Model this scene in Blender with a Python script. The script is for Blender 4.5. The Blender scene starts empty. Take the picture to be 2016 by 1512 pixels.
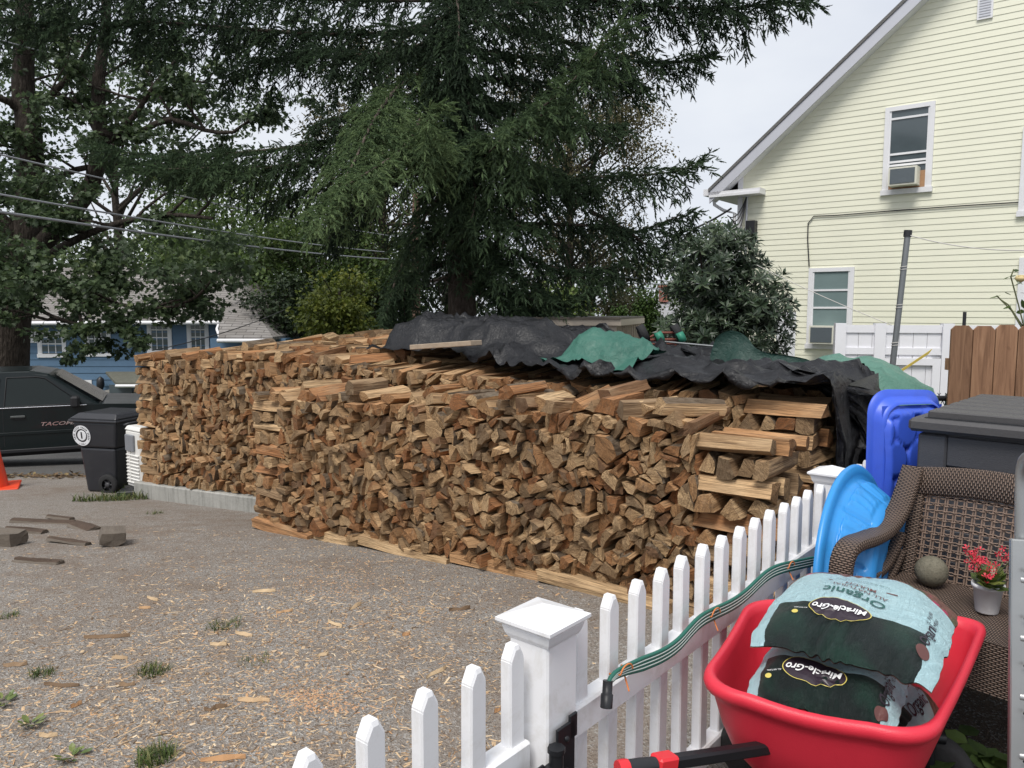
import bpy, math, random
import numpy as np
from mathutils import Vector, Matrix
random.seed(7); np.random.seed(7)
SC = bpy.context.scene
COL = SC.collection
# ---------------------------------------------------------------- camera
PITCH = math.radians(5.6); FPX = 1510.0; CAMH = 1.62
cam_d = bpy.data.cameras.new('camera'); cam = bpy.data.objects.new('camera', cam_d); COL.objects.link(cam)
cam_d.sensor_width = 36.0; cam_d.lens = 36.0*FPX/2016.0; cam_d.clip_start = 0.05; cam_d.clip_end = 500
cam.location = (0, 0, CAMH); cam.rotation_euler = (math.pi/2-PITCH, 0, 0)
SC.camera = cam
# ---------------------------------------------------------------- sky, sun, exposure
SUN_EL, SUN_AZ = math.radians(58), math.radians(205)     # azimuth measured from +Y clockwise
W = bpy.data.worlds.new('World'); SC.world = W; W.use_nodes = True
nt = W.node_tree; nt.nodes.clear()
wo = nt.nodes.new('ShaderNodeOutputWorld'); wb = nt.nodes.new('ShaderNodeBackground')
sk = nt.nodes.new('ShaderNodeTexSky'); sk.sky_type = 'NISHITA'; sk.sun_disc = False
sk.sun_elevation = SUN_EL; sk.sun_rotation = SUN_AZ
tc = nt.nodes.new('ShaderNodeTexCoord'); mp = nt.nodes.new('ShaderNodeMapping'); mp.inputs['Scale'].default_value = (1, 1, 2.2)
nz = nt.nodes.new('ShaderNodeTexNoise'); nz.inputs['Scale'].default_value = 2.3; nz.inputs['Detail'].default_value = 5; nz.inputs['Roughness'].default_value = .55
cr = nt.nodes.new('ShaderNodeValToRGB')
cr.color_ramp.elements[0].position = .3; cr.color_ramp.elements[0].color = (5.1, 5.4, 6.05, 1)
cr.color_ramp.elements[1].position = .72; cr.color_ramp.elements[1].color = (6.5, 6.7, 7.0, 1)
mx = nt.nodes.new('ShaderNodeMix'); mx.data_type = 'RGBA'; mx.inputs[0].default_value = .93
L = nt.links.new
L(tc.outputs['Generated'], mp.inputs[0]); L(mp.outputs[0], nz.inputs['Vector']); L(nz.outputs[0], cr.inputs[0])
L(sk.outputs[0], mx.inputs[6]); L(cr.outputs[0], mx.inputs[7]); L(mx.outputs[2], wb.inputs[0]); L(wb.outputs[0], wo.inputs[0])
wb.inputs[1].default_value = .1
sd = bpy.data.lights.new('sun', 'SUN'); sun = bpy.data.objects.new('sun', sd); COL.objects.link(sun)
sd.energy = 2.2; sd.angle = math.radians(24); sd.color = (1, .96, .9)
sdir = Vector((math.sin(SUN_AZ)*math.cos(SUN_EL), math.cos(SUN_AZ)*math.cos(SUN_EL), math.sin(SUN_EL)))
sun.rotation_euler = sdir.to_track_quat('Z', 'Y').to_euler(); sun.location = (0, 0, 30)
vs = SC.view_settings; vs.view_transform = 'Standard'; vs.look = 'None'; vs.gamma = 1; vs.exposure = 0.5
SC.cycles.use_denoising = True
SC.cycles.max_bounces = 6; SC.cycles.transparent_max_bounces = 6; SC.cycles.caustics_reflective = False; SC.cycles.caustics_refractive = False
# ---------------------------------------------------------------- helpers: points
def at(px, py, Y=None, Z=None):
    x = (px-1008)/FPX; y = (py-756)/FPX
    d = np.array([x, math.cos(PITCH)-y*math.sin(PITCH), -(math.sin(PITCH)+y*math.cos(PITCH))])
    t = Y/d[1] if Y is not None else (Z-CAMH)/d[2]
    return np.array([0, 0, CAMH])+d*t
GY = [-6, 3.3, 4.4, 5.2, 6.5, 7.4, 9.2, 9.6, 13, 18, 24, 30, 200]
GZ = [0, 0, -.047, -.131, -.275, -.394, -.655, -.70, -1.05, -1.75, -2.6, -3.1, -3.3]
def gz(Y): return float(np.interp(Y, GY, GZ))
# ---------------------------------------------------------------- helpers: materials
class NT:
    def __init__(s, name):
        s.m = bpy.data.materials.new(name); s.m.use_nodes = True; s.t = s.m.node_tree; s.t.nodes.clear()
        s.out = s.n('ShaderNodeOutputMaterial')
    def n(s, typ, **kw):
        n = s.t.nodes.new(typ)
        for k, v in kw.items(): setattr(n, k, v)
        return n
    def l(s, a, b): s.t.links.new(a, b)
    def coord(s, kind='Object', scale=(1, 1, 1), loc=None):
        c = s.n('ShaderNodeTexCoord'); m = s.n('ShaderNodeMapping'); m.inputs['Scale'].default_value = scale
        s.l(c.outputs[kind], m.inputs[0])
        if loc is not None:
            s.l(loc, m.inputs[1])
        return m.outputs[0]
    def noise(s, vec, scale=5, detail=4, rough=.6, dist=0):
        n = s.n('ShaderNodeTexNoise'); n.inputs['Scale'].default_value = scale; n.inputs['Detail'].default_value = detail
        n.inputs['Roughness'].default_value = rough; n.inputs['Distortion'].default_value = dist
        s.l(vec, n.inputs['Vector']); return n.outputs[0]
    def ramp(s, fac, stops):
        r = s.n('ShaderNodeValToRGB'); e = r.color_ramp.elements
        while len(e) < len(stops): e.new(.5)
        for i, (p, c) in enumerate(stops):
            e[i].position = p; e[i].color = (c, c, c, 1) if isinstance(c, (int, float)) else (*c, 1)
        s.l(fac, r.inputs[0]); return r.outputs[0]
    def mix(s, fac, a, b, mode='MIX'):
        m = s.n('ShaderNodeMix'); m.data_type = 'RGBA'; m.blend_type = mode
        for i, v in ((0, fac), (6, a), (7, b)):
            sock = m.inputs[i]
            if isinstance(v, (int, float)): sock.default_value = v if i == 0 else (v, v, v, 1)
            elif isinstance(v, tuple): sock.default_value = (*v, 1)
            else: s.l(v, sock)
        return m.outputs[2]
    def math(s, op, a, b=0.0):
        m = s.n('ShaderNodeMath'); m.operation = op
        for sock, v in ((m.inputs[0], a), (m.inputs[1], b)):
            if isinstance(v, (int, float)): sock.default_value = v
            else: s.l(v, sock)
        return m.outputs[0]
    def attr(s, name='rnd'):
        a = s.n('ShaderNodeAttribute'); a.attribute_name = name; return a.outputs['Fac']
    def bump(s, h, dist=.005, strength=1.0, normal=None):
        b = s.n('ShaderNodeBump'); b.inputs['Distance'].default_value = dist; b.inputs['Strength'].default_value = strength
        s.l(h, b.inputs['Height'])
        if normal is not None: s.l(normal, b.inputs['Normal'])
        return b.outputs[0]
    def pbsdf(s, col, rough=.7, metal=0, spec=.4, normal=None, coat=0, trans=None):
        b = s.n('ShaderNodeBsdfPrincipled')
        for k, v in (('Base Color', col), ('Roughness', rough), ('Metallic', metal), ('Specular IOR Level', spec), ('Coat Weight', coat)):
            if isinstance(v, (int, float)): b.inputs[k].default_value = v
            elif isinstance(v, tuple): b.inputs[k].default_value = (*v, 1)
            else: s.l(v, b.inputs[k])
        if normal is not None: s.l(normal, b.inputs['Normal'])
        o = b.outputs[0]
        if trans:
            t = s.n('ShaderNodeBsdfTranslucent')
            if isinstance(col, tuple): t.inputs[0].default_value = (*col, 1)
            else: s.l(col, t.inputs[0])
            m = s.n('ShaderNodeMixShader'); m.inputs[0].default_value = trans
            s.l(o, m.inputs[1]); s.l(t.outputs[0], m.inputs[2]); o = m.outputs[0]
        s.l(o, s.out.inputs[0]); return s.m
MATS = {}
def simple(name, col, rough=.6, metal=0, spec=.4, var=.12, vscale=6, bump=0, bscale=60, coat=0, dirt=None, dirtfac=.5, rnd=0, stretch=(1, 1, 1)):
    """plain painted / plastic / metal surface with slight mottling, optional dirt and fine relief"""
    if name in MATS: return MATS[name]
    s = NT(name); v = s.coord('Object', stretch)
    n1 = s.noise(v, vscale, 5, .6)
    c = s.mix(n1, tuple(x*(1-var) for x in col), tuple(min(1, x*(1+var)) for x in col))
    if dirt:
        n2 = s.noise(v, vscale*1.7+1, 6, .7, .5)
        f = s.ramp(n2, [(.5, 0.0), (.75, dirtfac)])
        c = s.mix(f, c, dirt)
    if rnd:
        oi = s.n('ShaderNodeObjectInfo')
        k = s.math('ADD', s.math('MULTIPLY', oi.outputs['Random'], 2*rnd), 1-rnd)
        c = s.mix(1.0, c, k, 'MULTIPLY')
    nm = s.bump(s.noise(v, bscale, 3, .6), bump) if bump else None
    r = s.math('ADD', s.math('MULTIPLY', n1, .2), max(0.02, rough-.1))
    MATS[name] = s.pbsdf(c, r, metal, spec, nm, coat); return MATS[name]
# ---------------------------------------------------------------- helpers: objects
def tag(o, label=None, cat=None, group=None, kind=None):
    for k, v in (('label', label), ('category', cat), ('group', group), ('kind', kind)):
        if v: o[k] = v
    return o
def thing(name, label, cat, loc=(0, 0, 0), rz=0, group=None, rx=0, ry=0):
    o = bpy.data.objects.new(name, None); COL.objects.link(o); o.empty_display_size = .1
    o.location = tuple(loc); o.rotation_euler = (rx, ry, rz)
    return tag(o, label, cat, group)
def wmat(o):
    m = Matrix.Translation(o.location) @ o.rotation_euler.to_matrix().to_4x4()
    return m
def mesh_obj(name, me, parent=None, loc=None, rot=None):
    o = bpy.data.objects.new(name, me); COL.objects.link(o)
    if parent is not None: o.parent = parent
    if loc is not None: o.location = tuple(loc)
    if rot is not None: o.rotation_euler = rot
    return o
class MB:
    """collects shapes; build() links them as one mesh object"""
    def __init__(s): s.v = []; s.f = []; s.mi = []; s.uv = []; s.rnd = []; s.smooth = []
    def add(s, verts, faces, mi=0, smooth=False, rnd=0.5):
        b = len(s.v); s.v.extend([tuple(map(float, q)) for q in verts])
        for f in faces:
            s.f.append(tuple(i+b for i in f)); s.mi.append(mi); s.smooth.append(smooth); s.rnd.append(rnd)
        return s
    def box(s, c, size, rz=0, mi=0, bev=0, R=None, rnd=.5):
        hx, hy, hz = [q/2 for q in size]
        if bev <= 0:
            vs = [(x*hx, y*hy, z*hz) for x in (-1, 1) for y in (-1, 1) for z in (-1, 1)]
            fs = [(0, 1, 3, 2), (4, 6, 7, 5), (0, 4, 5, 1), (2, 3, 7, 6), (0, 2, 6, 4), (1, 5, 7, 3)]
        else:
            b = min(bev, hx*.49, hy*.49, hz*.49); vs = []
            for x in (-1, 1):
                for y in (-1, 1):
                    for z in (-1, 1):
                        vs += [(x*hx, y*(hy-b), z*(hz-b)), (x*(hx-b), y*hy, z*(hz-b)), (x*(hx-b), y*(hy-b), z*hz)]
            def I(x, y, z, k): return ((x > 0)*4+(y > 0)*2+(z > 0))*3+k
            fs = []
            for x in (-1, 1): fs.append([I(x, -1, -1, 0), I(x, 1, -1, 0), I(x, 1, 1, 0), I(x, -1, 1, 0)][::x])
            for y in (-1, 1): fs.append([I(-1, y, -1, 1), I(-1, y, 1, 1), I(1, y, 1, 1), I(1, y, -1, 1)][::y])
            for z in (-1, 1): fs.append([I(-1, -1, z, 2), I(1, -1, z, 2), I(1, 1, z, 2), I(-1, 1, z, 2)][::z])
            for y in (-1, 1):
                for z in (-1, 1): fs.append([I(-1, y, z, 1), I(1, y, z, 1), I(1, y, z, 2), I(-1, y, z, 2)][::-y*z])
            for x in (-1, 1):
                for z in (-1, 1): fs.append([I(x, -1, z, 0), I(x, 1, z, 0), I(x, 1, z, 2), I(x, -1, z, 2)][::x*z])
            for x in (-1, 1):
                for y in (-1, 1): fs.append([I(x, y, -1, 0), I(x, y, 1, 0), I(x, y, 1, 1), I(x, y, -1, 1)][::-x*y])
            for x in (-1, 1):
                for y in (-1, 1):
                    for z in (-1, 1): fs.append([I(x, y, z, 0), I(x, y, z, 1), I(x, y, z, 2)][::x*y*z])
        if R is None: R = Matrix.Rotation(rz, 3, 'Z')
        C = Vector(c)
        return s.add([R @ Vector(q)+C for q in vs], fs, mi, False, rnd)
    def hexa(s, P, mi=0, rnd=.5):
        """8 points: bottom ring 0-3, top ring 4-7"""
        return s.add(P, [(3, 2, 1, 0), (4, 5, 6, 7), (0, 1, 5, 4), (1, 2, 6, 5), (2, 3, 7, 6), (3, 0, 4, 7)], mi, False, rnd)
    def prism(s, poly, a, b, mi=0, smooth=False):
        """poly: list of 3d points; swept from offset a to offset b (vectors)"""
        n = len(poly); a = Vector(a); b = Vector(b)
        vs = [Vector(q)+a for q in poly]+[Vector(q)+b for q in poly]
        fs = [tuple(range(n))[::-1], tuple(range(n, 2*n))]+[(i, (i+1) % n, n+(i+1) % n, n+i) for i in range(n)]
        return s.add(vs, fs, mi, smooth)
    def tube(s, path, rad, seg=8, mi=0, cap=True, smooth=True, up=None, sx=1.0, rnd=.5):
        P = [Vector(q) for q in path]; n = len(P)
        if isinstance(rad, (int, float)): rad = [rad]*n
        vs = []; prev = None
        for i in range(n):
            t = (P[min(i+1, n-1)]-P[max(i-1, 0)]).normalized()
            if prev is None:
                ref = Vector(up) if up else (Vector((0, 0, 1)) if abs(t.z) < .9 else Vector((1, 0, 0)))
                a = ref.cross(t).normalized()
            else:
                a = (prev-t*prev.dot(t)).normalized()
            prev = a; b = t.cross(a)
            for k in range(seg):
                an = 2*math.pi*k/seg
                vs.append(P[i]+a*(math.cos(an)*rad[i]*sx)+b*(math.sin(an)*rad[i]))
        fs = [(i*seg+k, i*seg+(k+1) % seg, (i+1)*seg+(k+1) % seg, (i+1)*seg+k) for i in range(n-1) for k in range(seg)]
        s.add(vs, fs, mi, smooth, rnd)
        if cap:
            s.add(vs[:seg], [tuple(range(seg))[::-1]], mi, False, rnd); s.add(vs[-seg:], [tuple(range(seg))], mi, False, rnd)
        return s
    def lathe(s, prof, seg=24, mi=0, M=None, smooth=True):
        """prof: (r, z) pairs round local Z"""
        vs = []; M = M or Matrix.Identity(4)
        for r, z in prof:
            for k in range(seg):
                a = 2*math.pi*k/seg; vs.append(M @ Vector((r*math.cos(a), r*math.sin(a), z)))
        fs = [(i*seg+k, i*seg+(k+1) % seg, (i+1)*seg+(k+1) % seg, (i+1)*seg+k) for i in range(len(prof)-1) for k in range(seg)]
        return s.add(vs, fs, mi, smooth)
    def grid(s, pts, mi=0, smooth=True, closed_u=False, closed_v=False):
        """pts[i][j] 3d"""
        nu = len(pts); nv = len(pts[0]); vs = [q for r in pts for q in r]; fs = []
        for i in range(nu if closed_u else nu-1):
            for j in range(nv if closed_v else nv-1):
                i2 = (i+1) % nu; j2 = (j+1) % nv
                fs.append((i*nv+j, i2*nv+j, i2*nv+j2, i*nv+j2))
        return s.add(vs, fs, mi, smooth)
    def mesh(s, name, mats):
        me = bpy.data.meshes.new(name); me.from_pydata(s.v, [], s.f)
        if not isinstance(mats, (list, tuple)): mats = [mats]
        for m in mats: me.materials.append(m)
        me.polygons.foreach_set('material_index', s.mi); me.polygons.foreach_set('use_smooth', s.smooth)
        at_ = me.attributes.new('rnd', 'FLOAT', 'FACE'); at_.data.foreach_set('value', s.rnd)
        me.update(); return me
    def build(s, name, mats, parent=None, world=False, loc=None):
        if world and parent is not None:
            iv = wmat(parent).inverted(); s.v = [tuple(iv @ Vector(q)) for q in s.v]
        if loc is not None: s.v = [(q[0]-loc[0], q[1]-loc[1], q[2]-loc[2]) for q in s.v]
        return mesh_obj(name, s.mesh(name, mats), parent, loc)
def np_mesh(name, V, F, mats, rnd=None, mi=None, smooth=False):
    """V (n,3), F (m,k) numpy -> mesh"""
    me = bpy.data.meshes.new(name); n = len(V); m, k = F.shape
    me.vertices.add(n); me.vertices.foreach_set('co', np.ascontiguousarray(V, dtype=np.float32).ravel())
    me.loops.add(m*k); me.loops.foreach_set('vertex_index', np.ascontiguousarray(F, dtype=np.int32).ravel())
    me.polygons.add(m); me.polygons.foreach_set('loop_start', np.arange(0, m*k, k, dtype=np.int32))
    for mt in (mats if isinstance(mats, (list, tuple)) else [mats]): me.materials.append(mt)
    if mi is not None: me.polygons.foreach_set('material_index', np.asarray(mi, dtype=np.int32))
    me.polygons.foreach_set('use_smooth', np.full(m, smooth, dtype=bool))
    if rnd is not None:
        a = me.attributes.new('rnd', 'FLOAT', 'FACE'); a.data.foreach_set('value', np.asarray(rnd, dtype=np.float32))
    me.update(calc_edges=True); return me
def inst(tv, tf, P, R, S):
    """copies of template (tv (k,3), tf (m,3)) at P (N,3), R (N,3,3), S (N,) or (N,3) -> V, F"""
    tv = np.asarray(tv, float); tf = np.asarray(tf, int); N = len(P); S = np.asarray(S, float)
    if S.ndim == 1: S = S[:, None]
    loc = tv[None]*S[:, None, :]
    V = np.einsum('nij,nkj->nki', R, loc)+np.asarray(P)[:, None, :]
    F = tf[None]+(np.arange(N)*len(tv))[:, None, None]
    return V.reshape(-1, 3), F.reshape(-1, tf.shape[1])
def frames(D, roll=None, up=(0, 0, 1)):
    """rotation matrices whose first column is D"""
    D = np.asarray(D, float); D = D/np.linalg.norm(D, axis=1, keepdims=True)
    up = np.broadcast_to(np.asarray(up, float), D.shape).copy()
    bad = np.abs((D*up).sum(1)) > .97; up[bad] = (1, 0, 0)
    B = np.cross(up, D); B /= np.linalg.norm(B, axis=1, keepdims=True); C = np.cross(D, B)
    if roll is not None:
        c, s_ = np.cos(roll)[:, None], np.sin(roll)[:, None]; B, C = B*c+C*s_, C*c-B*s_
    return np.stack([D, B, C], 2)
def text_mesh(txt, size=1.0, align='CENTER', bold=0.0, shear=0.0):
    cu = bpy.data.curves.new('txt', 'FONT'); cu.body = txt; cu.size = size; cu.align_x = align; cu.align_y = 'CENTER'
    cu.offset = bold; cu.shear = shear; cu.resolution_u = 3
    o = bpy.data.objects.new('txt', cu); COL.objects.link(o)
    dg = bpy.context.evaluated_depsgraph_get(); me = bpy.data.meshes.new_from_object(o.evaluated_get(dg))
    V = np.array([v.co[:] for v in me.vertices]); F = [tuple(p.vertices) for p in me.polygons]
    bpy.data.objects.remove(o); bpy.data.curves.remove(cu); bpy.data.meshes.remove(me)
    return V, F
def cloth(P, height, iters=260, rest=1.0, g=.0011, thick=.012, fric=.6, pins=None, passes=3, stiff_bend=.5, smooth=2, cap=None, smax=None):
    """small position-based cloth solver: P (a,b,3) start layout, height(x,y) the thing it falls on"""
    P = P.copy(); Q = P.copy(); a, b, _ = P.shape
    def con(i0, i1, j0, j1, di, dj, st):
        return (slice(i0, i1), slice(j0, j1), di, dj, st)
    L0 = {}
    base = P.copy()
    cons = []
    def addc(di, dj, st, f):
        A = (slice(0, a-di), slice(max(0, -dj), b-max(0, dj))); B = (slice(di, a), slice(max(0, dj), b+min(0, dj)))
        cons.append((A, B, np.linalg.norm(base[A]-base[B], axis=2)*f, st))
    addc(1, 0, .5, rest); addc(0, 1, .5, rest); addc(1, 1, .3, rest); addc(1, -1, .3, rest)
    addc(2, 0, stiff_bend*.5, rest*.985); addc(0, 2, stiff_bend*.5, rest*.985)
    cnt = np.zeros((a, b, 1))
    for A, B, l0, st in cons: cnt[A] += st; cnt[B] += st
    for it in range(iters):
        vel = (P-Q)*.965; Q = P.copy(); P = P+vel; P[..., 2] -= g
        for _ in range(passes):
            acc = np.zeros_like(P)
            for A, B, l0, st in cons:
                d = P[B]-P[A]; ln = np.linalg.norm(d, axis=2)+1e-9
                k = ((ln-l0)/ln)[..., None]*d*st*.5
                acc[A] += k; acc[B] -= k
            P += acc/np.maximum(cnt*.75, .5)
            if pins is not None: P[pins[0]] = pins[1]
        h = height(P[..., 0], P[..., 1])+thick
        if smax is not None: P[..., 0] = np.minimum(P[..., 0], smax)
        if cap is not None: P[..., 2] = np.minimum(P[..., 2], cap(P[..., 0], P[..., 1]))
        hit = P[..., 2] < h
        P[..., 2] = np.where(hit, h, P[..., 2])
        for c in (0, 1): P[..., c] = np.where(hit, P[..., c]*(1-fric)+Q[..., c]*fric, P[..., c])
        if pins is not None: P[pins[0]] = pins[1]
    for _ in range(smooth):
        Q = P.copy(); Q[1:-1, 1:-1] = P[1:-1, 1:-1]*.4+.15*(P[2:, 1:-1]+P[:-2, 1:-1]+P[1:-1, 2:]+P[1:-1, :-2]); P = Q
    return P
def arr_mb(P, mi=0):
    return [[tuple(P[i, j]) for j in range(P.shape[1])] for i in range(P.shape[0])]
# ================================================================ the ground
def asphalt_mat(name, c0, c1, brown, light=.36):
    s = NT(name); v = s.coord('Object')
    vo = s.n('ShaderNodeTexVoronoi'); vo.inputs['Scale'].default_value = 135; s.l(v, vo.inputs['Vector'])
    sep = s.n('ShaderNodeSeparateColor'); s.l(vo.outputs['Color'], sep.inputs[0])
    big = s.noise(v, .55, 6, .65); mid = s.noise(v, 5, 5, .7); fine = s.noise(v, 60, 4, .75)
    c = s.mix(s.ramp(fine, [(.3, 0.0), (.7, 1.0)]), c0, c1)
    c = s.mix(s.ramp(sep.outputs[0], [(.74, 0.0), (.9, 1.0)]), c, (light, light*.96, light*.9))
    c = s.mix(s.ramp(sep.outputs[1], [(.75, 0.0), (.9, .6)]), c, tuple(x*.4 for x in c0))
    c = s.mix(s.ramp(s.math('MULTIPLY', s.math('ADD', big, mid), .5), [(.46, 0.0), (.62, .62)]), c, brown)
    d = s.math('ADD', s.math('MULTIPLY', vo.outputs['Distance'], 1.4), s.math('MULTIPLY', fine, .8))
    return s.pbsdf(c, .88, 0, .25, s.bump(d, .005, 1))
M_ASPH = asphalt_mat('weathered_asphalt', (.195, .168, .146), (.31, .276, .238), (.18, .128, .09), .40)
M_ROAD = asphalt_mat('street_asphalt', (.09, .09, .09), (.15, .15, .148), (.11, .10, .09), .2)
M_SOIL = asphalt_mat('garden_soil', (.035, .026, .018), (.07, .05, .035), (.05, .032, .02), .12)
M_GRASSG = simple('grass_ground', (.06, .085, .03), .9, var=.5, vscale=3, bump=.03, bscale=25)
YR = sorted(set([-4]+[round(y, 2) for y in np.arange(-3, 14.01, .5)]+[y for y in GY if -4 <= y <= 30]+[15, 16, 17, 19, 21, 27, 35, 45, 60, 90, 140]))
def sheet(name, xl, xr, y0, y1, dz, mat, nx=6):
    ys = [y0]+[y for y in YR if y0 < y < y1]+[y1]; m = MB()
    m.grid([[(xl(y)+(xr(y)-xl(y))*i/nx, y, gz(y)+dz) for i in range(nx+1)] for y in ys], 0, False)
    return tag(m.build(name, mat), kind='structure')
FD = np.array([.643, .766]); FP = np.array([.076, 1.79])           # picket fence line: direction and post
def fx(y): return FP[0]+(y-FP[1])*FD[0]/FD[1]
sheet('ground', lambda y: -90, lambda y: 90, -4, 140, 0, M_GRASSG)
sheet('driveway', lambda y: -16, lambda y: 3.2 if y > 5 else fx(y)+.25, -4, 11.6, .004, M_ASPH, 12)
sheet('street', lambda y: -60, lambda y: 5, 11.25, 22.5, .009, M_ROAD)
sheet('garden_bed', lambda y: fx(y)+.2, lambda y: 14, -4, 7.5, .012, M_SOIL)
# ================================================================ firewood
def wood_mat(name, kind):
    s = NT(name); r = s.attr('rnd')
    r2 = s.n('ShaderNodeTexWhiteNoise'); r2.noise_dimensions = '1D'; s.l(r, r2.inputs['W']); rr = r2.outputs['Value']
    if kind == 'split':
        v = s.coord('UV', (2.2, 46, 1)); g = s.noise(v, 1, 6, .65, .8); g2 = s.noise(s.coord('UV', (6, 160, 1)), 1, 3, .6)
        big = s.noise(s.coord('UV', (3, 7, 1)), 1, 3, .5)
    elif kind == 'end':
        cx = s.n('ShaderNodeCombineXYZ'); s.l(s.math('MULTIPLY', r, 37.0), cx.inputs[0]); s.l(s.math('MULTIPLY', r, 23.0), cx.inputs[1])
        uvn = s.n('ShaderNodeTexCoord'); ad = s.n('ShaderNodeVectorMath'); s.l(uvn.outputs['UV'], ad.inputs[0]); s.l(cx.outputs[0], ad.inputs[1]); v = ad.outputs[0]
        mpn = s.n('ShaderNodeMapping'); mpn.inputs['Scale'].default_value = (18, 90, 1); s.l(v, mpn.inputs[0])
        g = s.noise(mpn.outputs[0], 1, 5, .7, 1.0); g2 = s.noise(v, 130, 3, .7); big = s.noise(v, 16, 4, .6)
        sp = s.n('ShaderNodeSeparateXYZ'); s.l(uvn.outputs['UV'], sp.inputs[0]); X_ = s.math('SUBTRACT', sp.outputs[0], .055); Y_ = s.math('SUBTRACT', sp.outputs[1], .01)
        dist_ = s.math('SQRT', s.math('ADD', s.math('MULTIPLY', X_, X_), s.math('MULTIPLY', Y_, Y_)))
        ring = s.math('SINE', s.math('ADD', s.math('MULTIPLY', dist_, 780.0), s.math('MULTIPLY', big, 9.0)))
        ang_ = s.math('ARCTAN2', Y_, X_); ca_ = s.n('ShaderNodeCombineXYZ'); s.l(s.math('ADD', s.math('MULTIPLY', ang_, 7.0), s.math('MULTIPLY', r, 50.0)), ca_.inputs[0]); s.l(s.math('MULTIPLY', dist_, 6.0), ca_.inputs[1])
        crack = s.noise(ca_.outputs[0], 1.6, 2, .5)
    else:
        v = s.coord('UV', (9, 34, 1)); g = s.noise(v, 1, 6, .7, 1.4); g2 = s.noise(s.coord('UV', (50, 90, 1)), 1, 4, .7)
        big = s.noise(s.coord('UV', (4, 6, 1)), 1, 3, .5)
    if kind == 'bark':
        c = s.ramp(g, [(.3, (.035, .027, .02)), (.5, (.125, .09, .06)), (.7, (.235, .185, .135))])
        c = s.mix(s.ramp(big, [(.55, 0.0), (.75, .6)]), c, (.26, .225, .175))
        nm = s.bump(s.math('ADD', g, s.math('MULTIPLY', g2, .4)), .012, 1)
        return s.pbsdf(c, .9, 0, .2, nm)
    base = s.ramp(rr, [(0, (.20, .145, .09)), (.16, (.36, .24, .13)), (.34, (.61, .42, .23)), (.54, (.48, .29, .14)), (.76, (.40, .20, .085)), (.91, (.31, .12, .042)), (1, (.14, .095, .06))]
                  if kind == 'end' else
                  [(0, (.30, .20, .115)), (.25, (.54, .35, .185)), (.5, (.70, .49, .275)), (.7, (.56, .32, .155)), (.88, (.43, .195, .08)), (1, (.22, .135, .075))])  # splits paler than ends: end grain, plus top light put into the colour
    c = s.mix(s.ramp(g, [(.3, .95), (.46, .35), (.6, 0.0)]), base, (.105, .055, .027))
    c = s.mix(s.ramp(big, [(.5, 0.0), (.72, .4)]), c, (.33, .24, .15) if kind == 'end' else (.62, .45, .27))
    c = s.mix(s.ramp(g2, [(.35, .55), (.55, 0.0)]), c, (.09, .055, .033))
    if kind == 'end':
        c = s.mix(s.math('MULTIPLY', s.ramp(ring, [(.2, 0.0), (1, 1.0)]), .38), c, (.12, .065, .03)); c = s.mix(s.ramp(crack, [(.30, .85), (.36, 0.0)]), c, (.05, .03, .018))
    nm = s.bump(s.math('ADD', g, s.math('MULTIPLY', g2, .6)), .011, 1)
    return s.pbsdf(c, .82, 0, .25, nm)
M_END, M_SPLIT, M_BARK = wood_mat('log_end', 'end'), wood_mat('log_split', 'split'), wood_mat('log_bark', 'bark')
WM = [M_END, M_SPLIT, M_BARK]
rng = np.random.default_rng(11)
def clip_poly(poly, p, nrm):
    out = []
    for i in range(len(poly)):
        a, b = poly[i], poly[(i+1) % len(poly)]
        da = (a[0]-p[0])*nrm[0]+(a[1]-p[1])*nrm[1]; db = (b[0]-p[0])*nrm[0]+(b[1]-p[1])*nrm[1]
        if da <= 0: out.append(a)
        if da*db < 0:
            t = da/(da-db); out.append((a[0]+(b[0]-a[0])*t, a[1]+(b[1]-a[1])*t))
    return out
def parea(p): return .5*sum(p[i][0]*p[(i+1) % len(p)][1]-p[(i+1) % len(p)][0]*p[i][1] for i in range(len(p)))
def pcent(p): return (sum(q[0] for q in p)/len(p), sum(q[1] for q in p)/len(p))
def pack(L0, L1, H, cell=.155, lo=.0068):
    """irregular split-wood cross-sections filling a rectangle"""
    nx = max(1, int(round((L1-L0)/cell))); ny = max(1, int(round(H/cell))); pts = []
    for j in range(ny):
        for i in range(nx):
            pts.append((L0+(i+.5*(j % 2)+.25+rng.uniform(-.36, .36))*(L1-L0)/nx, (j+.5+rng.uniform(-.36, .36))*H/ny))
    out = []
    for i, p in enumerate(pts):
        poly = [(L0-.02, 0), (L1+.02, 0), (L1+.02, H), (L0-.02, H)]
        for j, q in enumerate(pts):
            if i != j and abs(q[0]-p[0]) < cell*2.6 and abs(q[1]-p[1]) < cell*2.6:
                poly = clip_poly(poly, ((p[0]+q[0])/2, (p[1]+q[1])/2), (q[0]-p[0], q[1]-p[1]))
                if len(poly) < 3: break
        if len(poly) >= 3: out.append(poly)
    res = []
    def split(poly, depth):
        A = parea(poly)
        if A < .001: return
        pr = .96 if A > .0078 else (.5 if A > .0050 else 0)
        if depth < 3 and rng.random() < pr:
            c = pcent(poly); a = rng.uniform(0, math.pi); nn = (math.cos(a), math.sin(a)); c = (c[0]+rng.normal(0, .008), c[1]+rng.normal(0, .008))
            split(clip_poly(poly, c, nn), depth+1); split(clip_poly(poly, c, (-nn[0], -nn[1])), depth+1)
        else: res.append(poly)
    for p in out: split(p, 0)
    return res
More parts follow.
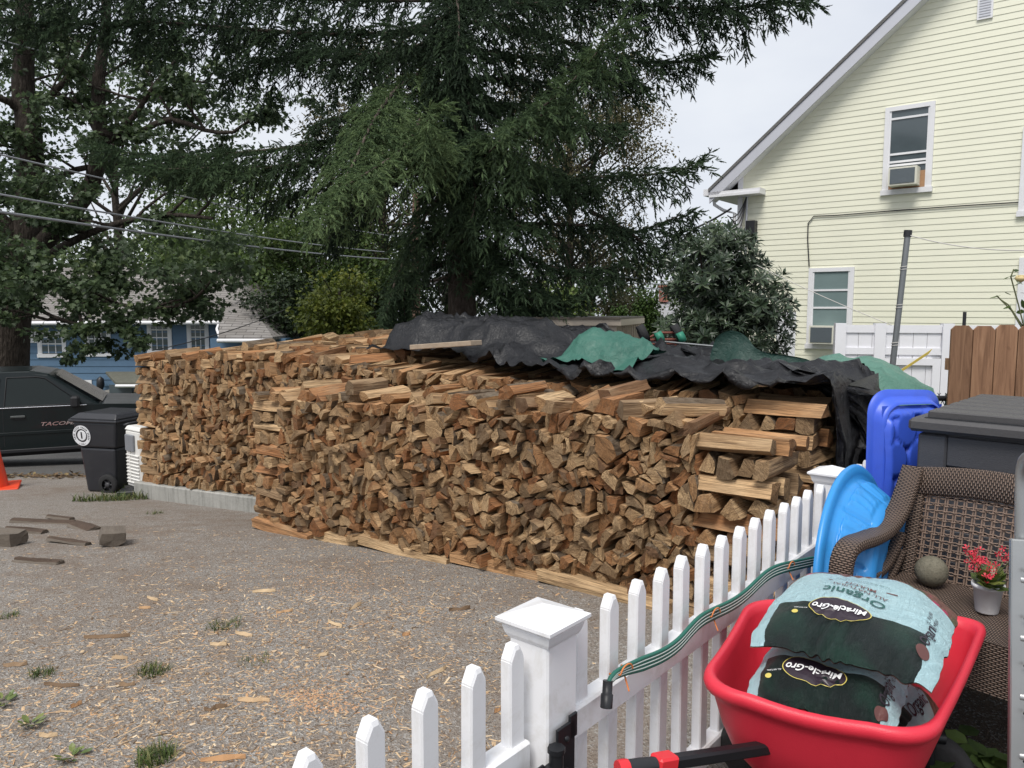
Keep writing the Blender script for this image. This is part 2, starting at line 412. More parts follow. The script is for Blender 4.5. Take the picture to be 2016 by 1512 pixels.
def simplify(p, eps=.022):
    q = []
    for v in p:
        if not q or math.hypot(v[0]-q[-1][0], v[1]-q[-1][1]) > eps: q.append(v)
    if len(q) > 3 and math.hypot(q[0][0]-q[-1][0], q[0][1]-q[-1][1]) < eps: q.pop()
    while len(q) > 5:                                  # split wood has few corners: drop the flattest
        best = min(range(len(q)), key=lambda i: abs(parea([q[i-1], q[i], q[(i+1) % len(q)]])))
        q.pop(best)
    return q
def log_geo(poly, length, r, bark=None):
    """one split log: front end at y=0, axis +y. returns V, F, mi, UV (per face corner)"""
    ring = []; em = []; n = len(poly)
    for i in range(n):
        a, b = poly[i], poly[(i+1) % n]; ln = math.hypot(b[0]-a[0], b[1]-a[1]); nx_, nz_ = (b[1]-a[1])/(ln+1e-9), -(b[0]-a[0])/(ln+1e-9)
        ring.append(a); isb = bark is not None and i == bark
        fr = (.27, .5, .73) if isb else ((.5,) if ln > .04 else ())
        for t in fr:
            k = ln*(.17*4*t*(1-t)) if isb else rng.normal(0, .03)*ln
            ring.append((a[0]+(b[0]-a[0])*t+nx_*k, a[1]+(b[1]-a[1])*t+nz_*k))
        em += [2 if isb else 1]*(len(fr)+1)
    N = len(ring); V = []; sl = rng.normal(0, .09, 2); tw = rng.normal(0, .08); tp = rng.uniform(.82, 1.08)
    for k, (t, jit) in enumerate(((0, .004), (.45, .006), (1, .004))):
        an = tw*t; sc = 1+(tp-1)*t
        for (x, z) in ring:
            X = (x*math.cos(an)-z*math.sin(an))*sc+rng.normal(0, jit*.6); Z = (x*math.sin(an)+z*math.cos(an))*sc+rng.normal(0, jit*.6)
            V.append((X, length*t+(x*sl[0]+z*sl[1] if k == 0 else 0)+rng.normal(0, jit), Z))
    V.append((np.mean([v[0] for v in V[:N]]), np.mean([v[1] for v in V[:N]])-rng.uniform(-.003, .006), np.mean([v[2] for v in V[:N]])))
    V.append((np.mean([v[0] for v in V[2*N:3*N]]), length+.002, np.mean([v[2] for v in V[2*N:3*N]])))
    F = []; mi = []; UV = []; o = r*37.0; per = [0]
    for i in range(N): per.append(per[-1]+math.hypot(ring[(i+1) % N][0]-ring[i][0], ring[(i+1) % N][1]-ring[i][1]))
    ang = r*61.0; ca, sa = math.cos(ang), math.sin(ang)
    def cuv(v): return (v[0]*ca-v[2]*sa, v[0]*sa+v[2]*ca)
    for i in range(N):
        j = (i+1) % N
        F.append((3*N, j, i)); mi.append(0); UV.append((cuv(V[3*N]), cuv(V[j]), cuv(V[i])))
        for k in (0, 1):
            F.append((k*N+i, k*N+j, (k+1)*N+j, (k+1)*N+i)); mi.append(em[i])
            u0, u1 = V[k*N+i][1]+o, V[(k+1)*N+i][1]+o
            UV.append(((u0, per[i]+o), (u0, per[i+1]+o), (u1, per[i+1]+o), (u1, per[i]+o)))
        F.append((3*N+1, 2*N+i, 2*N+j)); mi.append(0); UV.append((cuv(V[3*N+1]), cuv(V[2*N+i]), cuv(V[2*N+j])))
    return V, F, mi, UV
def geo_mesh(name, V, F, mi, UV, rnd):
    me = bpy.data.meshes.new(name); me.from_pydata(V, [], F)
    for m in WM: me.materials.append(m)
    me.polygons.foreach_set('material_index', mi)
    a = me.attributes.new('rnd', 'FLOAT', 'FACE'); a.data.foreach_set('value', rnd if isinstance(rnd, list) else [rnd]*len(F))
    uv = me.uv_layers.new(name='UVMap'); uv.data.foreach_set('uv', [c for f in UV for q in f for c in q]); me.update()
    return me
def wedge(w, h):
    """a loose cross-section: quarter-round, half-round or slab"""
    k = rng.integers(0, 4)
    if k == 0: p = [(-w/2, -h/2), (w/2, -h/2), (w*.05*rng.normal(), h/2)]
    elif k == 1: p = [(-w/2, -h/2), (w/2, -h/2), (w*.36, h/2), (-w*.3, h*.42)]
    elif k == 2: p = [(-w/2, -h/2), (w/2, -h*.42), (w/2*.9, h*.36), (-w*.42, h/2)]
    else: p = [(-w/2, -h*.3), (0, -h/2), (w/2, -h*.2), (w*.3, h/2), (-w*.35, h*.4)]
    return [(x+rng.normal(0, .006), z+rng.normal(0, .006)) for x, z in p]
class Stack:
    def __init__(s, name, label, P0, u, L, base, top, loglen=.42):
        s.u = np.array([*u, 0.]); s.n = np.array([-u[1], u[0], 0.]); s.P0 = np.array([*P0, 0.]); s.L = L; s.base = base; s.top = top; s.ll = loglen
        s.root = thing(name, label, 'woodpile', (P0[0], P0[1], base(0))); s.items = []
    def pt(s, a, w, z): return s.P0+s.u*a+s.n*w+np.array([0, 0, z])
    def log(s, a, w, z, poly, axis='n', yaw=0, pit=0, roll=0, length=None, bark='auto', vis=1.0):
        poly = simplify(poly)
        if len(poly) < 3: return
        if parea(poly) < 0: poly = poly[::-1]
        r = float(rng.random()); bk = None
        if bark == 'auto':
            if rng.random() < .42: bk = max(range(len(poly)), key=lambda i: math.hypot(poly[i][0]-poly[(i+1) % len(poly)][0], poly[i][1]-poly[(i+1) % len(poly)][1]))
        elif bark is not None: bk = bark
        ln = length or s.ll*rng.uniform(.93, 1.06)
        ax = s.n if axis == 'n' else s.u; xx = s.u if axis == 'n' else -s.n
        M = Matrix(((xx[0], ax[0], 0), (xx[1], ax[1], 0), (xx[2], ax[2], 1)))
        R = M @ Matrix.Rotation(yaw, 3, 'Z') @ Matrix.Rotation(pit, 3, 'X') @ Matrix.Rotation(roll, 3, 'Y')
        pos = s.pt(a, w, z); A = abs(parea(poly)); d = np.linalg.norm(pos-np.array([0, 0, CAMH]))
        s.items.append((vis*A/d**2, log_geo(poly, ln, r, bk), R, pos, r))
    def face(s, a0, a1, w, visfn, cell=.118):
        H = 1.0; hm = np.mean([s.top(t)-s.base(t) for t in np.linspace(a0, a1, 9)])
        for p in pack(a0, a1, hm, cell):
            c = pcent(p); h = s.top(c[0])-s.base(c[0]); k = h/hm
            q = [((x-c[0])*1.0, (z-c[1])*k) for x, z in p]; sh = rng.uniform(.80, .98)
            q = [(x*sh, z*sh) for x, z in q]; zz = s.base(c[0])+c[1]*k
            s.log(c[0], w+float(np.clip(rng.normal(.004, .03), -.06, .07)), zz, q, 'n', rng.normal(0, .10), rng.normal(0, .08), rng.normal(0, .16), vis=visfn(c[0], zz))
    def crib(s, a0, a1, visfn, w=0.0, top_cut=0):
        mid = (a0+a1)/2; z = s.base(mid); t = s.top(mid)-top_cut; k = 0
        while z < t-.03:
            h = rng.uniform(.075, .115)
            if k % 2 == 0:
                nn = rng.integers(3, 5); wd = (a1-a0)/nn
                for i in range(nn):
                    hh = h*rng.uniform(.85, 1.02); pl = wedge(wd*rng.uniform(.8, .98), hh)
                    s.log(a0+(i+.5)*wd, w+rng.normal(0, .02), z+hh/2, pl, 'n', rng.normal(0, .06), 0, rng.normal(0, .1), vis=visfn(mid, z))
            else:
                for i in range(3):
                    hh = h*rng.uniform(.85, 1.02); pl = wedge(rng.uniform(.1, .14), hh)
                    s.log(a0+rng.normal(0, .015), w+.065+i*.145, z+hh/2, pl, 'u', rng.normal(0, .05), 0, rng.normal(0, .15), length=(a1-a0)*rng.uniform(.96, 1.1), vis=visfn(mid, z)*(2.5 if i == 0 else .3))
            z += h*.97; k += 1
    def toplogs(s, a0, a1, w, step, visfn, zoff=0, jw=.05, big=1.0):
        a = a0
        while a < a1:
            h = rng.uniform(.055, .095)*big; wd = rng.uniform(.075, .125)*big
            yaw = rng.normal(0, .14) if rng.random() < .85 else rng.uniform(-.8, .8)
            s.log(a, w+rng.normal(0, jw), s.top(a)+zoff+h*.32+rng.uniform(0, .03), wedge(wd, h), 'n', yaw, rng.normal(0, .06), rng.normal(0, .3), vis=visfn(a, 2)*3)
            a += step*rng.uniform(.7, 1.3)
    def finish(s, nmax=300):
        it = sorted(s.items, key=lambda q: -q[0]); o0 = np.array(s.root.location)
        for sc, (V, F, mi, UV), R, pos, r in it[:nmax]:
            o = mesh_obj('log', geo_mesh('log', V, F, mi, UV, r), s.root, pos-o0); o.rotation_euler = R.to_euler()
        VV = []; FF = []; MI = []; UU = []; RR = []
        for sc, (V, F, mi, UV), R, pos, r in it[nmax:]:
            b = len(VV); VV += [tuple(np.array(R @ Vector(v))+pos-o0) for v in V]; FF += [tuple(i+b for i in f) for f in F]
            MI += mi; UU += UV; RR += [r]*len(F)
        if VV: tag(mesh_obj('stacked_logs', geo_mesh('stacked_logs', VV, FF, MI, UU, RR), s.root), kind='stuff')
SU = np.array([3.52, -2.75]); SU = SU/np.linalg.norm(SU); SN = np.array([-SU[1], SU[0]])
NP0 = np.array([-2.22, 6.5]); NL = 4.47
FP0 = NP0+SN*.6-SU*3.275; FL = 7.75
n_base = lambda a: gz(NP0[1]+SU[1]*a)+.05
n_top = lambda a: float(np.interp(a, [0, 1, 2.2, 3.6, 4.0, 4.47], [.86, .905, .96, 1.025, 1.02, .96]))
f_base = lambda a: float(np.interp(a, [0, 2.43, 4.5, 7.75], [-.43, -.24, -.1, 0]))
f_top = lambda a: float(np.interp(a, [0, 1.5, 3.9, 5.76, 7.75], [1.0, 1.09, 1.14, 1.11, 1.12]))
near = Stack('firewood_stack', 'lower front stack of split firewood on the driveway behind the white picket fence', NP0, SU, NL, n_base, n_top)
one = lambda a, z: 1.0
near.crib(0, .40, one); near.face(.40, NL-.43, 0, one); near.crib(NL-.42, NL, one, top_cut=.0)
near.toplogs(.1, NL-.45, .0, .125, one); near.toplogs(.6, NL-.5, .05, .75, one, .05, big=1.15)
a = 0.0
while a < NL-.2:                                           # runners lying lengthwise under the stack
    ln = min(rng.uniform(.5, .95), NL-a+.05); zb = gz(NP0[1]+SU[1]*(a+ln/2))
    near.log(a, .03+rng.normal(0, .015), zb+.03, [(-.06, -.035), (.05, -.035), (.05, .035), (-.05, .04)], 'u', rng.normal(0, .03), -.135*SU[1]*-1*0, 0, length=ln, vis=4); a += ln+.02
    near.log(a-ln, .34, zb+.03, [(-.06, -.035), (.05, -.035), (.05, .035), (-.05, .04)], 'u', 0, 0, 0, length=ln, vis=.1)
near.finish(300)
far = Stack('firewood_stack', 'taller rear stack of split firewood on a concrete curb, partly under the black tarp', FP0, SU, FL, f_base, f_top)
def fvis(a, z): return 1.0 if a < 3.5 else (1.0 if z > .86 else .02)
far.crib(0, .42, fvis); far.face(.42, FL-.43, 0, fvis); far.crib(FL-.42, FL, lambda a, z: .6)
far.toplogs(.1, 3.9, .0, .125, one)
TOPK = 0
for r in (1, 2, 3):
    w = r*.5; ft = far.top; far.top = lambda a, r=r: ft(a)+(min(.055*r*max(0, min(1, (a-.4)/1.6)), .16) if a < 4.1 else 0)
    far.face(.3 if r < 3 else 1.0, FL-.05 if r == 1 else 6.85, w, lambda a, z: .001, .2)
    far.toplogs(.4*r, 4.3, w, .13, lambda a, z: .5); far.top = ft
far.finish(300)
# concrete curb the rear stack stands on
s = NT('curb_concrete'); v = s.coord('Object'); n1 = s.noise(v, 3, 6, .7); n2 = s.noise(s.coord('Object', (6, 6, .8)), 3, 5, .7); n3 = s.noise(v, 45, 4, .7)
c = s.mix(n1, (.24, .24, .22), (.46, .45, .42)); c = s.mix(s.ramp(n2, [(.48, 0.0), (.7, .6)]), c, (.15, .15, .135)); c = s.mix(s.ramp(n3, [(.6, 0.0), (.75, .5)]), c, (.12, .11, .1))
M_CONC = s.pbsdf(c, .9, 0, .2, s.bump(n3, .006))
m = MB(); aa = [-.06, .8, 1.6, 2.43, 3.5, 4.5]; sec = []
for a in aa:
    P = lambda w, z: tuple(FP0[0:1]*0+0 if False else (FP0+SU*a+SN*w).tolist()+[z])
    gzv = gz((FP0+SU*a)[1])-.15; t = f_base(a)-.004
    sec.append([P(-.05, gzv), P(-.05, t-.012), P(-.038, t), P(2.1, t), P(2.1, gzv)])
m.grid(sec, 0, False); m.add(sec[0], [(0, 1, 2, 3, 4)]); m.add(sec[-1], [(4, 3, 2, 1, 0)])
cb = m.build('concrete_curb', M_CONC); tag(cb, 'low grey concrete curb slab under the rear firewood stack', 'curb')
# ================================================================ buildings
def ray(px, py):
    x = (px-1008)/FPX; y = (py-756)/FPX
    return np.array([x, math.cos(PITCH)-y*math.sin(PITCH), -(math.sin(PITCH)+y*math.cos(PITCH))])
class Wall:
    """a vertical wall plane: P(t, out, z)"""
    def __init__(s, p, d):
        s.p = np.array(p, float); s.d = np.array(d, float)/np.linalg.norm(d); s.n = np.array([s.d[1], -s.d[0]])
        if s.n @ s.p > 0: s.n = -s.n
    def P(s, t, o, z):
        q = s.p+s.d*t+s.n*o; return (q[0], q[1], z)
    def hit(s, px, py):
        r = ray(px, py); A = np.array([[s.d[0], -r[0]], [s.d[1], -r[1]]]); t, k = np.linalg.solve(A, -s.p)
        return t, CAMH+r[2]*k
    def slab(s, m, t0, t1, o0, o1, z0, z1, mi=0):
        P = s.P
        return m.hexa([P(t0, o1, z0), P(t1, o1, z0), P(t1, o0, z0), P(t0, o0, z0), P(t0, o1, z1), P(t1, o1, z1), P(t1, o0, z1), P(t0, o0, z1)], mi)
M_YEL = simple('yellow_vinyl_siding', (.775, .77, .625), .55, var=.05, vscale=1.5, dirt=(.68, .68, .58), dirtfac=.2)
M_WHITE = simple('white_trim', (.74, .74, .76), .5, var=.05, vscale=3, dirt=(.5, .5, .48), dirtfac=.25)
M_GREYT = simple('grey_trim', (.52, .53, .58), .5, var=.06, vscale=2)
M_GLASS = simple('window_glass', (.075, .095, .105), .06, spec=.7, var=.3, vscale=1.5)
M_BLIND = simple('window_blind', (.16, .22, .22), .45, spec=.5, var=.15, vscale=3)
M_ROOFG = simple('grey_shingles', (.17, .165, .16), .9, var=.35, vscale=9, bump=.02, bscale=40, stretch=(1, 1, 4))
M_DARK = simple('dark_plastic', (.02, .021, .024), .45, var=.2)
M_BLACKW = simple('black_cable', (.03, .03, .032), .6, var=.1)
M_ACGREY = simple('ac_fins', (.10, .12, .135), .5, metal=.3, var=.2, vscale=40, stretch=(1, 1, 6), bump=.004, bscale=60)
M_PLY = simple('plywood_filler', (.38, .22, .12), .8, var=.2, vscale=4, stretch=(1, 1, 8))
M_CREAM = simple('cream_plastic', (.66, .65, .56), .5, var=.06)
HW = Wall((6.13, 14.7), (.783, -.6216)); TL, TR, TP = -1.93, 7.13, 2.6; ZB = -.9
zE = HW.hit(1447, 352)[1]; tv, zv = HW.hit(1780, 42)
SLOPE = (zv-zE)/(tv-TL)
def rake(t): return zE+SLOPE*((t-TL) if t < TP else (2*TP-TL-t))
yh = thing('yellow_house', 'pale yellow clapboard house with a steep gable, top right', 'house', HW.P(TL, 0, ZB))
z = ZB; EXP = .108
while z < rake(TP)-.05:
    z1 = min(z+EXP, rake(TP)-.01); m = MB()
    tl0, tr0 = (TL, TR) if z <= zE else (TL+(z-zE)/SLOPE, TR-(z-zE)/SLOPE)
    tl1, tr1 = (TL, TR) if z1 <= zE else (TL+(z1-zE)/SLOPE, TR-(z1-zE)/SLOPE)
    P = HW.P
    m.hexa([P(tl0, .011, z), P(tr0, .011, z), P(tr0, -.02, z), P(tl0, -.02, z), P(tl1, .002, z1+.004), P(tr1, .002, z1+.004), P(tr1, -.02, z1+.004), P(tl1, -.02, z1+.004)])
    m.build('siding_board', M_YEL, yh, True); z = z1
m = MB(); P = HW.P                                          # body behind the boards, side walls
m.prism([P(TL+.03, -.03, ZB), P(TR-.03, -.03, ZB), P(TR-.03, -.03, zE), P(TP, -.03, rake(TP)-.05), P(TL+.03, -.03, zE)], (0, 0, 0), tuple(-HW.n*9)+(0,))
m.build('wall', M_YEL, yh, True)
m = MB(); HW.slab(m, TL-.015, TL+.085, -.05, .028, ZB, zE+.02); m.build('corner_board', M_WHITE, yh, True)
def roofside(sg, name, mat, o0, o1, zo, th, ext):
    m = MB(); ta = TL-ext if sg > 0 else TR+ext; za = rake(TL)-SLOPE*ext; zb = rake(TP)
    pts = [P(ta, o1, za+zo), P(TP, o1, zb+zo), P(TP, o1, zb+zo+th), P(ta, o1, za+zo+th)]
    d = HW.n*(o0-o1); m.prism(pts, (0, 0, 0), (d[0], d[1], 0)); return m.build(name, mat, yh, True)
for sg in (1, -1):
    roofside(sg, 'roof', M_ROOFG, -9.2, .34, .16, .07, .52)
    roofside(sg, 'rake_board', M_GREYT, .28, .32, -.08, .235, .5)
    roofside(sg, 'soffit', M_WHITE, .0, .279, -.05, .02, .48)
m = MB(); HW.slab(m, TL-.5, TL+.55, .0, .34, zE-.38, zE-.33); HW.slab(m, TL-.5, TL+.55, .02, .32, zE-.33, zE-.27); m.build('eave_return', M_WHITE, yh, True)
m = MB(); HW.slab(m, TL-.52, TL-.02, -9, -.02, zE-.36, zE-.3); m.build('eave_soffit', M_WHITE, yh, True)
m = MB(); HW.slab(m, TL-.64, TL-.5, -9, .3, zE-.33, zE-.2); m.build('gutter', M_WHITE, yh, True)
m = MB(); m.tube([P(TL-.5, .1, zE-.36), P(TL-.48, .1, zE-.5), P(TL-.3, .08, zE-.62), P(TL-.06, .05, zE-.7), P(TL-.06, .05, ZB)], .035, 8); m.build('downspout', M_WHITE, yh, True)
def window(parent, wl, t0, t1, z0, z1, rails, trim, pane, cas=.075, low=None, mull=False):
    m = MB(); w = wl.slab
    w(m, t0, t0+cas, -.01, .05, z0, z1); w(m, t1-cas, t1, -.01, .05, z0, z1); w(m, t0+cas, t1-cas, -.01, .05, z1-cas, z1); w(m, t0-.02, t1+.02, -.01, .07, z0-.03, z0+cas*.8)
    win = m.build('window', trim, parent, True)
    m = MB(); w(m, t0+cas, t1-cas, -.03, .021, z0+cas*.8, z1-cas); pn = m.build('pane', pane, win); pn.parent = win
    iv = wmat(parent).inverted(); me = pn.data
    for v in me.vertices: v.co = iv @ v.co
    m = MB()
    sw = .03
    w(m, t0+cas, t0+cas+sw, .02, .036, z0+cas*.8, z1-cas); w(m, t1-cas-sw, t1-cas, .02, .036, z0+cas*.8, z1-cas)
    for r in rails: w(m, t0+cas+sw, t1-cas-sw, .02, .038, r-.018, r+.018)
    if mull:
        for k in (1, 2):
            tt = t0+cas+(t1-t0-2*cas)*k/3; w(m, tt-.012, tt+.012, .02, .034, z0+cas, z1-cas)
    sh = m.build('sash', trim, win)
    for v in sh.data.vertices: v.co = iv @ v.co
    return win
def wbox(wl, px0, py0, px1, py1):
    t0, za = wl.hit(px0, (py0+py1)/2); t1, zb = wl.hit(px1, (py0+py1)/2); mx_ = (px0+px1)/2
    return t0, t1, wl.hit(mx_, py1)[1], wl.hit(mx_, py0)[1]
def aircon(label, wl, px0, py0, px1, py1, depth):
    t0, t1, z0, z1 = wbox(wl, px0, py0, px1, py1); a = thing('air_conditioner', label, 'air conditioner', wl.P((t0+t1)/2, depth/2, z0))
    m = MB(); wl.slab(m, t0, t1, -.05, depth, z0, z1); m.build('housing', M_CREAM, a, True)
    m = MB(); wl.slab(m, t0+.03, t1-.03, depth-.01, depth+.012, z0+.03, z1-.03); g = m.build('grille', M_ACGREY, a, True)
    return a
t0, t1, z0, z1 = wbox(HW, 1741, 207, 1838, 378); H_ = z1-z0
window(yh, HW, t0, t1, z0, z1, [z0+H_*.32, z0+H_*.36, z0+H_*.45, z0+H_*.86], M_WHITE, M_GLASS)
m = MB(); HW.slab(m, t0+.08, t1-.08, .0, .032, z0+.07, z0+H_*.235); m.build('filler_panel', M_PLY, yh, True)
aircon('cream window air conditioner in the upper gable window of the yellow house', HW, 1757, 333, 1812, 368, .32)
t0, t1, z0, z1 = wbox(HW, 1591, 527, 1680, 684); H_ = z1-z0
window(yh, HW, t0, t1, z0, z1, [z0+H_*.26, z0+H_*.5, z0+H_*.72], M_WHITE, M_BLIND)
m = MB(); HW.slab(m, t0+.08, t1-.08, .0, .032, z0+.07, z0+H_*.235); m.build('filler_panel', simple('red_filler', (.25, .05, .09), .6), yh, True)
aircon('cream window air conditioner in the lower window of the yellow house', HW, 1602, 641, 1650, 676, .3)
for (a0, b0, a1, b1) in ((2010, 246, 2110, 420), (2003, 506, 2090, 660)):
    t0, t1, z0, z1 = wbox(HW, a0, b0, a1, b1); window(yh, HW, t0, t1, z0, z1, [(z0+z1)/2], M_WHITE, M_BLIND)
t0, t1, z0, z1 = wbox(HW, 1925, -8, 1956, 38); m = MB()
HW.slab(m, t0, t1, 0, .04, z0, z1); gv = m.build('gable_vent', M_WHITE, yh, True); m = MB()
for k in range(7):
    zz = z0+.04+(z1-z0-.08)*k/7; HW.slab(m, t0+.03, t1-.03, .035, .05, zz, zz+.018)
sl = m.build('louver', M_GREYT, gv); iv = wmat(yh).inverted()
for v_ in sl.data.vertices: v_.co = iv @ v_.co
# service entrance: conduit, box, cables on the wall
t0, z0 = HW.hit(1471, 470); t1, z1 = HW.hit(1473, 388)
eb = thing('service_mast', 'dark conduit with drooping cables and a black meter box on the yellow wall corner', 'meter', HW.P(t0, .06, ZB+.5))
m = MB(); m.tube([HW.P(t1, .06, ZB+.5), HW.P(t1, .06, z1+.03)], .022, 8); m.lathe([(0, .12), (.05, .1), (.06, 0), (0, -.02)], 10, M=Matrix.Translation(HW.P(t1, .06, z1))); m.build('conduit', M_GREYT, eb, True)
m = MB(); ta, za = HW.hit(1474, 436); tb, zb = HW.hit(1491, 462); HW.slab(m, ta, tb, .0, .16, zb, za); m.build('box', M_DARK, eb, True)
for k in range(4):
    q0 = np.array(HW.P(t1, .08, z1)); q1 = np.array(at(1432+k*5, 424+k*4, Y=15.7-.1*k)); m = MB()
    m.tube([q0*(1-s_)+q1*s_-np.array([0, 0, (.3+.1*k)*4*s_*(1-s_)*.6]) for s_ in np.linspace(0, 1, 9)], .012, 5); m.build('cable', M_BLACKW, eb, True)
def wire(name, label, pts, r, mat=M_BLACKW, sag=0, group=None, cat='wire'):
    a, b = np.array(pts[0]), np.array(pts[-1]); path = []
    if len(pts) == 2: path = [a*(1-s_)+b*s_-np.array([0, 0, sag*4*s_*(1-s_)]) for s_ in np.linspace(0, 1, 18)]
    else: path = [np.array(q) for q in pts]
    m = MB(); m.tube(path, r, 6); o = m.build(name, mat, None, loc=tuple(path[0])); return tag(o, label, cat, group)
q = [HW.P(*((lambda h: (h[0], .03, h[1]))(HW.hit(*p_)))) for p_ in ((1594, 525), (1591, 470), (1592, 440), (1603, 426), (1650, 424), (1760, 415), (1900, 405), (2016, 398), (2100, 391))]
wire('wall_cable', 'thin black cable stapled along the yellow siding', q, .011, cat='cable')
# ---------------------------------------------------------------- blue house across the street
M_BLUE = simple('blue_clapboard', (.095, .17, .265), .6, var=.12, vscale=2, dirt=(.06, .105, .16), dirtfac=.3)
BW = Wall((-10, 27.3), (1, 0.0)); bh = thing('blue_house', 'blue clapboard house with grey shingle roof behind the pickup', 'house', (-12, 29, -3.1))
xl, xr = BW.hit(-60, 640)[0], BW.hit(432, 640)[0]; zt = 1.12; z = -3.3
while z < zt:
    m = MB(); P = BW.P; m.hexa([P(xl, .025, z), P(xr, .025, z), P(xr, -.03, z), P(xl, -.03, z), P(xl, .003, z+.242), P(xr, .003, z+.242), P(xr, -.03, z+.242), P(xl, -.03, z+.242)]); m.build('siding_board', M_BLUE, bh, True); z += .24
m = MB(); BW.slab(m, xl, xr, -7, -.031, -3.4, 1.12); BW.slab(m, xr+.003, xr+2.6, -6.5, .9, -3.4, .6); m.build('wall', M_BLUE, bh, True)
def roofpoly(pts, th, mat, name, parent):
    m = MB(); m.prism(pts, (0, 0, 0), (0, 0, th)); return m.build(name, mat, parent, True)
rp = [at(-80, 636, Y=26.7), at(434, 634, Y=26.7), at(430, 669, Y=25.7), at(537, 669, Y=25.7), at(446, 531, Y=31), at(-80, 531, Y=31)]
s = NT('blue_house_shingles'); v = s.coord('Object'); sp = s.n('ShaderNodeSeparateXYZ'); s.l(v, sp.inputs[0])
w = s.n('ShaderNodeTexBrick'); w.inputs['Scale'].default_value = 1; w.inputs['Brick Width'].default_value = .6; w.inputs['Row Height'].default_value = .16; w.inputs['Mortar Size'].default_value = .012
w.inputs['Color1'].default_value = (.20, .185, .175, 1); w.inputs['Color2'].default_value = (.27, .255, .245, 1); w.inputs['Mortar'].default_value = (.09, .085, .08, 1)
s.l(v, w.inputs['Vector']); c = s.mix(s.ramp(s.noise(v, 2.5, 5, .7), [(.4, 0.0), (.7, .5)]), w.outputs[0], (.16, .15, .13)); M_BROOF = s.pbsdf(c, .9, 0, .2, s.bump(w.outputs[1], .02))
roofpoly(rp, .1, M_BROOF, 'roof', bh)
roofpoly([at(-80, 531, Y=31), at(446, 531, Y=31), np.array(at(446, 531, Y=31))+np.array([1, 4.5, -2.2]), np.array(at(-80, 531, Y=31))+np.array([0, 4.5, -2.2])], .1, M_BROOF, 'roof', bh)
roofpoly([at(446, 531, Y=31), at(537, 669, Y=25.7), np.array(at(537, 669, Y=25.7))+np.array([.5, 9, 0]), np.array(at(446, 531, Y=31))+np.array([1, 4.5, -2.2])], .1, M_BROOF, 'roof', bh)
m = MB(); a_, b_ = at(-80, 637, Y=26.62), at(434, 635, Y=26.62); m.tube([a_, b_], .07, 8); m.build('gutter', M_WHITE, bh, True)
m = MB(); a_, b_ = at(428, 671, Y=25.6), at(538, 671, Y=25.6); m.tube([a_, b_], .07, 8); m.tube([at(430, 640, Y=26.6), at(427, 648, Y=26.4), at(434, 668, Y=25.8)], .05, 8); m.build('gutter', M_WHITE, bh, True)
for (a0, b0, a1, b1) in ((291, 634, 339, 695), (369, 634, 412, 693), (168, 634, 219, 700), (75, 652, 131, 702), (129, 748, 183, 800), (62, 652, 73, 673)):
    t0, t1, z0, z1 = wbox(BW, a0, b0, a1, b1); window(bh, BW, t0, t1, z0, z1, [(z0+z1)/2, z0+(z1-z0)*.75], M_WHITE, M_GLASS, .12, mull=True)
pr = [at(208, 736, Y=26.9), at(300, 736, Y=26.9), at(310, 758, Y=25.2), at(228, 758, Y=25.2)]
roofpoly(pr, .08, simple('mossy_shingles', (.13, .13, .105), .95, var=.4, vscale=5, dirt=(.06, .075, .03), bump=.02), 'porch_roof', bh)
m = MB(); m.tube([at(228, 760, Y=25.15), at(310, 760, Y=25.15)], .06, 6); m.build('porch_gutter', M_WHITE, bh, True)
m = MB(); q0, q1 = at(212, 770, Y=26.2), at(310, 770, Y=26.2); m.box(((q0[0]+q1[0])/2, 26.3, -2.3), (q1[0]-q0[0], 1.6, 2.3)); m.build('porch_wall', simple('grey_boards', (.22, .21, .19), .8, var=.2, vscale=3, stretch=(6, 6, .5)), bh, True)
m = MB(); q0 = at(232, 775, Y=25.45); m.box((q0[0]+.1, 25.47, q0[2]-.1), (.75, .06, .8)); m.build('porch_window', M_GLASS, bh, True)
m = MB(); q0 = at(198, 758, Y=27); m.lathe([(.02, .3), (.12, .22), (.14, 0), (.06, -.2)], 8, M=Matrix.Translation(tuple(q0))); m.build('porch_lantern', M_DARK, bh, True)
# ---------------------------------------------------------------- shed, far grey house
M_SHED = simple('beige_metal', (.40, .345, .285), .5, metal=.1, var=.08, vscale=2)
M_SHEDR = simple('shed_trim', (.10, .085, .07), .6, var=.2)
sh = thing('metal_shed', 'low beige metal shed behind the tarped firewood', 'shed', (.3, 11, -.85))
A0, A1, A2 = at(881, 640, Y=10.35), at(1214, 640, Y=10.35), at(1262, 660, Y=12.0)
m = MB(); b0 = -.95
bk = np.array([A2[0]-(A1[0]-A0[0]), 12.0, 0])
def q_(p, z): return (p[0], p[1], z)
zf = at(1000, 641, Y=10.35)[2]; m.hexa([q_(A0, b0), q_(A1, b0), q_(A2, b0), q_(bk, b0), q_(A0, zf), q_(A1, zf), q_(A2, zf-.0), q_(bk, zf)]); m.build('wall', M_SHED, sh, True)
for k in range(13):                                        # ribs of the side wall
    t = (k+.5)/13; m = MB(); c_ = np.array(A1)*(1-t)+np.array(A2)*t; m.tube([q_(c_, b0), q_(c_, zf-.01)], .02, 6); m.build('rib', M_SHED, sh, True)
for k in range(4):
    m = MB(); zz = zf-.18-.42*k; m.tube([(A0[0], A0[1]-.004, zz), (A1[0], A1[1]-.004, zz)], .012, 6); m.build('seam', M_SHED, sh, True)
zr = at(1000, 629, Y=10.3)[2]; m = MB()
rr = [(A0[0]-.04, A0[1]-.06), (A1[0]+.05, A1[1]-.06), (A2[0]+.06, A2[1]+.05), (bk[0], bk[1]+.05)]
m.hexa([(x_, y_, zf+.002) for x_, y_ in rr]+[(x_, y_, zr) for x_, y_ in rr]); m.build('roof_edge', M_SHED, sh, True)
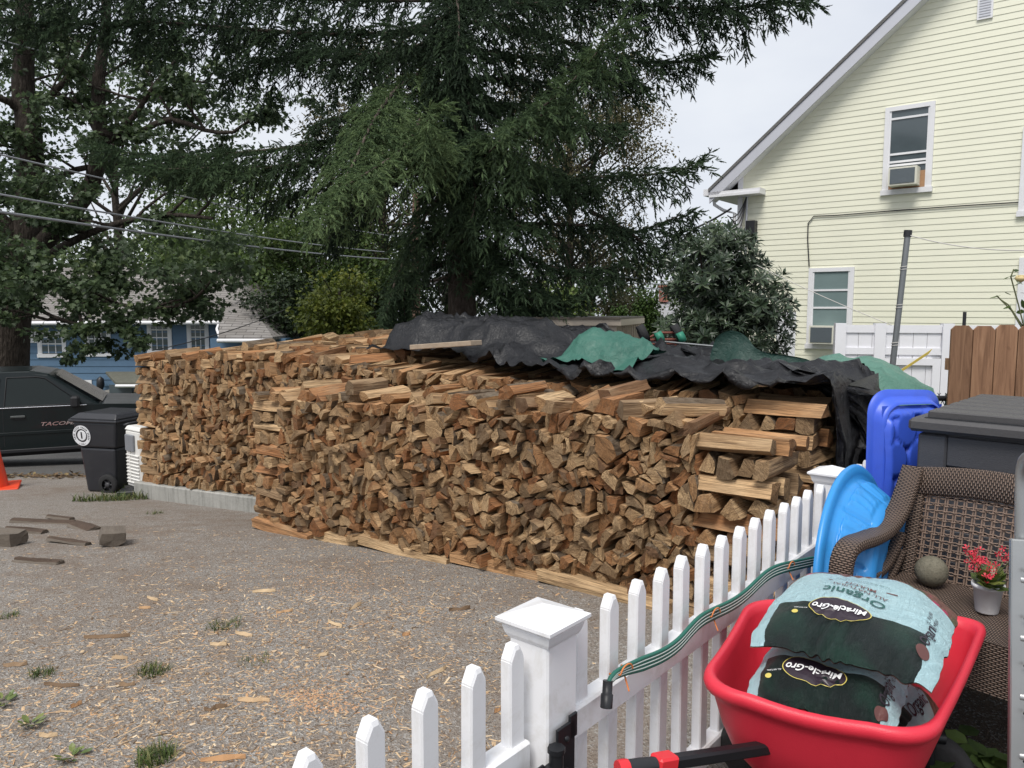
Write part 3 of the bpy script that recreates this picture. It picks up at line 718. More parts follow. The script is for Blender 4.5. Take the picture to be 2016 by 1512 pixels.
m = MB(); m.hexa([(x_-.01, y_-.02, zr+.001) for x_, y_ in rr]+[(x_-.01, y_-.02, zr+.03) for x_, y_ in rr]); m.build('roof', M_SHEDR, sh, True)
gh = thing('grey_roofed_house', 'distant house with grey roof and small brick chimney beyond the hedge', 'house', at(1320, 700, Y=46))
g = [at(1284, 632, Y=44), at(1370, 632, Y=44), at(1346, 590, Y=49), at(1290, 590, Y=49)]
roofpoly(g, .15, simple('pale_grey_roof', (.28, .28, .29), .9, var=.15, vscale=3), 'roof', gh)
m = MB(); q0, q1 = at(1288, 640, Y=45), at(1365, 640, Y=45); m.box(((q0[0]+q1[0])/2, 47, -1.5), (q1[0]-q0[0], 4, 4)); m.build('wall', M_WHITE, gh, True)
m = MB(); q0 = at(1307, 580, Y=47.5); m.box((q0[0], q0[1], q0[2]), (.5, .5, .9)); m.box((q0[0], q0[1], q0[2]+.5), (.6, .6, .1)); m.build('chimney', simple('chimney_brick', (.32, .13, .10), .9, var=.25, vscale=8), gh, True)
m = MB(); q0 = at(1313, 612, Y=46); m.tube([q0+np.array([0, 0, -.4]), q0+np.array([0, 0, .15])], .06, 8); m.build('vent_pipe', M_WHITE, gh, True)
# ---------------------------------------------------------------- fences at the right rear
M_VINYL = simple('white_vinyl', (.76, .76, .79), .42, var=.04, vscale=2, dirt=(.60, .60, .58), dirtfac=.2)
VW = Wall(at(1662, 700, Y=9.2)[:2], (1, -.22)); vf = thing('vinyl_fence', 'white vinyl privacy fence with a gate below the yellow house', 'fence', VW.P(0, 0, -.6))
tz = VW.hit(1760, 640)[1]; t2 = VW.hit(2060, 640)[0]; zm = VW.hit(1700, 689)[1]; tg = VW.hit(1738, 700)[0]; tg2 = VW.hit(1862, 700)[0]
def vpart(name, *a, mat=M_VINYL):
    m = MB(); VW.slab(m, *a); return m.build(name, mat, vf, True)
vpart('top_rail', 0, t2, -.03, .03, tz-.09, tz); vpart('middle_rail', 0, t2, -.03, .03, zm-.05, zm+.03); vpart('bottom_rail', 0, t2, -.03, .03, -.6, -.5)
for k in range(int(t2/.15)):
    if k*.15+.15 > t2: break
    vpart('board', k*.15+.002, k*.15+.147, -.012, .012, zm+.03, tz-.09); vpart('board', k*.15+.002, k*.15+.147, -.012, .012, -.5, zm-.05)
for tt in (-.06, tg-.05, tg2): vpart('post', tt-.06, tt+.06, -.062, .062, -.65, tz+.02)
vpart('gate_rail', tg+.012, tg2-.062, .013, .05, zm-.17, zm-.09); vpart('gate_stile', tg+.012, tg+.1, .013, .052, -.55, zm-.09); vpart('gate_stile', tg2-.15, tg2-.064, .013, .052, -.55, zm-.09)
t_, z_ = VW.hit(1855, 640); vpart('hinge_bar', t_-.008, t_+.008, .032, .05, zm, tz-.02, mat=M_GREYT)
m = MB(); q0, q1 = np.array(at(1764, 737, Y=8.7)), np.array(at(1832, 692, Y=8.75)); d_ = np.array([.02, 0, .03]); m.add([q0-d_, q0+d_, q1+d_, q1-d_, q0-d_+[0, .008, 0], q0+d_+[0, .008, 0], q1+d_+[0, .008, 0], q1-d_+[0, .008, 0]], [(0, 1, 2, 3), (7, 6, 5, 4), (0, 4, 5, 1), (1, 5, 6, 2), (2, 6, 7, 3), (3, 7, 4, 0)])
tag(m.build('tie_strap', simple('yellow_strap', (.62, .47, .10), .7)), 'yellow webbing strap slanting in front of the white vinyl gate', 'strap')
s = NT('stained_cedar'); v = s.coord('Object', (9, 9, .7)); oi = s.n('ShaderNodeObjectInfo'); g = s.noise(v, 2.5, 6, .65, 1.5); kn = s.noise(s.coord('Object', (3, 3, 2)), 2.2, 2, .5)
c = s.ramp(g, [(.3, (.15, .078, .045)), (.55, (.28, .155, .09)), (.75, (.36, .215, .13))]); c = s.mix(s.ramp(kn, [(.68, 0.0), (.76, .8)]), c, (.07, .03, .017))
c = s.mix(1.0, c, s.math('ADD', s.math('MULTIPLY', oi.outputs['Random'], .4), .8), 'MULTIPLY'); M_CEDAR = s.pbsdf(c, .8, 0, .25, s.bump(g, .004))
CW = Wall(at(1869, 700, Y=5.25)[:2], (1, -.1)); cf = thing('wood_fence', 'brown dog-eared wooden fence behind the dark storage box', 'fence', CW.P(0, 0, -.15)); zt = CW.hit(1940, 640)[1]
for k in range(7):
    m = MB(); a0, a1 = k*.1445+.002, k*.1445+.139; e = .028; zk = zt+random.uniform(-.008, .008); P = CW.P
    m.prism([P(a0, .01, -.1), P(a1, .01, -.1), P(a1, .01, zk-e), P(a1-e, .01, zk), P(a0+e, .01, zk), P(a0, .01, zk-e)], (0, 0, 0), tuple(-CW.n*.018)+(0,)); m.build('board', M_CEDAR, cf, True)
for zz in (.2, 1.2):
    m = MB(); CW.slab(m, 0, 1.0, -.06, -.009, zz, zz+.08); m.build('rail', M_CEDAR, cf, True)
m = MB(); q0 = at(1898, 640, Y=5.5); m.tube([(q0[0], q0[1], -.1), (q0[0], q0[1], at(1898, 614, Y=5.5)[2])], .012, 8); tag(m.build('metal_stake', M_DARK), 'thin dark metal stake rising behind the brown wooden fence', 'stake')
M_GALV = simple('galvanised', (.22, .23, .235), .45, metal=.7, var=.15)
cl = thing('chain_link_fence', 'short run of chain-link fence between the green tarp and brown fence', 'fence', at(1830, 900, Y=5.4)); LW = Wall(at(1770, 780, Y=5.4)[:2], (1, 0)); tt = LW.hit(1872, 780)[0]; zt = LW.hit(1830, 776)[1]
m = MB()
for k in range(-14, 14):
    for sg in (-1, 1):
        pts = []; n_ = 15
        for i in range(n_+1):
            x_ = k*.055+sg*i*.0275+(.4 if sg < 0 else 0); z_ = zt-.012+.02-i*.045
            if 0 <= x_ <= tt: pts.append(LW.P(x_, .006*sg*(1 if i % 2 else -1), z_))
        if len(pts) > 1: m.tube(pts, .0028, 4)
tag(m.build('wire_mesh', M_GALV, cl, True), kind='stuff')
m = MB(); m.tube([LW.P(-.2, 0, zt-.03), LW.P(tt+.05, 0, zt-.03)], .02, 8); m.build('top_rail', M_DARK, cl, True)
m = MB(); m.tube([LW.P(tt-.0, -.03, -.2), LW.P(tt-.0, -.03, zt)], .022, 8); m.build('post', M_GALV, cl, True)
# ---------------------------------------------------------------- clothesline pole, utility pole and lines
cp = thing('clothesline_pole', 'leaning grey metal pole with a black cap in front of the yellow house', 'pole', at(1752, 790, Y=7.2))
p0, p1 = at(1748, 800, Y=7.2), at(1787, 462, Y=7.2); m = MB(); m.tube([p0-np.array([0.06, 0, .6]), p0, p1], .027, 10); m.build('pole', M_GALV, cp, True)
m = MB(); m.tube([p1-(p1-p0)*.012, p1+(p1-p0)*.025], .036, 10); m.build('cap', M_DARK, cp, True)
M_ROPE = simple('pale_rope', (.55, .53, .5), .8)
for k in range(3):
    m = MB(); c_ = p0+(p1-p0)*(.35+.22*k); m.tube([c_+np.array([.029*math.cos(a_), .029*math.sin(a_), .004*a_]) for a_ in np.linspace(0, 12, 30)], .004, 4); m.build('rope_wrap', M_ROPE, cp, True)
wire('clothesline', 'thin twisted line running right from the top of the leaning pole', [p1, at(2060, 492, Y=6)], .005, M_ROPE, .05)
wire('clothesline', 'thin pale line slanting down past the lower window to the leaning pole', [at(1490, 522, Y=9.5), at(1755, 640, Y=7.2)], .004, M_ROPE, .02)
up = thing('utility_pole', 'weathered wooden utility pole with coiled wire left of the spruce trunk', 'pole', at(818, 700, Y=26))
a_, b_ = at(817, 740, Y=26), at(820, 380, Y=26); m = MB(); m.tube([a_, b_], [.17, .13], 12); m.build('pole', simple('pole_wood', (.16, .10, .075), .9, var=.3, vscale=2, stretch=(8, 8, .6)), up, True)
m = MB()
for k in range(4):
    c_ = at(843+k, 535, Y=26); m.tube([c_+np.array([.42*math.cos(t)*(1-.06*k), .02*k, .5*math.sin(t)*(1-.05*k)]) for t in np.linspace(0, 6.28, 20)], .02, 5)
m.build('wire_coil', M_BLACKW, up, True)
m = MB()
for zpy in (486, 512, 545): m.box(at(819, zpy, Y=25.85), (.5, .1, .07))
m.build('bracket', M_DARK, up, True)
M_LINE = simple('line_pale', (.30, .31, .33), .5, var=.1); G = 'overhead lines strung to the utility pole'
L2 = [((-60, 372, 9.5), (815, 500, 25.9), .014, M_LINE, 'pale upper power line crossing the maple'), ((-60, 408, 9.5), (815, 512, 25.9), .018, M_LINE, 'thick grey communication line crossing the maple below the power line'),
      ((-60, 290, 9.5), (815, 470, 25.9), .012, M_LINE, 'thin overhead line high across the maple crown'), ((-60, 62, 14), (560, 205, 24), .012, M_LINE, 'thin overhead line near the top left corner'),
      ((820, 493, 26), (1400, 560, 38), .03, M_LINE, 'overhead line running right behind the spruce trunk'), ((820, 533, 26), (1380, 560, 40), .034, M_LINE, 'lower overhead line running right behind the spruce trunk'),
      ((820, 520, 26), (1380, 574, 40), .03, M_LINE, 'lowest overhead line toward the grey-roofed house'), ((1290, 468, 17), (1440, 410, 15.8), .02, M_BLACKW, 'black service drop slanting up to the yellow house corner'),
      ((1180, 560, 24), (1437, 440, 15.8), .014, M_BLACKW, 'thin black service wire below the service drop'), ((300, 690, 20), (560, 610, 26), .014, M_BLACKW, 'thin dark wire slanting past the blue house windows')]
for (x0, y0, d0), (x1, y1, d1), r_, mt, lb in L2: wire('power_line', lb, [at(x0, y0, Y=d0), at(x1, y1, Y=d1)], r_, mt, .12, G)
# ================================================================ trees and plants
rg = np.random.default_rng(5)
def leaf_mat(name, stops, rough=.55, trans=.3, spec=.35):
    s = NT(name); c = s.ramp(s.attr('rnd'), stops); return s.pbsdf(c, rough, 0, spec, None, 0, trans)
def bark_mat(name, c0, c1, c2, sc=6):
    s = NT(name); v = s.coord('Object', (1, 1, .32)); vo = s.n('ShaderNodeTexVoronoi'); vo.inputs['Scale'].default_value = sc*4; s.l(v, vo.inputs['Vector'])
    g = s.noise(v, sc*2.2, 6, .7, .6); f = s.noise(v, sc*12, 4, .7)
    c = s.ramp(g, [(.3, c0), (.52, c1), (.72, c2)]); c = s.mix(s.ramp(vo.outputs['Distance'], [(.0, .0), (.5, .5)]), c, c0); c = s.mix(s.ramp(f, [(.5, 0.0), (.75, .4)]), c, c2)
    return s.pbsdf(c, .92, 0, .15, s.bump(s.math('ADD', g, s.math('ADD', vo.outputs['Distance'], s.math('MULTIPLY', f, .4))), .03, 1))
M_SBARK = bark_mat('spruce_bark', (.045, .034, .027), (.13, .105, .088), (.25, .215, .185), 5)
M_MBARK = bark_mat('maple_bark', (.02, .016, .013), (.055, .045, .037), (.11, .092, .078), 5)
M_NEEDLE = leaf_mat('spruce_needles', [(0, (.032, .050, .032)), (.35, (.060, .096, .051)), (.65, (.10, .155, .074)), (1, (.18, .25, .112))], .6, .15, .25)
M_DEAD = simple('dead_twigs', (.10, .082, .066), .9, var=.3)
def resample(pts, step):
    P = np.array(pts, float); d = np.r_[0, np.cumsum(np.linalg.norm(np.diff(P, axis=0), axis=1))]
    n = max(2, int(d[-1]/step)+1); t = np.linspace(0, d[-1], n); return np.stack([np.interp(t, d, P[:, i]) for i in range(3)], 1)
def smooth_path(pts, step=.25, it=2):
    P = np.array(pts, float)
    for _ in range(it):
        Q = [P[0]]
        for i in range(len(P)-1): Q += [P[i]*.75+P[i+1]*.25, P[i]*.25+P[i+1]*.75]
        P = np.array(Q+[P[-1]])
    return resample(P, step)
# --- twig: a finger of needles along +x, unit length
def twig_template(nn, wid=.05, rad=.17, fwd=.16):
    V = []; F = []
    for k in range(nn):
        a = k/nn*.95; an = k*2.399; r = np.array([0, math.cos(an), math.sin(an)]); b = len(V); rr = rad*(1-.35*a)
        side = np.array([0, -math.sin(an), math.cos(an)])
        V += [np.array([a, 0, 0])-side*wid*.5, np.array([a, 0, 0])+side*wid*.5, np.array([a+fwd, 0, 0])+r*rr]; F.append((b, b+1, b+2))
    return np.array(V), np.array(F)
def finger(nn):
    V = []; F = []
    for k in range(3):                     # three crossed blades give the finger its body
        a = k*math.pi/3; r = np.array([0, math.cos(a), math.sin(a)]); b = len(V)
        V += [np.zeros(3), np.array([.42, 0, 0])+r*.08, np.array([1, 0, 0]), np.array([.42, 0, 0])-r*.08]; F += [(b, b+1, b+2), (b, b+2, b+3)]
    v, f = twig_template(nn, .085, .19, .12); F += [tuple(q+len(V)) for q in f]; return np.array(V+list(v)), np.array(F)
TW_HI = finger(9); TW_LO = None
spr = thing('spruce_tree', 'tall dark spruce with drooping boughs behind the firewood', 'tree', at(908, 800, Y=11.6))
TRK = [at(910, 860, Y=11.6), at(910, 640, Y=11.6), at(909, 480, Y=11.6), at(904, 300, Y=11.6), at(896, 100, Y=11.6), at(893, -100, Y=11.6), at(890, -500, Y=11.6), at(888, -1100, Y=11.6)]
m = MB(); tp = smooth_path(TRK, .3); nr = len(tp)
m.tube(tp, [.245*(1-.78*(i/nr)**.9)+(.06*max(0, 1-i/4)) for i in range(nr)], 14); m.build('trunk', M_SBARK, spr, True)
limbs = MB(); TWP = []; TWD = []; TWL = []; TWC = []; TWQ = []; dead = MB()
def add_twigs(path, dens, ln, bright, droop, hi):
    n = len(path)
    for i in range(n):
        t = path[min(i+1, n-1)]-path[max(i-1, 0)]; t = t/(np.linalg.norm(t)+1e-9)
        sd = np.cross(t, (0, 0, 1)); sn = np.linalg.norm(sd); sd = sd/sn if sn > .2 else np.array([1., 0, 0])
        for s_ in (-1, 1):
            if rg.random() < dens:
                d = t*rg.uniform(.5, 1.1)+sd*s_*rg.uniform(.3, 1.0)+np.array([0, 0, rg.normal(-droop, .3)])+rg.normal(0, .18, 3)
                TWP.append(path[i]+rg.normal(0, .012, 3)); TWD.append(d); TWL.append(ln*rg.uniform(.65, 1.25)); TWC.append(np.clip(bright+rg.normal(0, .12), 0, 1)); TWQ.append(hi)
    TWP.append(path[-1]); TWD.append(path[-1]-path[-2]); TWL.append(ln*1.2); TWC.append(min(1, bright+.1)); TWQ.append(hi)
def bough(pts, bright=.4, hang=.7, spread=.75, dens=1.0, hi=True, r0=.036, start=.12, twl=.125, deadw=.3):
    """main limb along pts; flat side sprays, hanging sprays below, needle twigs on all"""
    P = smooth_path(pts, .07); n = len(P); r0_ = r0
    limbs.tube(P[::3] if n > 6 else P, [max(.008, r0_*(1-.85*i/len(P[::3]))) for i in range(len(P[::3]) if n > 6 else n)], 6)
    T = np.gradient(P, axis=0); T /= np.linalg.norm(T, axis=1, keepdims=True)+1e-9
    for i in range(int(n*start), n):
        f = i/n; t = T[i]; sd = np.cross(t, (0, 0, 1)); sd /= np.linalg.norm(sd)+1e-9
        taper = (.35+1.1*math.sin(math.pi*min(1, (f-start)/(1-start)*.8+.14)))
        for k in range(3 if hi else 2):
            if rg.random() > .92*dens: continue
            kind = rg.random()
            if kind < .62:   # side spray, forward then drooping
                L_ = spread*1.15*taper*rg.uniform(.35, 1.0); s_ = rg.choice((-1, 1)); d0 = sd*s_*rg.uniform(.55, 1)+t*rg.uniform(.35, .9)+np.array([0, 0, rg.uniform(-.15, .35)])
            else:            # hanging branchlet
                L_ = hang*.85*taper*rg.uniform(.3, 1.0); d0 = np.array([0, 0, -1.0])+sd*rg.normal(0, .35)+t*rg.uniform(0, .5)
            d0 = d0/np.linalg.norm(d0); ns = max(2, int(L_/.055)); p = P[i].copy(); path = [p.copy()]; d = d0.copy()
            for q in range(ns):
                d = d+np.array([0, 0, -.09 if kind < .62 else -.05])+rg.normal(0, .06, 3); d /= np.linalg.norm(d); p = p+d*.055; path.append(p.copy())
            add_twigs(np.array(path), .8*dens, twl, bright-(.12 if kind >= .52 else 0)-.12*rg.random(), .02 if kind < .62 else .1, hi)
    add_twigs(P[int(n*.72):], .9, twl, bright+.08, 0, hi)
def B(*q): return [at(x, y, Y=d) for x, y, d in q]
BOUGHS = [  # value after each path paints sunlit boughs paler, shaded ones darker
 (B((893, 130, 11.5), (800, 150, 10.6), (735, 230, 9.6), (690, 340, 8.9), (640, 400, 8.5), (605, 425, 8.3)), .9, .75, .6, 1.1),
 (B((890, 180, 11.4), (840, 210, 10.4), (800, 290, 9.4), (740, 330, 8.8), (665, 375, 8.5)), .92, .8, .55, 1.0),
 (B((870, 320, 11.2), (850, 300, 9.6), (838, 250, 9.0), (845, 214, 8.8)), .95, .5, .4, 1.1),
 (B((905, 340, 11.4), (960, 290, 10.2), (1060, 220, 9.6), (1140, 150, 9.3), (1185, 90, 9.2), (1215, 50, 9.1)), .72, .85, .6, 1.15),
 (B((905, 380, 11.4), (960, 300, 10), (1020, 250, 9.6), (1100, 210, 9.4)), .68, .9, .6, 1.1),
 (B((910, 430, 11.4), (1030, 370, 10.8), (1130, 350, 10.6), (1250, 345, 10.4), (1330, 340, 10.3), (1372, 322, 10.2)), .42, .6, .55, 1.05),
 (B((915, 440, 11.4), (1080, 440, 10.8), (1190, 445, 10.6), (1240, 462, 10.5), (1300, 440, 10.4), (1360, 415, 10.3)), .3, .75, .5, .95),
 (B((1160, 415, 10.7), (1240, 455, 10.5), (1290, 500, 10.4), (1330, 470, 10.4)), .3, .55, .5, 1.0),
 (B((900, 40, 11.5), (1050, 60, 11.2), (1200, 110, 11), (1300, 130, 10.8), (1395, 110, 10.6)), .34, .55, .6, 1.1),
 (B((900, -20, 11.5), (1080, -10, 11.2), (1250, 10, 10.8), (1420, 20, 10.4), (1590, 0, 10)), .3, .75, .65, 1.15),
 (B((900, -90, 11.5), (1100, -70, 11), (1300, -50, 10.5), (1500, -20, 10)), .3, .8, .65, 1.1),
 (B((893, 210, 11.5), (760, 250, 11.4), (620, 285, 11.3), (480, 300, 11.1), (330, 315, 10.9), (200, 290, 10.8)), .52, .62, .62, 1.15),
 (B((893, 240, 11.5), (720, 300, 11.4), (560, 330, 11.2), (420, 330, 10.8), (250, 335, 10.4)), .55, .5, .6, 1.05),
 (B((893, 60, 11.5), (700, 70, 11.4), (500, 60, 11.3), (300, 40, 11), (120, 50, 10.7), (-40, 30, 10.5)), .3, .6, .65, 1.15),
 (B((893, 0, 11.5), (650, 0, 11.4), (420, -10, 11.2), (200, 0, 10.8), (40, -20, 10.4)), .3, .7, .7, 1.15),
 (B((893, 90, 11.5), (720, 110, 11.5), (560, 110, 11.4), (440, 150, 11.2)), .25, .95, .55, 1.1),
 (B((905, 440, 11.5), (850, 460, 11.2), (800, 500, 10.9), (775, 560, 10.8), (760, 620, 10.8)), .42, .55, .5, 1.15),
 (B((905, 520, 11.5), (830, 520, 11.3), (790, 570, 11.1), (800, 640, 11)), .34, .5, .5, 1.1),
 (B((915, 470, 11.5), (980, 480, 10.9), (1060, 520, 10.6), (1150, 540, 10.4), (1220, 520, 10.4)), .4, .55, .55, 1.1),
 (B((915, 540, 11.5), (980, 560, 11), (1060, 600, 10.6), (1120, 595, 10.4), (1165, 565, 10.3)), .46, .4, .5, 1.15),
 (B((915, 500, 11.5), (960, 540, 11), (1010, 580, 10.8), (1040, 620, 10.7)), .4, .35, .5, 1.1),
 (B((905, 400, 11.5), (950, 410, 10.6), (1000, 440, 10.2), (1060, 455, 10.1)), .55, .6, .55, 1.1),
 (B((905, 350, 11.5), (860, 390, 10.6), (830, 440, 10.3), (800, 470, 10.2)), .5, .6, .5, 1.05),
 (B((900, 300, 11.5), (930, 330, 10.4), (940, 400, 10.1), (920, 450, 10)), .5, .6, .5, 1.0),
 (B((893, 150, 11.5), (940, 160, 11.2), (1030, 150, 11), (1110, 190, 10.9)), .25, .7, .6, 1.0),
 (B((893, 30, 11.5), (860, 40, 10.6), (820, 60, 10.2), (770, 50, 10)), .3, .8, .6, 1.0),
 (B((893, -10, 11.5), (950, -10, 10.6), (1020, 10, 10.2), (1100, 0, 10)), .3, .8, .6, 1.0),
 (B((893, 260, 11.6), (800, 300, 12.4), (700, 400, 12.8), (640, 480, 13)), .18, .7, .6, 1.0),
 (B((905, 260, 11.6), (1000, 300, 12.4), (1080, 400, 12.8)), .2, .7, .6, .9),
 (B((900, 60, 11.5), (900, 90, 10.6), (890, 130, 10.2), (880, 190, 10)), .3, .8, .7, 1.1), (B((900, 160, 11.5), (910, 180, 10.6), (930, 220, 10.2), (940, 290, 10.1)), .35, .8, .7, 1.1),
 (B((900, -30, 11.5), (900, 0, 10.4), (905, 50, 10), (900, 110, 9.9)), .3, .8, .7, 1.1), (B((905, 240, 11.5), (890, 260, 10.5), (880, 310, 10.2), (875, 380, 10.1)), .4, .7, .6, 1.1),
 (B((905, 300, 11.5), (1000, 330, 11), (1080, 330, 10.7), (1170, 370, 10.5)), .4, .7, .65, 1.1), (B((905, 200, 11.5), (1010, 210, 11), (1120, 240, 10.8), (1220, 250, 10.7)), .35, .7, .65, 1.1),
 (B((905, 100, 11.5), (1020, 110, 11.2), (1160, 130, 11), (1260, 170, 10.9)), .32, .7, .65, 1.1), (B((893, 160, 11.5), (800, 190, 11.2), (700, 220, 11), (620, 250, 11)), .34, .7, .65, 1.1),
 (B((893, 60, 11.5), (800, 100, 11), (720, 110, 10.8), (640, 100, 10.8)), .3, .8, .65, 1.1), (B((905, 470, 11.5), (960, 500, 10.8), (1040, 560, 10.5), (1090, 590, 10.4)), .45, .45, .55, 1.1),
 (B((900, 420, 11.5), (880, 450, 10.6), (870, 490, 10.4)), .4, .5, .5, 1.0), (B((893, 330, 11.6), (760, 350, 12), (600, 380, 12), (520, 400, 12)), .2, .55, .6, 1.0)]
for pts, br, hg, spd, de in BOUGHS: bough(pts, br, hg, spd, de, True)
for k in range(60):                                   # inner boughs, shade put into needle colour, and the crown above the picture
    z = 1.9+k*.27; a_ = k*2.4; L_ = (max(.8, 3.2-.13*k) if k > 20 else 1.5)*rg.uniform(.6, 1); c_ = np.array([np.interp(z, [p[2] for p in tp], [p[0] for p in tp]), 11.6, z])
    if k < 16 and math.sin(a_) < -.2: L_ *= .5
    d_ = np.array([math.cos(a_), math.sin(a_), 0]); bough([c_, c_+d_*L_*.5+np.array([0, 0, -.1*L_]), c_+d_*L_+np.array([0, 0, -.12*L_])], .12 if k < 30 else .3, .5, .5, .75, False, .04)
limbs.build('limb', M_SBARK, spr, True)
for k in range(130):                                  # dead twigs below the crown
    c_ = at(905+rg.normal(0, 22), rg.uniform(330, 560), Y=11.4-rg.uniform(0, .35)); d_ = rg.normal(0, 1, 3); d_[2] = -abs(d_[2])*.6-.2; d_ /= np.linalg.norm(d_); p = [c_]
    for q in range(4): p.append(p[-1]+d_*.11+rg.normal(0, .03, 3))
    dead.tube(p, [.007, .006, .005, .004, .003], 4)
dead.build('dead_twigs', M_DEAD, spr, True)
TWP, TWD, TWL, TWC, TWQ = map(np.array, (TWP, TWD, TWL, TWC, TWQ))
def crown(parent, name, parts, mat):
    V = []; F = []; C = []; b = 0; iv = wmat(parent).inverted(); o = np.array(parent.location)
    for v, f, c in parts: V.append(v); F.append(f+b); C.append(c); b += len(v)
    V = np.concatenate(V)-o; return mesh_obj(name, np_mesh(name, V, np.concatenate(F), mat, np.concatenate(C)), parent)
pp = []
TW_LO = finger(6)
for hi, (tv_, tf_) in ((True, TW_HI), (False, TW_LO)):
    k = TWQ == hi
    if k.any():
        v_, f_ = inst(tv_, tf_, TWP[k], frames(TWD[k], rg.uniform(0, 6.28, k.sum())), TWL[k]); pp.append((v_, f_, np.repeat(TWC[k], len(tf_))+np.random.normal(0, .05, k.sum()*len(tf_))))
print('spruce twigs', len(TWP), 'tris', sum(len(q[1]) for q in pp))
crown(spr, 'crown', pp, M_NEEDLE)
# ---------------------------------------------------------------- broadleaf trees
def maple_leaf():
    a = [(0, 0), (.18, -.34), (.42, -.5), (.5, -.24), (.78, -.3), (.7, -.1), (1, 0), (.7, .1), (.78, .3), (.5, .24), (.42, .5), (.18, .34)]
    V = [(x, y, .12*abs(y)*2-.1*x*x) for x, y in a]; F = [(0, 1, 3), (1, 2, 3), (0, 3, 5), (3, 4, 5), (0, 5, 7), (5, 6, 7), (0, 7, 9), (7, 8, 9), (0, 9, 11), (9, 10, 11)]
    return np.array(V), np.array(F)
def oval_leaf(w=.34, fold=.1):
    return np.array([(0, 0, 0), (.45, -w, fold), (.45, w, fold), (1, 0, -.06)]), np.array([(0, 1, 3), (0, 3, 2)])
ML, OL = maple_leaf(), oval_leaf()
def clumps(centers, radii, per, size, c_mu, tmpl, flat=.55, droop=.5, csd=.16):
    """leaf clumps -> (V, F, rnd)"""
    N = len(centers); idx = np.repeat(np.arange(N), per); n = len(idx); u = rg.normal(0, 1, (n, 3)); u /= np.linalg.norm(u, axis=1, keepdims=True); r = rg.random(n)**.5
    off = u*r[:, None]; off[:, 2] *= flat; P = np.asarray(centers)[idx]+off*np.asarray(radii)[idx][:, None]
    D = off+rg.normal(0, .5, (n, 3)); D[:, 2] -= droop; R = frames(D, rg.normal(0, .6, n))
    cm = np.asarray(c_mu) if np.ndim(c_mu) else np.full(N, c_mu)
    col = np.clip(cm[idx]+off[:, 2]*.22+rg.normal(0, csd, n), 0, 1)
    V, F = inst(tmpl[0], tmpl[1], P, R, size*rg.uniform(.65, 1.2, n)); return V, F, np.repeat(col, len(tmpl[1]))
def limb_tree(mb, p, d, L_, r, depth, out):
    n = 5; path = [np.array(p)]; q = np.array(p, float); d = np.array(d, float)
    for i in range(n): d = d+rg.normal(0, .13, 3)+np.array([0, 0, .03]); d /= np.linalg.norm(d); q = q+d*L_/n; path.append(q.copy())
    mb.tube(path, [r*(1-.55*i/n) for i in range(n+1)], 7 if r > .05 else 5)
    if depth == 0: out.append(path[-1]); out.append(path[-3]); return
    for k in range(3 if depth > 1 else 3):
        b = path[2+k]; dd = d+rg.normal(0, .55, 3); dd /= np.linalg.norm(dd); limb_tree(mb, b, dd, L_*rg.uniform(.55, .75), r*.48, depth-1, out)
M_MLEAF = leaf_mat('maple_leaves', [(0, (.032, .050, .027)), (.45, (.062, .095, .045)), (.75, (.10, .145, .062)), (1, (.165, .21, .085))], .5, .4)
mpl = thing('maple_tree', 'large dark-trunked maple at the left edge behind the pickup', 'tree', at(20, 900, Y=17))
m = MB(); MY = 17
def lim(q, r0, r1): 
    P = smooth_path([at(x, y, Y=d) for x, y, d in q], .35); n = len(P); m.tube(P, [r0+(r1-r0)*i/(n-1) for i in range(n)], 10); return P
LP = [lim([(15, 960, 17), (18, 720, 17), (22, 620, 17), (40, 540, 17), (55, 480, 17)], .44, .36), lim([(50, 500, 17), (62, 420, 17), (60, 330, 17), (58, 250, 17), (42, 170, 17), (52, 60, 17), (40, -120, 17)], .33, .14),
      lim([(62, 510, 17), (110, 450, 16.6), (160, 400, 16.4), (190, 345, 16.2), (200, 270, 16), (190, 170, 16), (212, 50, 16), (205, -100, 16)], .21, .07),
      lim([(196, 290, 16), (260, 240, 15.8), (300, 170, 15.6), (345, 120, 15.5)], .08, .03), lim([(192, 262, 16), (280, 265, 15.6), (330, 225, 15.5), (410, 262, 15.3), (460, 260, 15)], .08, .03),
      lim([(58, 230, 17), (90, 195, 16.8), (150, 140, 16.5), (190, 60, 16.2)], .09, .03), lim([(45, 480, 17), (-30, 400, 16.5), (-120, 330, 16)], .2, .08), lim([(52, 230, 17), (10, 190, 16.6), (-60, 180, 16)], .1, .04),
      lim([(70, 520, 16.9), (130, 480, 16), (220, 440, 15), (330, 420, 14.5), (420, 430, 14.2)], .1, .03), lim([(60, 560, 16.9), (120, 560, 15.6), (200, 590, 14.8), (280, 610, 14.2), (370, 600, 13.8)], .07, .02),
      lim([(40, 560, 16.9), (70, 610, 15.6), (150, 640, 14.6), (240, 650, 14.2)], .06, .015), lim([(60, 420, 17), (120, 330, 17.5), (300, 320, 18), (450, 340, 18.5)], .08, .03)]
ends = []
for P in LP[1:]:
    for k in range(int(len(P)*.35), len(P), 2): d_ = rg.normal(0, 1, 3); d_[2] = abs(d_[2])*.3; limb_tree(m, P[k], d_/np.linalg.norm(d_), rg.uniform(.7, 1.5), .035, 1, ends)
m.build('trunk', M_MBARK, mpl, True)
cc = []; rr_ = []; mu = []
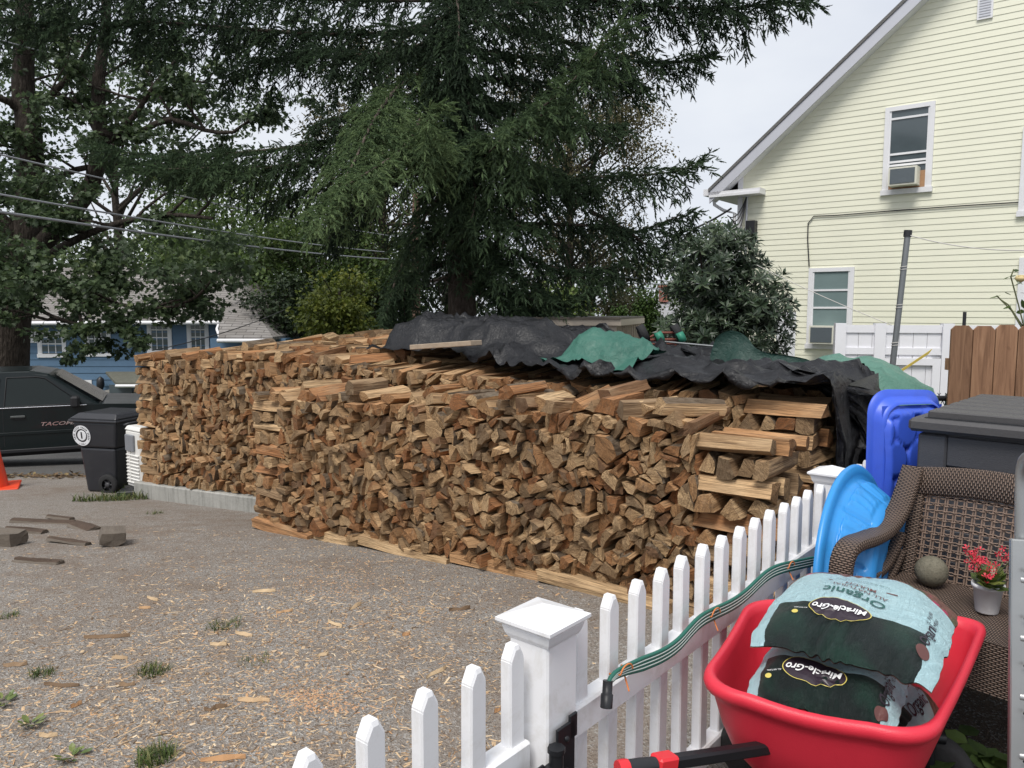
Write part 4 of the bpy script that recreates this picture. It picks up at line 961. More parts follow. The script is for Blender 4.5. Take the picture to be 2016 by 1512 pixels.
def region(poly, n, y0, y1, r0, r1, mu_):
    xs = [p[0] for p in poly]; ys = [p[1] for p in poly]; k = 0
    while k < n:
        x, y = rg.uniform(min(xs), max(xs)), rg.uniform(min(ys), max(ys)); ins = False
        for i in range(len(poly)):
            a, b = poly[i], poly[i-1]
            if (a[1] > y) != (b[1] > y) and x < (b[0]-a[0])*(y-a[1])/(b[1]-a[1])+a[0]: ins = not ins
        if ins: cc.append(at(x, y, Y=rg.uniform(y0, y1))); rr_.append(rg.uniform(r0, r1)); mu.append(mu_+rg.normal(0, .1)); k += 1
region([(-60, 420), (140, 520), (330, 420), (480, 470), (450, 560), (420, 640), (300, 610), (180, 640), (80, 600), (-60, 640)], 78, 13.6, 16, .28, .55, .45)
region([(60, 640), (250, 640), (300, 690), (230, 715), (130, 705)], 13, 13.4, 14.6, .18, .32, .4)
region([(-60, -60), (700, -60), (640, 140), (560, 240), (380, 300), (200, 330), (60, 420), (-60, 420)], 70, 14.5, 19.5, .3, .55, .42)
region([(-60, 230), (120, 300), (190, 420), (60, 520), (-60, 560)], 26, 15, 18.5, .25, .5, .36)
region([(380, 60), (720, 60), (700, 200), (560, 280), (420, 240)], 22, 17, 21, .25, .5, .45)
e_ = [e for e in ends if e[2] > 1.2]; cc += [np.array(e) for e in e_]; rr_ += [rg.uniform(.2, .36) for _ in e_]; mu += [.45]*len(e_)
print('maple clumps', len(cc))
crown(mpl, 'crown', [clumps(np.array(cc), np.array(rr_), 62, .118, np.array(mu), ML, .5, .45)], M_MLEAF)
def bg_tree(name, label, px, Ytree, ztop_py, wpx, base_py, mat, n=90, per=60, leaf=.17, mu_=.45, trunk=.16, shape='round', cr_=.7, group=None, low=.12, tmpl=None, dens=1):
    base = at(px, base_py, Y=Ytree); top = at(px, ztop_py, Y=Ytree); R_ = wpx/2/FPX*Ytree; zb = base[2]; H_ = top[2]-zb
    t = thing(name, label, 'tree' if 'shrub' not in name else 'shrub', (base[0], base[1], zb), group=group); m = MB(); o = []
    m.tube([(base[0]+rg.normal(0, .05), base[1], zb+H_*k/5) for k in range(5)], [trunk*(1-.17*k) for k in range(5)], 8)
    cs = []; 
    while len(cs) < n:
        u = rg.uniform(-1, 1, 3); h = (u[2]+1)/2
        rad = {'round': math.sqrt(max(0, 1-(h*2-1)**2*.9)), 'cone': max(.05, 1-h)**.8, 'col': min(1, (1-h)*2.6)*(.75+.25*min(1, h*6))}[shape]
        q = math.hypot(u[0], u[1])
        if q > rad or (q < rad*.45 and rg.random() < .7): continue
        cs.append((base[0]+u[0]*R_, base[1]+u[1]*R_, zb+H_*(low+(1-low)*h)))
    for k in range(0, len(cs), 4):
        c_ = cs[k]; zz = max(zb+H_*.2, c_[2]-R_*.6); s_ = np.array([base[0], base[1], zz]); m.tube([s_, (s_+np.array(c_))/2+rg.normal(0, .1, 3), c_], [trunk*.3, trunk*.17, .02], 5)
    m.build('trunk', M_MBARK, t, True)
    crown(t, 'crown', [clumps(np.array(cs), np.full(len(cs), cr_), per, leaf, mu_+rg.normal(0, .13, len(cs)), tmpl or OL, .6, .35)], mat); return t
M_GREEN = leaf_mat('green_leaves', [(0, (.035, .058, .020)), (.45, (.078, .125, .036)), (.75, (.14, .20, .055)), (1, (.23, .29, .075))], .5, .42)
M_YG = leaf_mat('yellow_green_leaves', [(0, (.04, .055, .012)), (.45, (.11, .14, .022)), (.75, (.19, .21, .035)), (1, (.30, .28, .05))], .5, .35)
M_OLIVE = leaf_mat('olive_brown_leaves', [(0, (.04, .042, .022)), (.45, (.09, .088, .042)), (.75, (.14, .125, .06)), (1, (.20, .155, .08))], .55, .3)
M_DKG = leaf_mat('dark_green_leaves', [(0, (.010, .018, .009)), (.5, (.024, .042, .017)), (1, (.06, .085, .03))], .55, .2)
GB = 'trees beyond the driveway'
bg_tree('background_tree', 'bright green leafy tree above the blue house roof', 470, 38, 330, 330, 740, M_GREEN, 170, 70, .24, .5, .25, cr_=1.1, group=GB)
bg_tree('background_tree', 'dim green tree between the blue house and the spruce', 620, 33, 380, 330, 740, M_GREEN, 170, 70, .22, .34, .2, cr_=1.0, group=GB)
bg_tree('background_tree', 'mid-green leafy tree just behind the blue house roof end', 400, 34, 440, 300, 740, M_GREEN, 150, 80, .2, .36, .2, cr_=1.0, group=GB)
bg_tree('background_tree', 'olive-green leafy tree left of the utility pole', 645, 33, 440, 230, 735, M_GREEN, 150, 90, .15, .26, .15, cr_=.75, group=GB)
bg_tree('background_tree', 'leafy green tree low behind the hanging spruce boughs', 740, 30, 430, 200, 735, M_GREEN, 100, 80, .17, .3, .15, cr_=.8, group=GB)
bg_tree('background_tree', 'dark evergreen mass just right of the blue house roof', 555, 28, 545, 150, 740, M_DKG, 80, 70, .16, .4, .15, cr_=.6, group=GB)
bg_tree('background_shrub', 'yellow-green bush below the hanging spruce boughs', 668, 24, 535, 155, 725, M_YG, 70, 70, .15, .42, .1, cr_=.5, group=GB)
bg_tree('background_tree', 'tall tree with small pale olive leaves behind the spruce crown', 1120, 30, 20, 360, 760, M_OLIVE, 230, 105, .12, .62, .22, cr_=.85, low=.35, group=GB)
bg_tree('background_tree', 'thin olive tree showing through the spruce left of its trunk', 760, 32, 60, 300, 760, M_OLIVE, 150, 58, .15, .6, .25, cr_=.85, low=.3, group=GB)
bg_tree('background_tree', 'rusty olive tree left of the two arborvitae', 1160, 34, 440, 260, 760, M_OLIVE, 130, 66, .2, .5, .2, cr_=.85, group=GB)
bg_tree('background_tree', 'green rounded tree behind the arborvitae and grey roof', 1300, 52, 500, 240, 760, M_GREEN, 110, 70, .3, .3, .2, cr_=1.2, group=GB)
bg_tree('background_tree', 'dark tree low behind the spruce trunk', 880, 40, 470, 330, 760, M_DKG, 150, 66, .24, .6, .2, cr_=1.0, group=GB)
bg_tree('background_tree', 'green tree top above the rhododendron', 1395, 40, 425, 150, 760, M_GREEN, 80, 66, .2, .35, .2, cr_=.8, group=GB)
bg_tree('background_tree', 'pale green tree low to the right of the spruce trunk', 1100, 27, 555, 130, 720, M_GREEN, 60, 66, .16, .62, .1, cr_=.5, group=GB)
bg_tree('background_tree', 'tall shadowy tree filling the gap behind the maple', 250, 44, 100, 560, 800, M_MLEAF, 110, 60, .28, .5, .4, cr_=1.3, low=.3, group=GB)
bg_tree('background_tree', 'far green tree behind the blue house chimney end', 90, 46, 420, 400, 800, M_GREEN, 150, 60, .3, .3, .3, cr_=1.3, group=GB)
M_ARB = leaf_mat('arborvitae_foliage', [(0, (.018, .038, .008)), (.5, (.045, .085, .018)), (1, (.085, .14, .03))], .6, .2)
for px, tp_, w_, lb in ((1218, 588, 26, 'shorter left arborvitae cone'), (1262, 576, 24, 'left one of the taller paired arborvitae cones'), (1280, 578, 24, 'right one of the taller paired arborvitae cones')):
    bg_tree('arborvitae', lb+' behind the shed', px, 22, tp_, w_, 690, M_ARB, 120, 42, .1, .5, .05, 'col', .17, 'arborvitae behind the shed', .02)
# rhododendron by the yellow house
M_RHO = leaf_mat('rhododendron_leaves', [(0, (.012, .022, .012)), (.45, (.032, .055, .028)), (.8, (.07, .10, .055)), (1, (.13, .165, .10))], .35, .12, .55)
rh = thing('rhododendron', 'large rhododendron with whorled leathery leaves beside the yellow house', 'shrub', at(1435, 800, Y=10.2)); m = MB(); hb = np.array(rh.location)
WH = []; WD = []; WC = []
REG = [((1415, 492), 72, 46), ((1455, 500), 40, 40), ((1400, 540), 95, 70), ((1480, 580), 78, 62), ((1410, 640), 90, 60), ((1500, 645), 55, 60), ((1360, 655), 62, 40), ((1440, 700), 110, 50), ((1520, 610), 36, 40)]
for (cx, cy), rx, ry in REG:
    for k in range(int(rx*ry/33)):
        a_ = rg.uniform(0, 6.28); q = rg.random()**.45*rg.uniform(.8, 1.2); d_ = rg.uniform(-1, 1); Yc = 10.2-.9*math.sqrt(max(0, 1-min(1, q*q)))*rg.uniform(.2, 1)+.25*d_
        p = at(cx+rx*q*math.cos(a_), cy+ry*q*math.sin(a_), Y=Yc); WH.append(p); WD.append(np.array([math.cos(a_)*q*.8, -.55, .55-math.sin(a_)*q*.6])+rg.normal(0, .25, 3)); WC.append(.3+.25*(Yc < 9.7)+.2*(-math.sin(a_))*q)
for k in range(26):
    p = WH[rg.integers(0, len(WH))]; m.tube([hb+rg.normal(0, .12, 3)*[1, 1, 0], (hb+p)/2+rg.normal(0, .12, 3)+[0, .1, .1], p], [.035, .022, .01], 6)
m.build('stem', M_MBARK, rh, True)
V_ = []; F_ = []
for k in range(9):
    a_ = k*2*math.pi/9+.3*(k % 2); d = np.array([.32, math.cos(a_), math.sin(a_)]) if k % 2 else np.array([.7, .8*math.cos(a_), .8*math.sin(a_)]); d /= np.linalg.norm(d); s_ = np.array([0, -math.sin(a_), math.cos(a_)]); up_ = np.cross(d, s_); b = len(V_)
    V_ += [d*.05, d*.5-s_*.135+up_*.03, d*.5+s_*.135+up_*.03, d*.5-up_*.02, d-np.array([.14, 0, 0])]; F_ += [(b, b+1, b+3), (b, b+3, b+2), (b+1, b+4, b+3), (b+3, b+4, b+2)]
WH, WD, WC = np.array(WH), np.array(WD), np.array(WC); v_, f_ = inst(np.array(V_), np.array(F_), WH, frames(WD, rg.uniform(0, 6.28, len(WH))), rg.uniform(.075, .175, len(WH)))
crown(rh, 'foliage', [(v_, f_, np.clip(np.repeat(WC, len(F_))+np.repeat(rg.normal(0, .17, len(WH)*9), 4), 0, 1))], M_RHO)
# ================================================================ foreground: picket fence and gate
M_PICK = simple('white_picket_vinyl', (.80, .80, .815), .38, var=.03, vscale=5, dirt=(.50, .47, .41), dirtfac=.5)
FDZ = math.atan2(FD[1], FD[0])
def fpt(a, o, z): return (FP[0]+FD[0]*a+FD[1]*o, FP[1]+FD[1]*a-FD[0]*o, z)   # a along fence, o toward the yard side
def picket_mesh(h=.79, w=.05, t=.034):
    m = MB(); c = .016
    prof = [(-w/2, 0), (w/2, 0), (w/2, h-.035), (w/2-.001, h-.034), (w/2-.001, h-.030), (w*.16, h), (-w*.16, h), (-w/2+.001, h-.030), (-w/2+.001, h-.034), (-w/2, h-.035)]
    k = len(prof); e = .004
    rings = []
    for y, s_ in ((-t/2, 1), (-t/2+e, 0), (t/2-e, 0), (t/2, 1)):
        rings.append([(x*(1-2*e/w*s_), y, z-(.004*s_ if z > .1 else 0)-(.006*s_ if z >= h-.001 else 0)) for x, z in prof])
    m.grid([r+[r[0]] for r in rings], 0, False); m.add(rings[0], [tuple(range(k))]); m.add(rings[-1], [tuple(range(k))[::-1]])
    return m.mesh('picket', M_PICK)
PM = picket_mesh()
def fence_run(name, label, a_list, r0, r1, posts, cat='fence', ztop=.85):
    root = thing(name, label, cat, fpt(r0, 0, 0), FDZ)
    for i, a in enumerate(a_list):
        o = mesh_obj('picket', PM, root, (a-r0, 0, .06+random.uniform(-.002, .002))); o.rotation_euler = (random.uniform(-.006, .006), random.uniform(-.006, .006), random.uniform(-.02, .02))
    for z, h in ((.53, .082), (.085, .075)):
        m = MB(); m.box(((r1-r0)/2, 0, z+h/2), (r1-r0, .056, h), bev=.006); m.build('rail', M_PICK, root)
    for a in posts:
        m = MB(); m.box((a-r0, 0, .41), (.118, .118, .90), bev=.005); p = m.build('post', M_PICK, root)
        m = MB(); x = a-r0
        def sq(h, z): return [(x-h, -h, z), (x+h, -h, z), (x+h, h, z), (x-h, h, z)]
        rings = [sq(.061, .835), sq(.066, .845), sq(.071, .862), sq(.071, .866), sq(.080, .872), sq(.083, .876), sq(.083, .884)]
        for A_, B_ in zip(rings, rings[1:]): m.add(A_+B_, [(i, (i+1) % 4, 4+(i+1) % 4, 4+i) for i in range(4)])
        m.add(rings[-1]+[(x, 0, .913)], [(0, 1, 4), (1, 2, 4), (2, 3, 4), (3, 0, 4)]); m.add(rings[0], [(3, 2, 1, 0)]); m.build('post_cap', M_PICK, p)
    return root
LEN = 2.145
fence_run('picket_fence', 'white vinyl picket fence running from the gate post past the firewood', [.150+.1415*k for k in range(14)]+[LEN+.13+.1415*k for k in range(9)], .0, LEN+1.45, [0, LEN, LEN+1.45])
gate = fence_run('picket_gate', 'white picket gate at the bottom edge left of the near fence post', [-.115-.14*k for k in range(6)][::-1], -.92, -.08, [], 'gate')
M_BLKM = simple('black_metal', (.018, .019, .022), .42, metal=.3, var=.2)
hg = thing('gate_hinge', 'black metal gate hinge on the near fence post', 'hinge', fpt(-.066, .05, .5), FDZ)
m = MB(); m.box((.06, -.022, .06), (.07, .008, .15), bev=.003); m.box((.09, -.022, .12), (.03, .008, .06), bev=.003); m.build('post_plate', M_BLKM, hg)
m = MB(); m.box((-.075, -.022, .03), (.10, .008, .09), bev=.003); m.build('gate_plate', M_BLKM, hg)
m = MB(); m.tube([(0, -.04, -.02), (0, -.04, .10)], .017, 12); m.tube([(0, -.04, .10), (0, -.04, .112)], .021, 8); m.box((0, -.03, .04), (.05, .02, .06), bev=.003); m.build('barrel', M_BLKM, hg)
for x_, z_ in ((.06, .1), (.06, .02), (-.06, .05), (-.1, .01)):
    m = MB(); m.lathe([(0, .006), (.006, .005), (.008, 0)], 8, M=Matrix.Translation((x_, -.026, z_)) @ Matrix.Rotation(math.pi/2, 4, 'X')); m.build('screw', M_BLKM, hg)
# hose draped along the top rail
FW = Wall(fpt(0, .062, 0)[:2], FD)
M_HOSE = simple('green_hose', (.02, .13, .095), .5, var=.15); M_STRIPE = simple('hose_stripe', (.55, .62, .58), .6)
hs = thing('flat_hose', 'flat green striped sprinkler hose tied along the white fence rail', 'hose', fpt(.3, .06, .5))
hp = [FW.P(*((lambda h: (h[0], 0, h[1]))(FW.hit(*p_)))) for p_ in ((1196, 1352), (1203, 1334), (1222, 1322), (1262, 1308), (1305, 1291), (1335, 1270), (1358, 1243), (1378, 1222), (1402, 1209), (1440, 1192), (1468, 1172), (1492, 1148), (1512, 1130), (1535, 1119), (1568, 1112), (1600, 1105))]
HPp = smooth_path(hp, .02)
nh = len(HPp)
for k in range(4):
    m = MB(); m.tube([q+np.array([0, 0, (k-1.5)*.0105*min(1, .25+i/12)]) for i, q in enumerate(HPp)], .0062, 8); m.build('hose_tube', M_HOSE, hs, True)
for k in range(3):
    m = MB(); m.tube([q+np.array([FD[1]*.0045, -FD[0]*.0045, (k-1)*.0105*min(1, .25+i/12)]) for i, q in enumerate(HPp)], .0022, 5); m.build('stripe', M_STRIPE, hs, True)
m = MB(); e0 = HPp[0]; dd = np.array([-.004, -.012, -.05]); m.tube([e0-dd*.3, e0+dd*.35, e0+dd*.36, e0+dd], [.013, .013, .016, .016], 12); m.build('coupling', M_DARK, hs, True)
M_ORNG = simple('orange_tie', (.62, .20, .06), .6)
for i_, ti in enumerate((4, int(nh*.4), int(nh*.82))):
    c_ = HPp[ti]; m = MB(); m.tube([c_+np.array([FD[0]*.03*math.cos(t)+FD[1]*(.012-.035*(math.sin(t) < 0)), FD[1]*.03*math.cos(t)-FD[0]*(.012-.035*(math.sin(t) < 0)), .024*math.sin(t)*.9]) for t in np.linspace(0, 6.28, 18)]+[c_+np.array([FD[1]*.02, -FD[0]*.02, -.05])], .0025, 5)
    tag(m.build('plant_tie', M_ORNG), ['orange twist tie at the free end of the green hose', 'orange twist tie midway along the green hose', 'orange twist tie on the hose beside the light blue pool'][i_], 'tie', 'orange ties holding the hose')
# ================================================================ red garden cart with mulch bags
M_RED = simple('red_poly', (.66, .03, .055), .38, spec=.45, var=.07, vscale=4, bump=.0008, bscale=300)
M_REDB = simple('red_grip', (.68, .03, .04), .35, var=.05)
ZR = .60
CR = [np.array(at(1368, 1352, Z=ZR)), np.array(at(1478, 1178, Z=ZR)), np.array(at(1950, 1222, Z=ZR)), np.array(at(1836, 1466, Z=ZR))]
cart = thing('garden_cart', 'red plastic garden cart loaded with mulch bags beside the picket fence', 'cart', (.95, 2.1, 0))
cen = sum(CR)/4
def rquad(scale, z, rad, n=9, dx=0):
    C = [cen+(c-cen)*scale for c in CR]; out = []
    for i in range(4):
        p, a, b = C[i], C[i-1], C[(i+1) % 4]; d0 = (a-p)/np.linalg.norm(a-p); d1 = (b-p)/np.linalg.norm(b-p); s0, s1 = p+d0*rad, p+d1*rad
        for k in range(n):
            t = k/(n-1); q = s0*(1-t)**2+p*2*t*(1-t)+s1*t*t; out.append((q[0], q[1], z))
        nx_ = C[(i+1) % 4]; d1b = nx_-p; e0 = p+d1*rad; e1 = nx_-d1*rad
        for k in range(1, 6):
            q = e0*(1-k/6)+e1*k/6; out.append((q[0], q[1], z-.012*math.sin(math.pi*k/6)))
    return out
L_ = [rquad(.985, ZR-.03, .13), rquad(1.0, ZR-.022, .13), rquad(1.01, ZR-.008, .13), rquad(1.0, ZR+.006, .13), rquad(.97, ZR+.012, .13), rquad(.935, ZR+.004, .13), rquad(.915, ZR-.02, .125), rquad(.885, ZR-.1, .12), rquad(.82, ZR-.18, .12), rquad(.72, ZR-.25, .11), rquad(.56, ZR-.285, .10), rquad(.1, ZR-.293, .01)]
m = MB(); m.grid(L_, 0, True, closed_v=True)
Lo = [rquad(.985, ZR-.03, .13), rquad(.95, ZR-.035, .13), rquad(.935, ZR-.06, .128), rquad(.88, ZR-.14, .125), rquad(.80, ZR-.22, .12), rquad(.68, ZR-.285, .115), rquad(.55, ZR-.31, .10), rquad(.1, ZR-.316, .01)]
m.grid(Lo, 0, True, closed_v=True); m.build('tray', M_RED, cart, True)
M_TYRE = simple('rubber_tyre', (.02, .02, .021), .85, var=.2, bump=.003, bscale=80)
e2 = (CR[2]-CR[1]); e2 = e2/np.linalg.norm(e2); e1 = (CR[0]-CR[1]); e1 = e1/np.linalg.norm(e1)
for sx in (-.26, .26):
    for sy in (-.25, .25):
        c_ = cen+e2*sx+e1*sy; ax = Vector(e1).to_track_quat('Z', 'Y').to_matrix().to_4x4(); T = Matrix.Translation((c_[0], c_[1], .13)) @ ax
        m = MB(); m.lathe([(.06, -.03), (.115, -.04), (.13, -.025), (.132, 0), (.13, .025), (.115, .04), (.06, .03)], 24, M=T); w_ = m.build('wheel', M_TYRE, cart, True)
        m = MB(); m.lathe([(0, -.035), (.055, -.032), (.062, 0), (.055, .032), (0, .035)], 16, M=T); h_ = m.build('hub', M_BLKM, w_)
        iv = wmat(cart).inverted()
        for v_ in h_.data.vertices: v_.co = iv @ v_.co
m = MB()
for sy in (-.22, .22): m.tube([cen+e2*-.3+e1*sy-np.array([0, 0, .335]), cen+e2*.3+e1*sy-np.array([0, 0, .335])], .016, 8)
for sx in (-.26, .26):
    m.tube([(cen+e2*sx-e1*.25)*[1, 1, 0]+[0, 0, .13], (cen+e2*sx+e1*.25)*[1, 1, 0]+[0, 0, .13]], .012, 8)
    for sy in (-.2, .2): m.tube([(cen+e2*sx+e1*sy)*[1, 1, 0]+[0, 0, .13], (cen+e2*sx+e1*sy)*[1, 1, 0]+[0, 0, .27]], .014, 6)
m.build('chassis', M_BLKM, cart, True)
def hbar(px0, py0, px1, py1, z0, z1, r, name, mat, rot=0, sq=True):
    a_, b_ = np.array(at(px0, py0, Z=z0)), np.array(at(px1, py1, Z=z1)); m = MB(); d_ = Vector(b_-a_); Rm = d_.to_track_quat('X', 'Z').to_matrix()
    if sq: m.box((a_+b_)/2, (d_.length, r*2, r*2), R=Rm, bev=.006)
    else: m.tube([a_, a_+(b_-a_)*.5, b_], [r, r*1.06, r], 12)
    return m.build(name, mat, cart, True)
hbar(1520, 1470, 1322, 1500, .44, .50, .016, 'handle_bar', M_BLKM)
hbar(1326, 1499, 1288, 1506, .50, .512, .022, 'handle_collar', M_REDB); hbar(1290, 1506, 1235, 1512, .512, .522, .019, 'grip', M_DARK, sq=False); hbar(1236, 1512, 1216, 1515, .522, .524, .021, 'grip_cap', M_REDB, sq=False)
# --- bags
def bag_mat():
    s = NT('mulch_bag_film'); tc_ = s.n('ShaderNodeTexCoord'); sp = s.n('ShaderNodeSeparateXYZ'); s.l(tc_.outputs['UV'], sp.inputs[0]); u, v = sp.outputs[0], sp.outputs[1]
    v3 = s.coord('Object'); u2 = s.math('MULTIPLY', u, u); au = s.math('ABSOLUTE', u)
    nz_ = s.noise(v3, 22, 5, .65, 1.0); mul = s.noise(v3, 60, 5, .75, 1.5)
    blue = s.mix(nz_, (.40, .63, .69), (.58, .80, .84))
    g = s.math('MULTIPLY', s.math('GREATER_THAN', v, s.math('SUBTRACT', .50, s.math('MULTIPLY', u2, .20))), s.math('LESS_THAN', au, s.math('ADD', .80, s.math('MULTIPLY', nz_, .06))))
    green = s.mix(s.ramp(s.noise(v3, 9, 3, .5), [(.4, 0.0), (.7, 1.0)]), (.010, .018, .017), (.014, .05, .035))
    c = s.mix(g, blue, green)
    br = s.ramp(mul, [(.3, (.06, .025, .018)), (.5, (.22, .10, .075)), (.7, (.40, .25, .18))])
    fl = s.mix(s.ramp(s.noise(v3, 14, 3, .6), [(.62, 0.0), (.66, 1.0)]), br, (.55, .04, .14)); fl = s.mix(s.ramp(s.noise(v3, 11, 3, .6), [(.60, 0.0), (.66, .8)]), fl, (.06, .11, .04))
    ph = s.math('LESS_THAN', v, s.math('ADD', -.52, s.math('MULTIPLY', u2, .12))); c = s.mix(ph, c, fl)
    sep = s.n('ShaderNodeAttribute'); sep.attribute_name = 'rnd'; c = s.mix(s.math('GREATER_THAN', sep.outputs['Fac'], .7), c, br)
    wr = s.noise(s.coord('UV', (34, 8, 1)), 1, 6, .72, 2.8); wr2 = s.noise(s.coord('Object', (1, 1.8, 1)), 40, 6, .75, 2.0)
    return s.pbsdf(c, s.math('ADD', s.math('MULTIPLY', wr2, .2), .24), 0, .5, s.bump(s.math('ADD', wr, s.math('MULTIPLY', wr2, .9)), .008, 1), 0)
M_BAG = bag_mat()
M_INKW, M_INKG, M_INKB, M_INKY, M_INKK = [simple(n_, c_, .4) for n_, c_ in (('ink_white', (.8, .8, .8)), ('ink_green', (.02, .09, .08)), ('ink_brown', (.12, .05, .045)), ('ink_yellow', (.6, .5, .12)), ('ink_black', (.03, .02, .03)))]
class Bag:
    def __init__(s, label, c, ang, hw, hl, thick, seed, tilt=(0, 0), droop=.05):
        s.c = np.array(c); s.hw, s.hl, s.t = hw, hl, thick; s.ph = seed; s.tilt = tilt; s.dr = droop; s.dy = 0
        s.x = np.array([math.cos(ang), math.sin(ang)]); s.y = np.array([-s.x[1], s.x[0]])
        s.root = thing('mulch_bag', label, 'bag', c, group='mulch bags in the red cart'); s.build()
    def pos(s, u, v, side=1, lift=0):
        a, b = abs(u), abs(v); k = max(0, (1-a**2.6))**.8*max(0, (1-b**2.4))**.8; e = 1-.05*(1-min(1, b))*0
        px = u*s.hw*(1-.05*b**3+.010*math.sin(9*v+s.ph)+.006*math.sin(23*v+3*s.ph)); py = v*s.hl*(1-.06*a**3+.012*math.sin(7*u+s.ph*2)+.006*math.sin(17*u+s.ph))
        fold = .0065*math.sin(31*u+7*math.sin(3.1*u+s.ph)+4*math.sin(4*v+s.ph))*(.5+.5*math.sin(6.3*u+s.ph))*max(0, b-.3)*1.6+.0055*math.sin(27*v+6*math.sin(3.7*v+s.ph)+3*math.sin(5*u))*(.5+.5*math.sin(5.1*v+s.ph))*max(0, a-.35)*1.6
        lump = .012*math.sin(5*u+s.ph)*math.sin(4*v+2*s.ph)
        z = side*s.t*k*(1 if side > 0 else .7)+fold+lump*k*(1 if side > 0 else .3)-(.003 if side < 0 else 0)-s.dr*(a**4+b**4)*.5+lift+s.tilt[0]*px+s.tilt[1]*py
        q = s.c[:2]+s.x*px+s.y*py; return (q[0], q[1], s.c[2]+z)
    def build(s):
        nu, nv = 80, 90; V = []; F = []; UVv = []
        for side in (1, -1):
            b = len(V)
            for i in range(nu+1):
                for j in range(nv+1):
                    u, v = -1+2*i/nu, -1+2*j/nv; V.append(np.array(s.pos(u, v, side, -.0005 if side < 0 else 0))-s.c); UVv.append((u, v))
            for i in range(nu):
                for j in range(nv):
                    f = (b+i*(nv+1)+j, b+(i+1)*(nv+1)+j, b+(i+1)*(nv+1)+j+1, b+i*(nv+1)+j+1); F.append(f if side > 0 else f[::-1])
        me = bpy.data.meshes.new('film'); me.from_pydata([tuple(q) for q in V], [], F); me.materials.append(M_BAG); me.polygons.foreach_set('use_smooth', [True]*len(F))
        uv = me.uv_layers.new(name='UVMap'); uv.data.foreach_set('uv', [c for f in F for i in f for c in UVv[i]])
        at_ = me.attributes.new('rnd', 'FLOAT', 'FACE'); at_.data.foreach_set('value', [0.2]*(nu*nv)+[.9]*(nu*nv)); me.update()
        s.body = mesh_obj('film', me, s.root)
    def put(s, V, F, name, mat, lift=.003, sub=True):
        VV = [np.array(s.pos(max(-.97, min(.97, x/s.hw)), max(-.97, min(.97, (y+s.dy)/s.hl)), 1, lift))-s.c for x, y, *_ in V]
        me = bpy.data.meshes.new(name); me.from_pydata([tuple(q) for q in VV], [], F); me.materials.append(mat); me.update(); o = mesh_obj(name, me, s.root); return o
    def text(s, t, x, y, size, mat, rot=0, bold=0, shear=0, lift=.004, name='lettering'):
        V, F = text_mesh(t, size, 'CENTER', bold, shear); c, sn = math.cos(rot), math.sin(rot)
        return s.put([(x+a*c-b*sn, y+a*sn+b*c) for a, b, _ in V], F, name, mat, lift)
    def oval(s, x, y, rx, ry, mat, lift, name='logo_oval', ring=None):
        n = 40; V = []; F = []
        rs = [0, .34, .67, 1] if ring is None else [ring, 1]
        for r in rs:
            for k in range(n): V.append((x+rx*r*math.cos(k*2*math.pi/n), y+ry*r*math.sin(k*2*math.pi/n)))
        for i in range(len(rs)-1):
            for k in range(n): F.append((i*n+k, (i+1)*n+k, (i+1)*n+(k+1) % n, i*n+(k+1) % n))
        return s.put(V, F, name, mat, lift)
BA = math.atan2(.632, -.775)
def prints(b, full=True):
    b.dy = .36*b.hl if full else .085
    b.oval(0.02, .045, .082, .038, M_INKK, .003); b.oval(0.02, .045, .0835, .0395, M_INKY, .0034, 'logo_ring', .97); b.text('Miracle-Gro', .02, .047, .029, M_INKW, .06, .0006, .2, .0065)
    b.text('ALL NATURAL', .122, .06, .006, M_INKW); b.oval(.135, .075, .009, .007, M_INKY, .003, 'seal')
    if full:
        b.text('Organic', .0, -.035, .052, M_INKG, 0, .0006); b.text('ALL NATURAL', -.005, -.078, .0235, M_INKB); b.text('MULCH', -.005, -.104, .0245, M_INKB, 0, .0004)
        b.put([(-.1, -.122), (.09, -.122), (.09, -.128), (-.1, -.128)], [(0, 1, 2, 3)], 'rule', M_INKB); b.text('Locally Made with Organic Materials', 0, -.15, .010, M_INKG)
        b.text('2 CU FT', 0.05, -.137, .010, M_INKB)
    b.oval(-b.hw*.82, .085, .016, .02, M_INKB, .004, 'side_seal'); b.text('Organic', -b.hw*.82, -.0, .036, M_INKK, -math.pi/2, .0004); b.text('ALL NATURAL', -b.hw*.86+.02, -.085, .013, M_INKK, -math.pi/2); b.text('MULCH', -b.hw*.86+.004, -.085, .013, M_INKK, -math.pi/2)
b3 = Bag('lowest mulch bag, mostly hidden at the right of the red cart', (1.06, 2.15, .47), BA-.10, .15, .16, .075, 3.3, (-.10, .0)); b3.text('Organic', -.12, 0, .036, M_INKK, -math.pi/2, .0004); b3.text('ALL NATURAL', -.10, -.09, .013, M_INKK, -math.pi/2)
b2 = Bag('middle mulch bag lying under the top bag in the red cart', (.905, 2.085, .60), BA+.10, .19, .215, .07, 1.7, (.02, -.03)); prints(b2, False)
b1 = Bag('top mulch bag with upside-down lettering on the red cart', (1.01, 2.165, .735), BA+.06, .24, .275, .074, .4, (.0, -.05), .05); prints(b1, True)
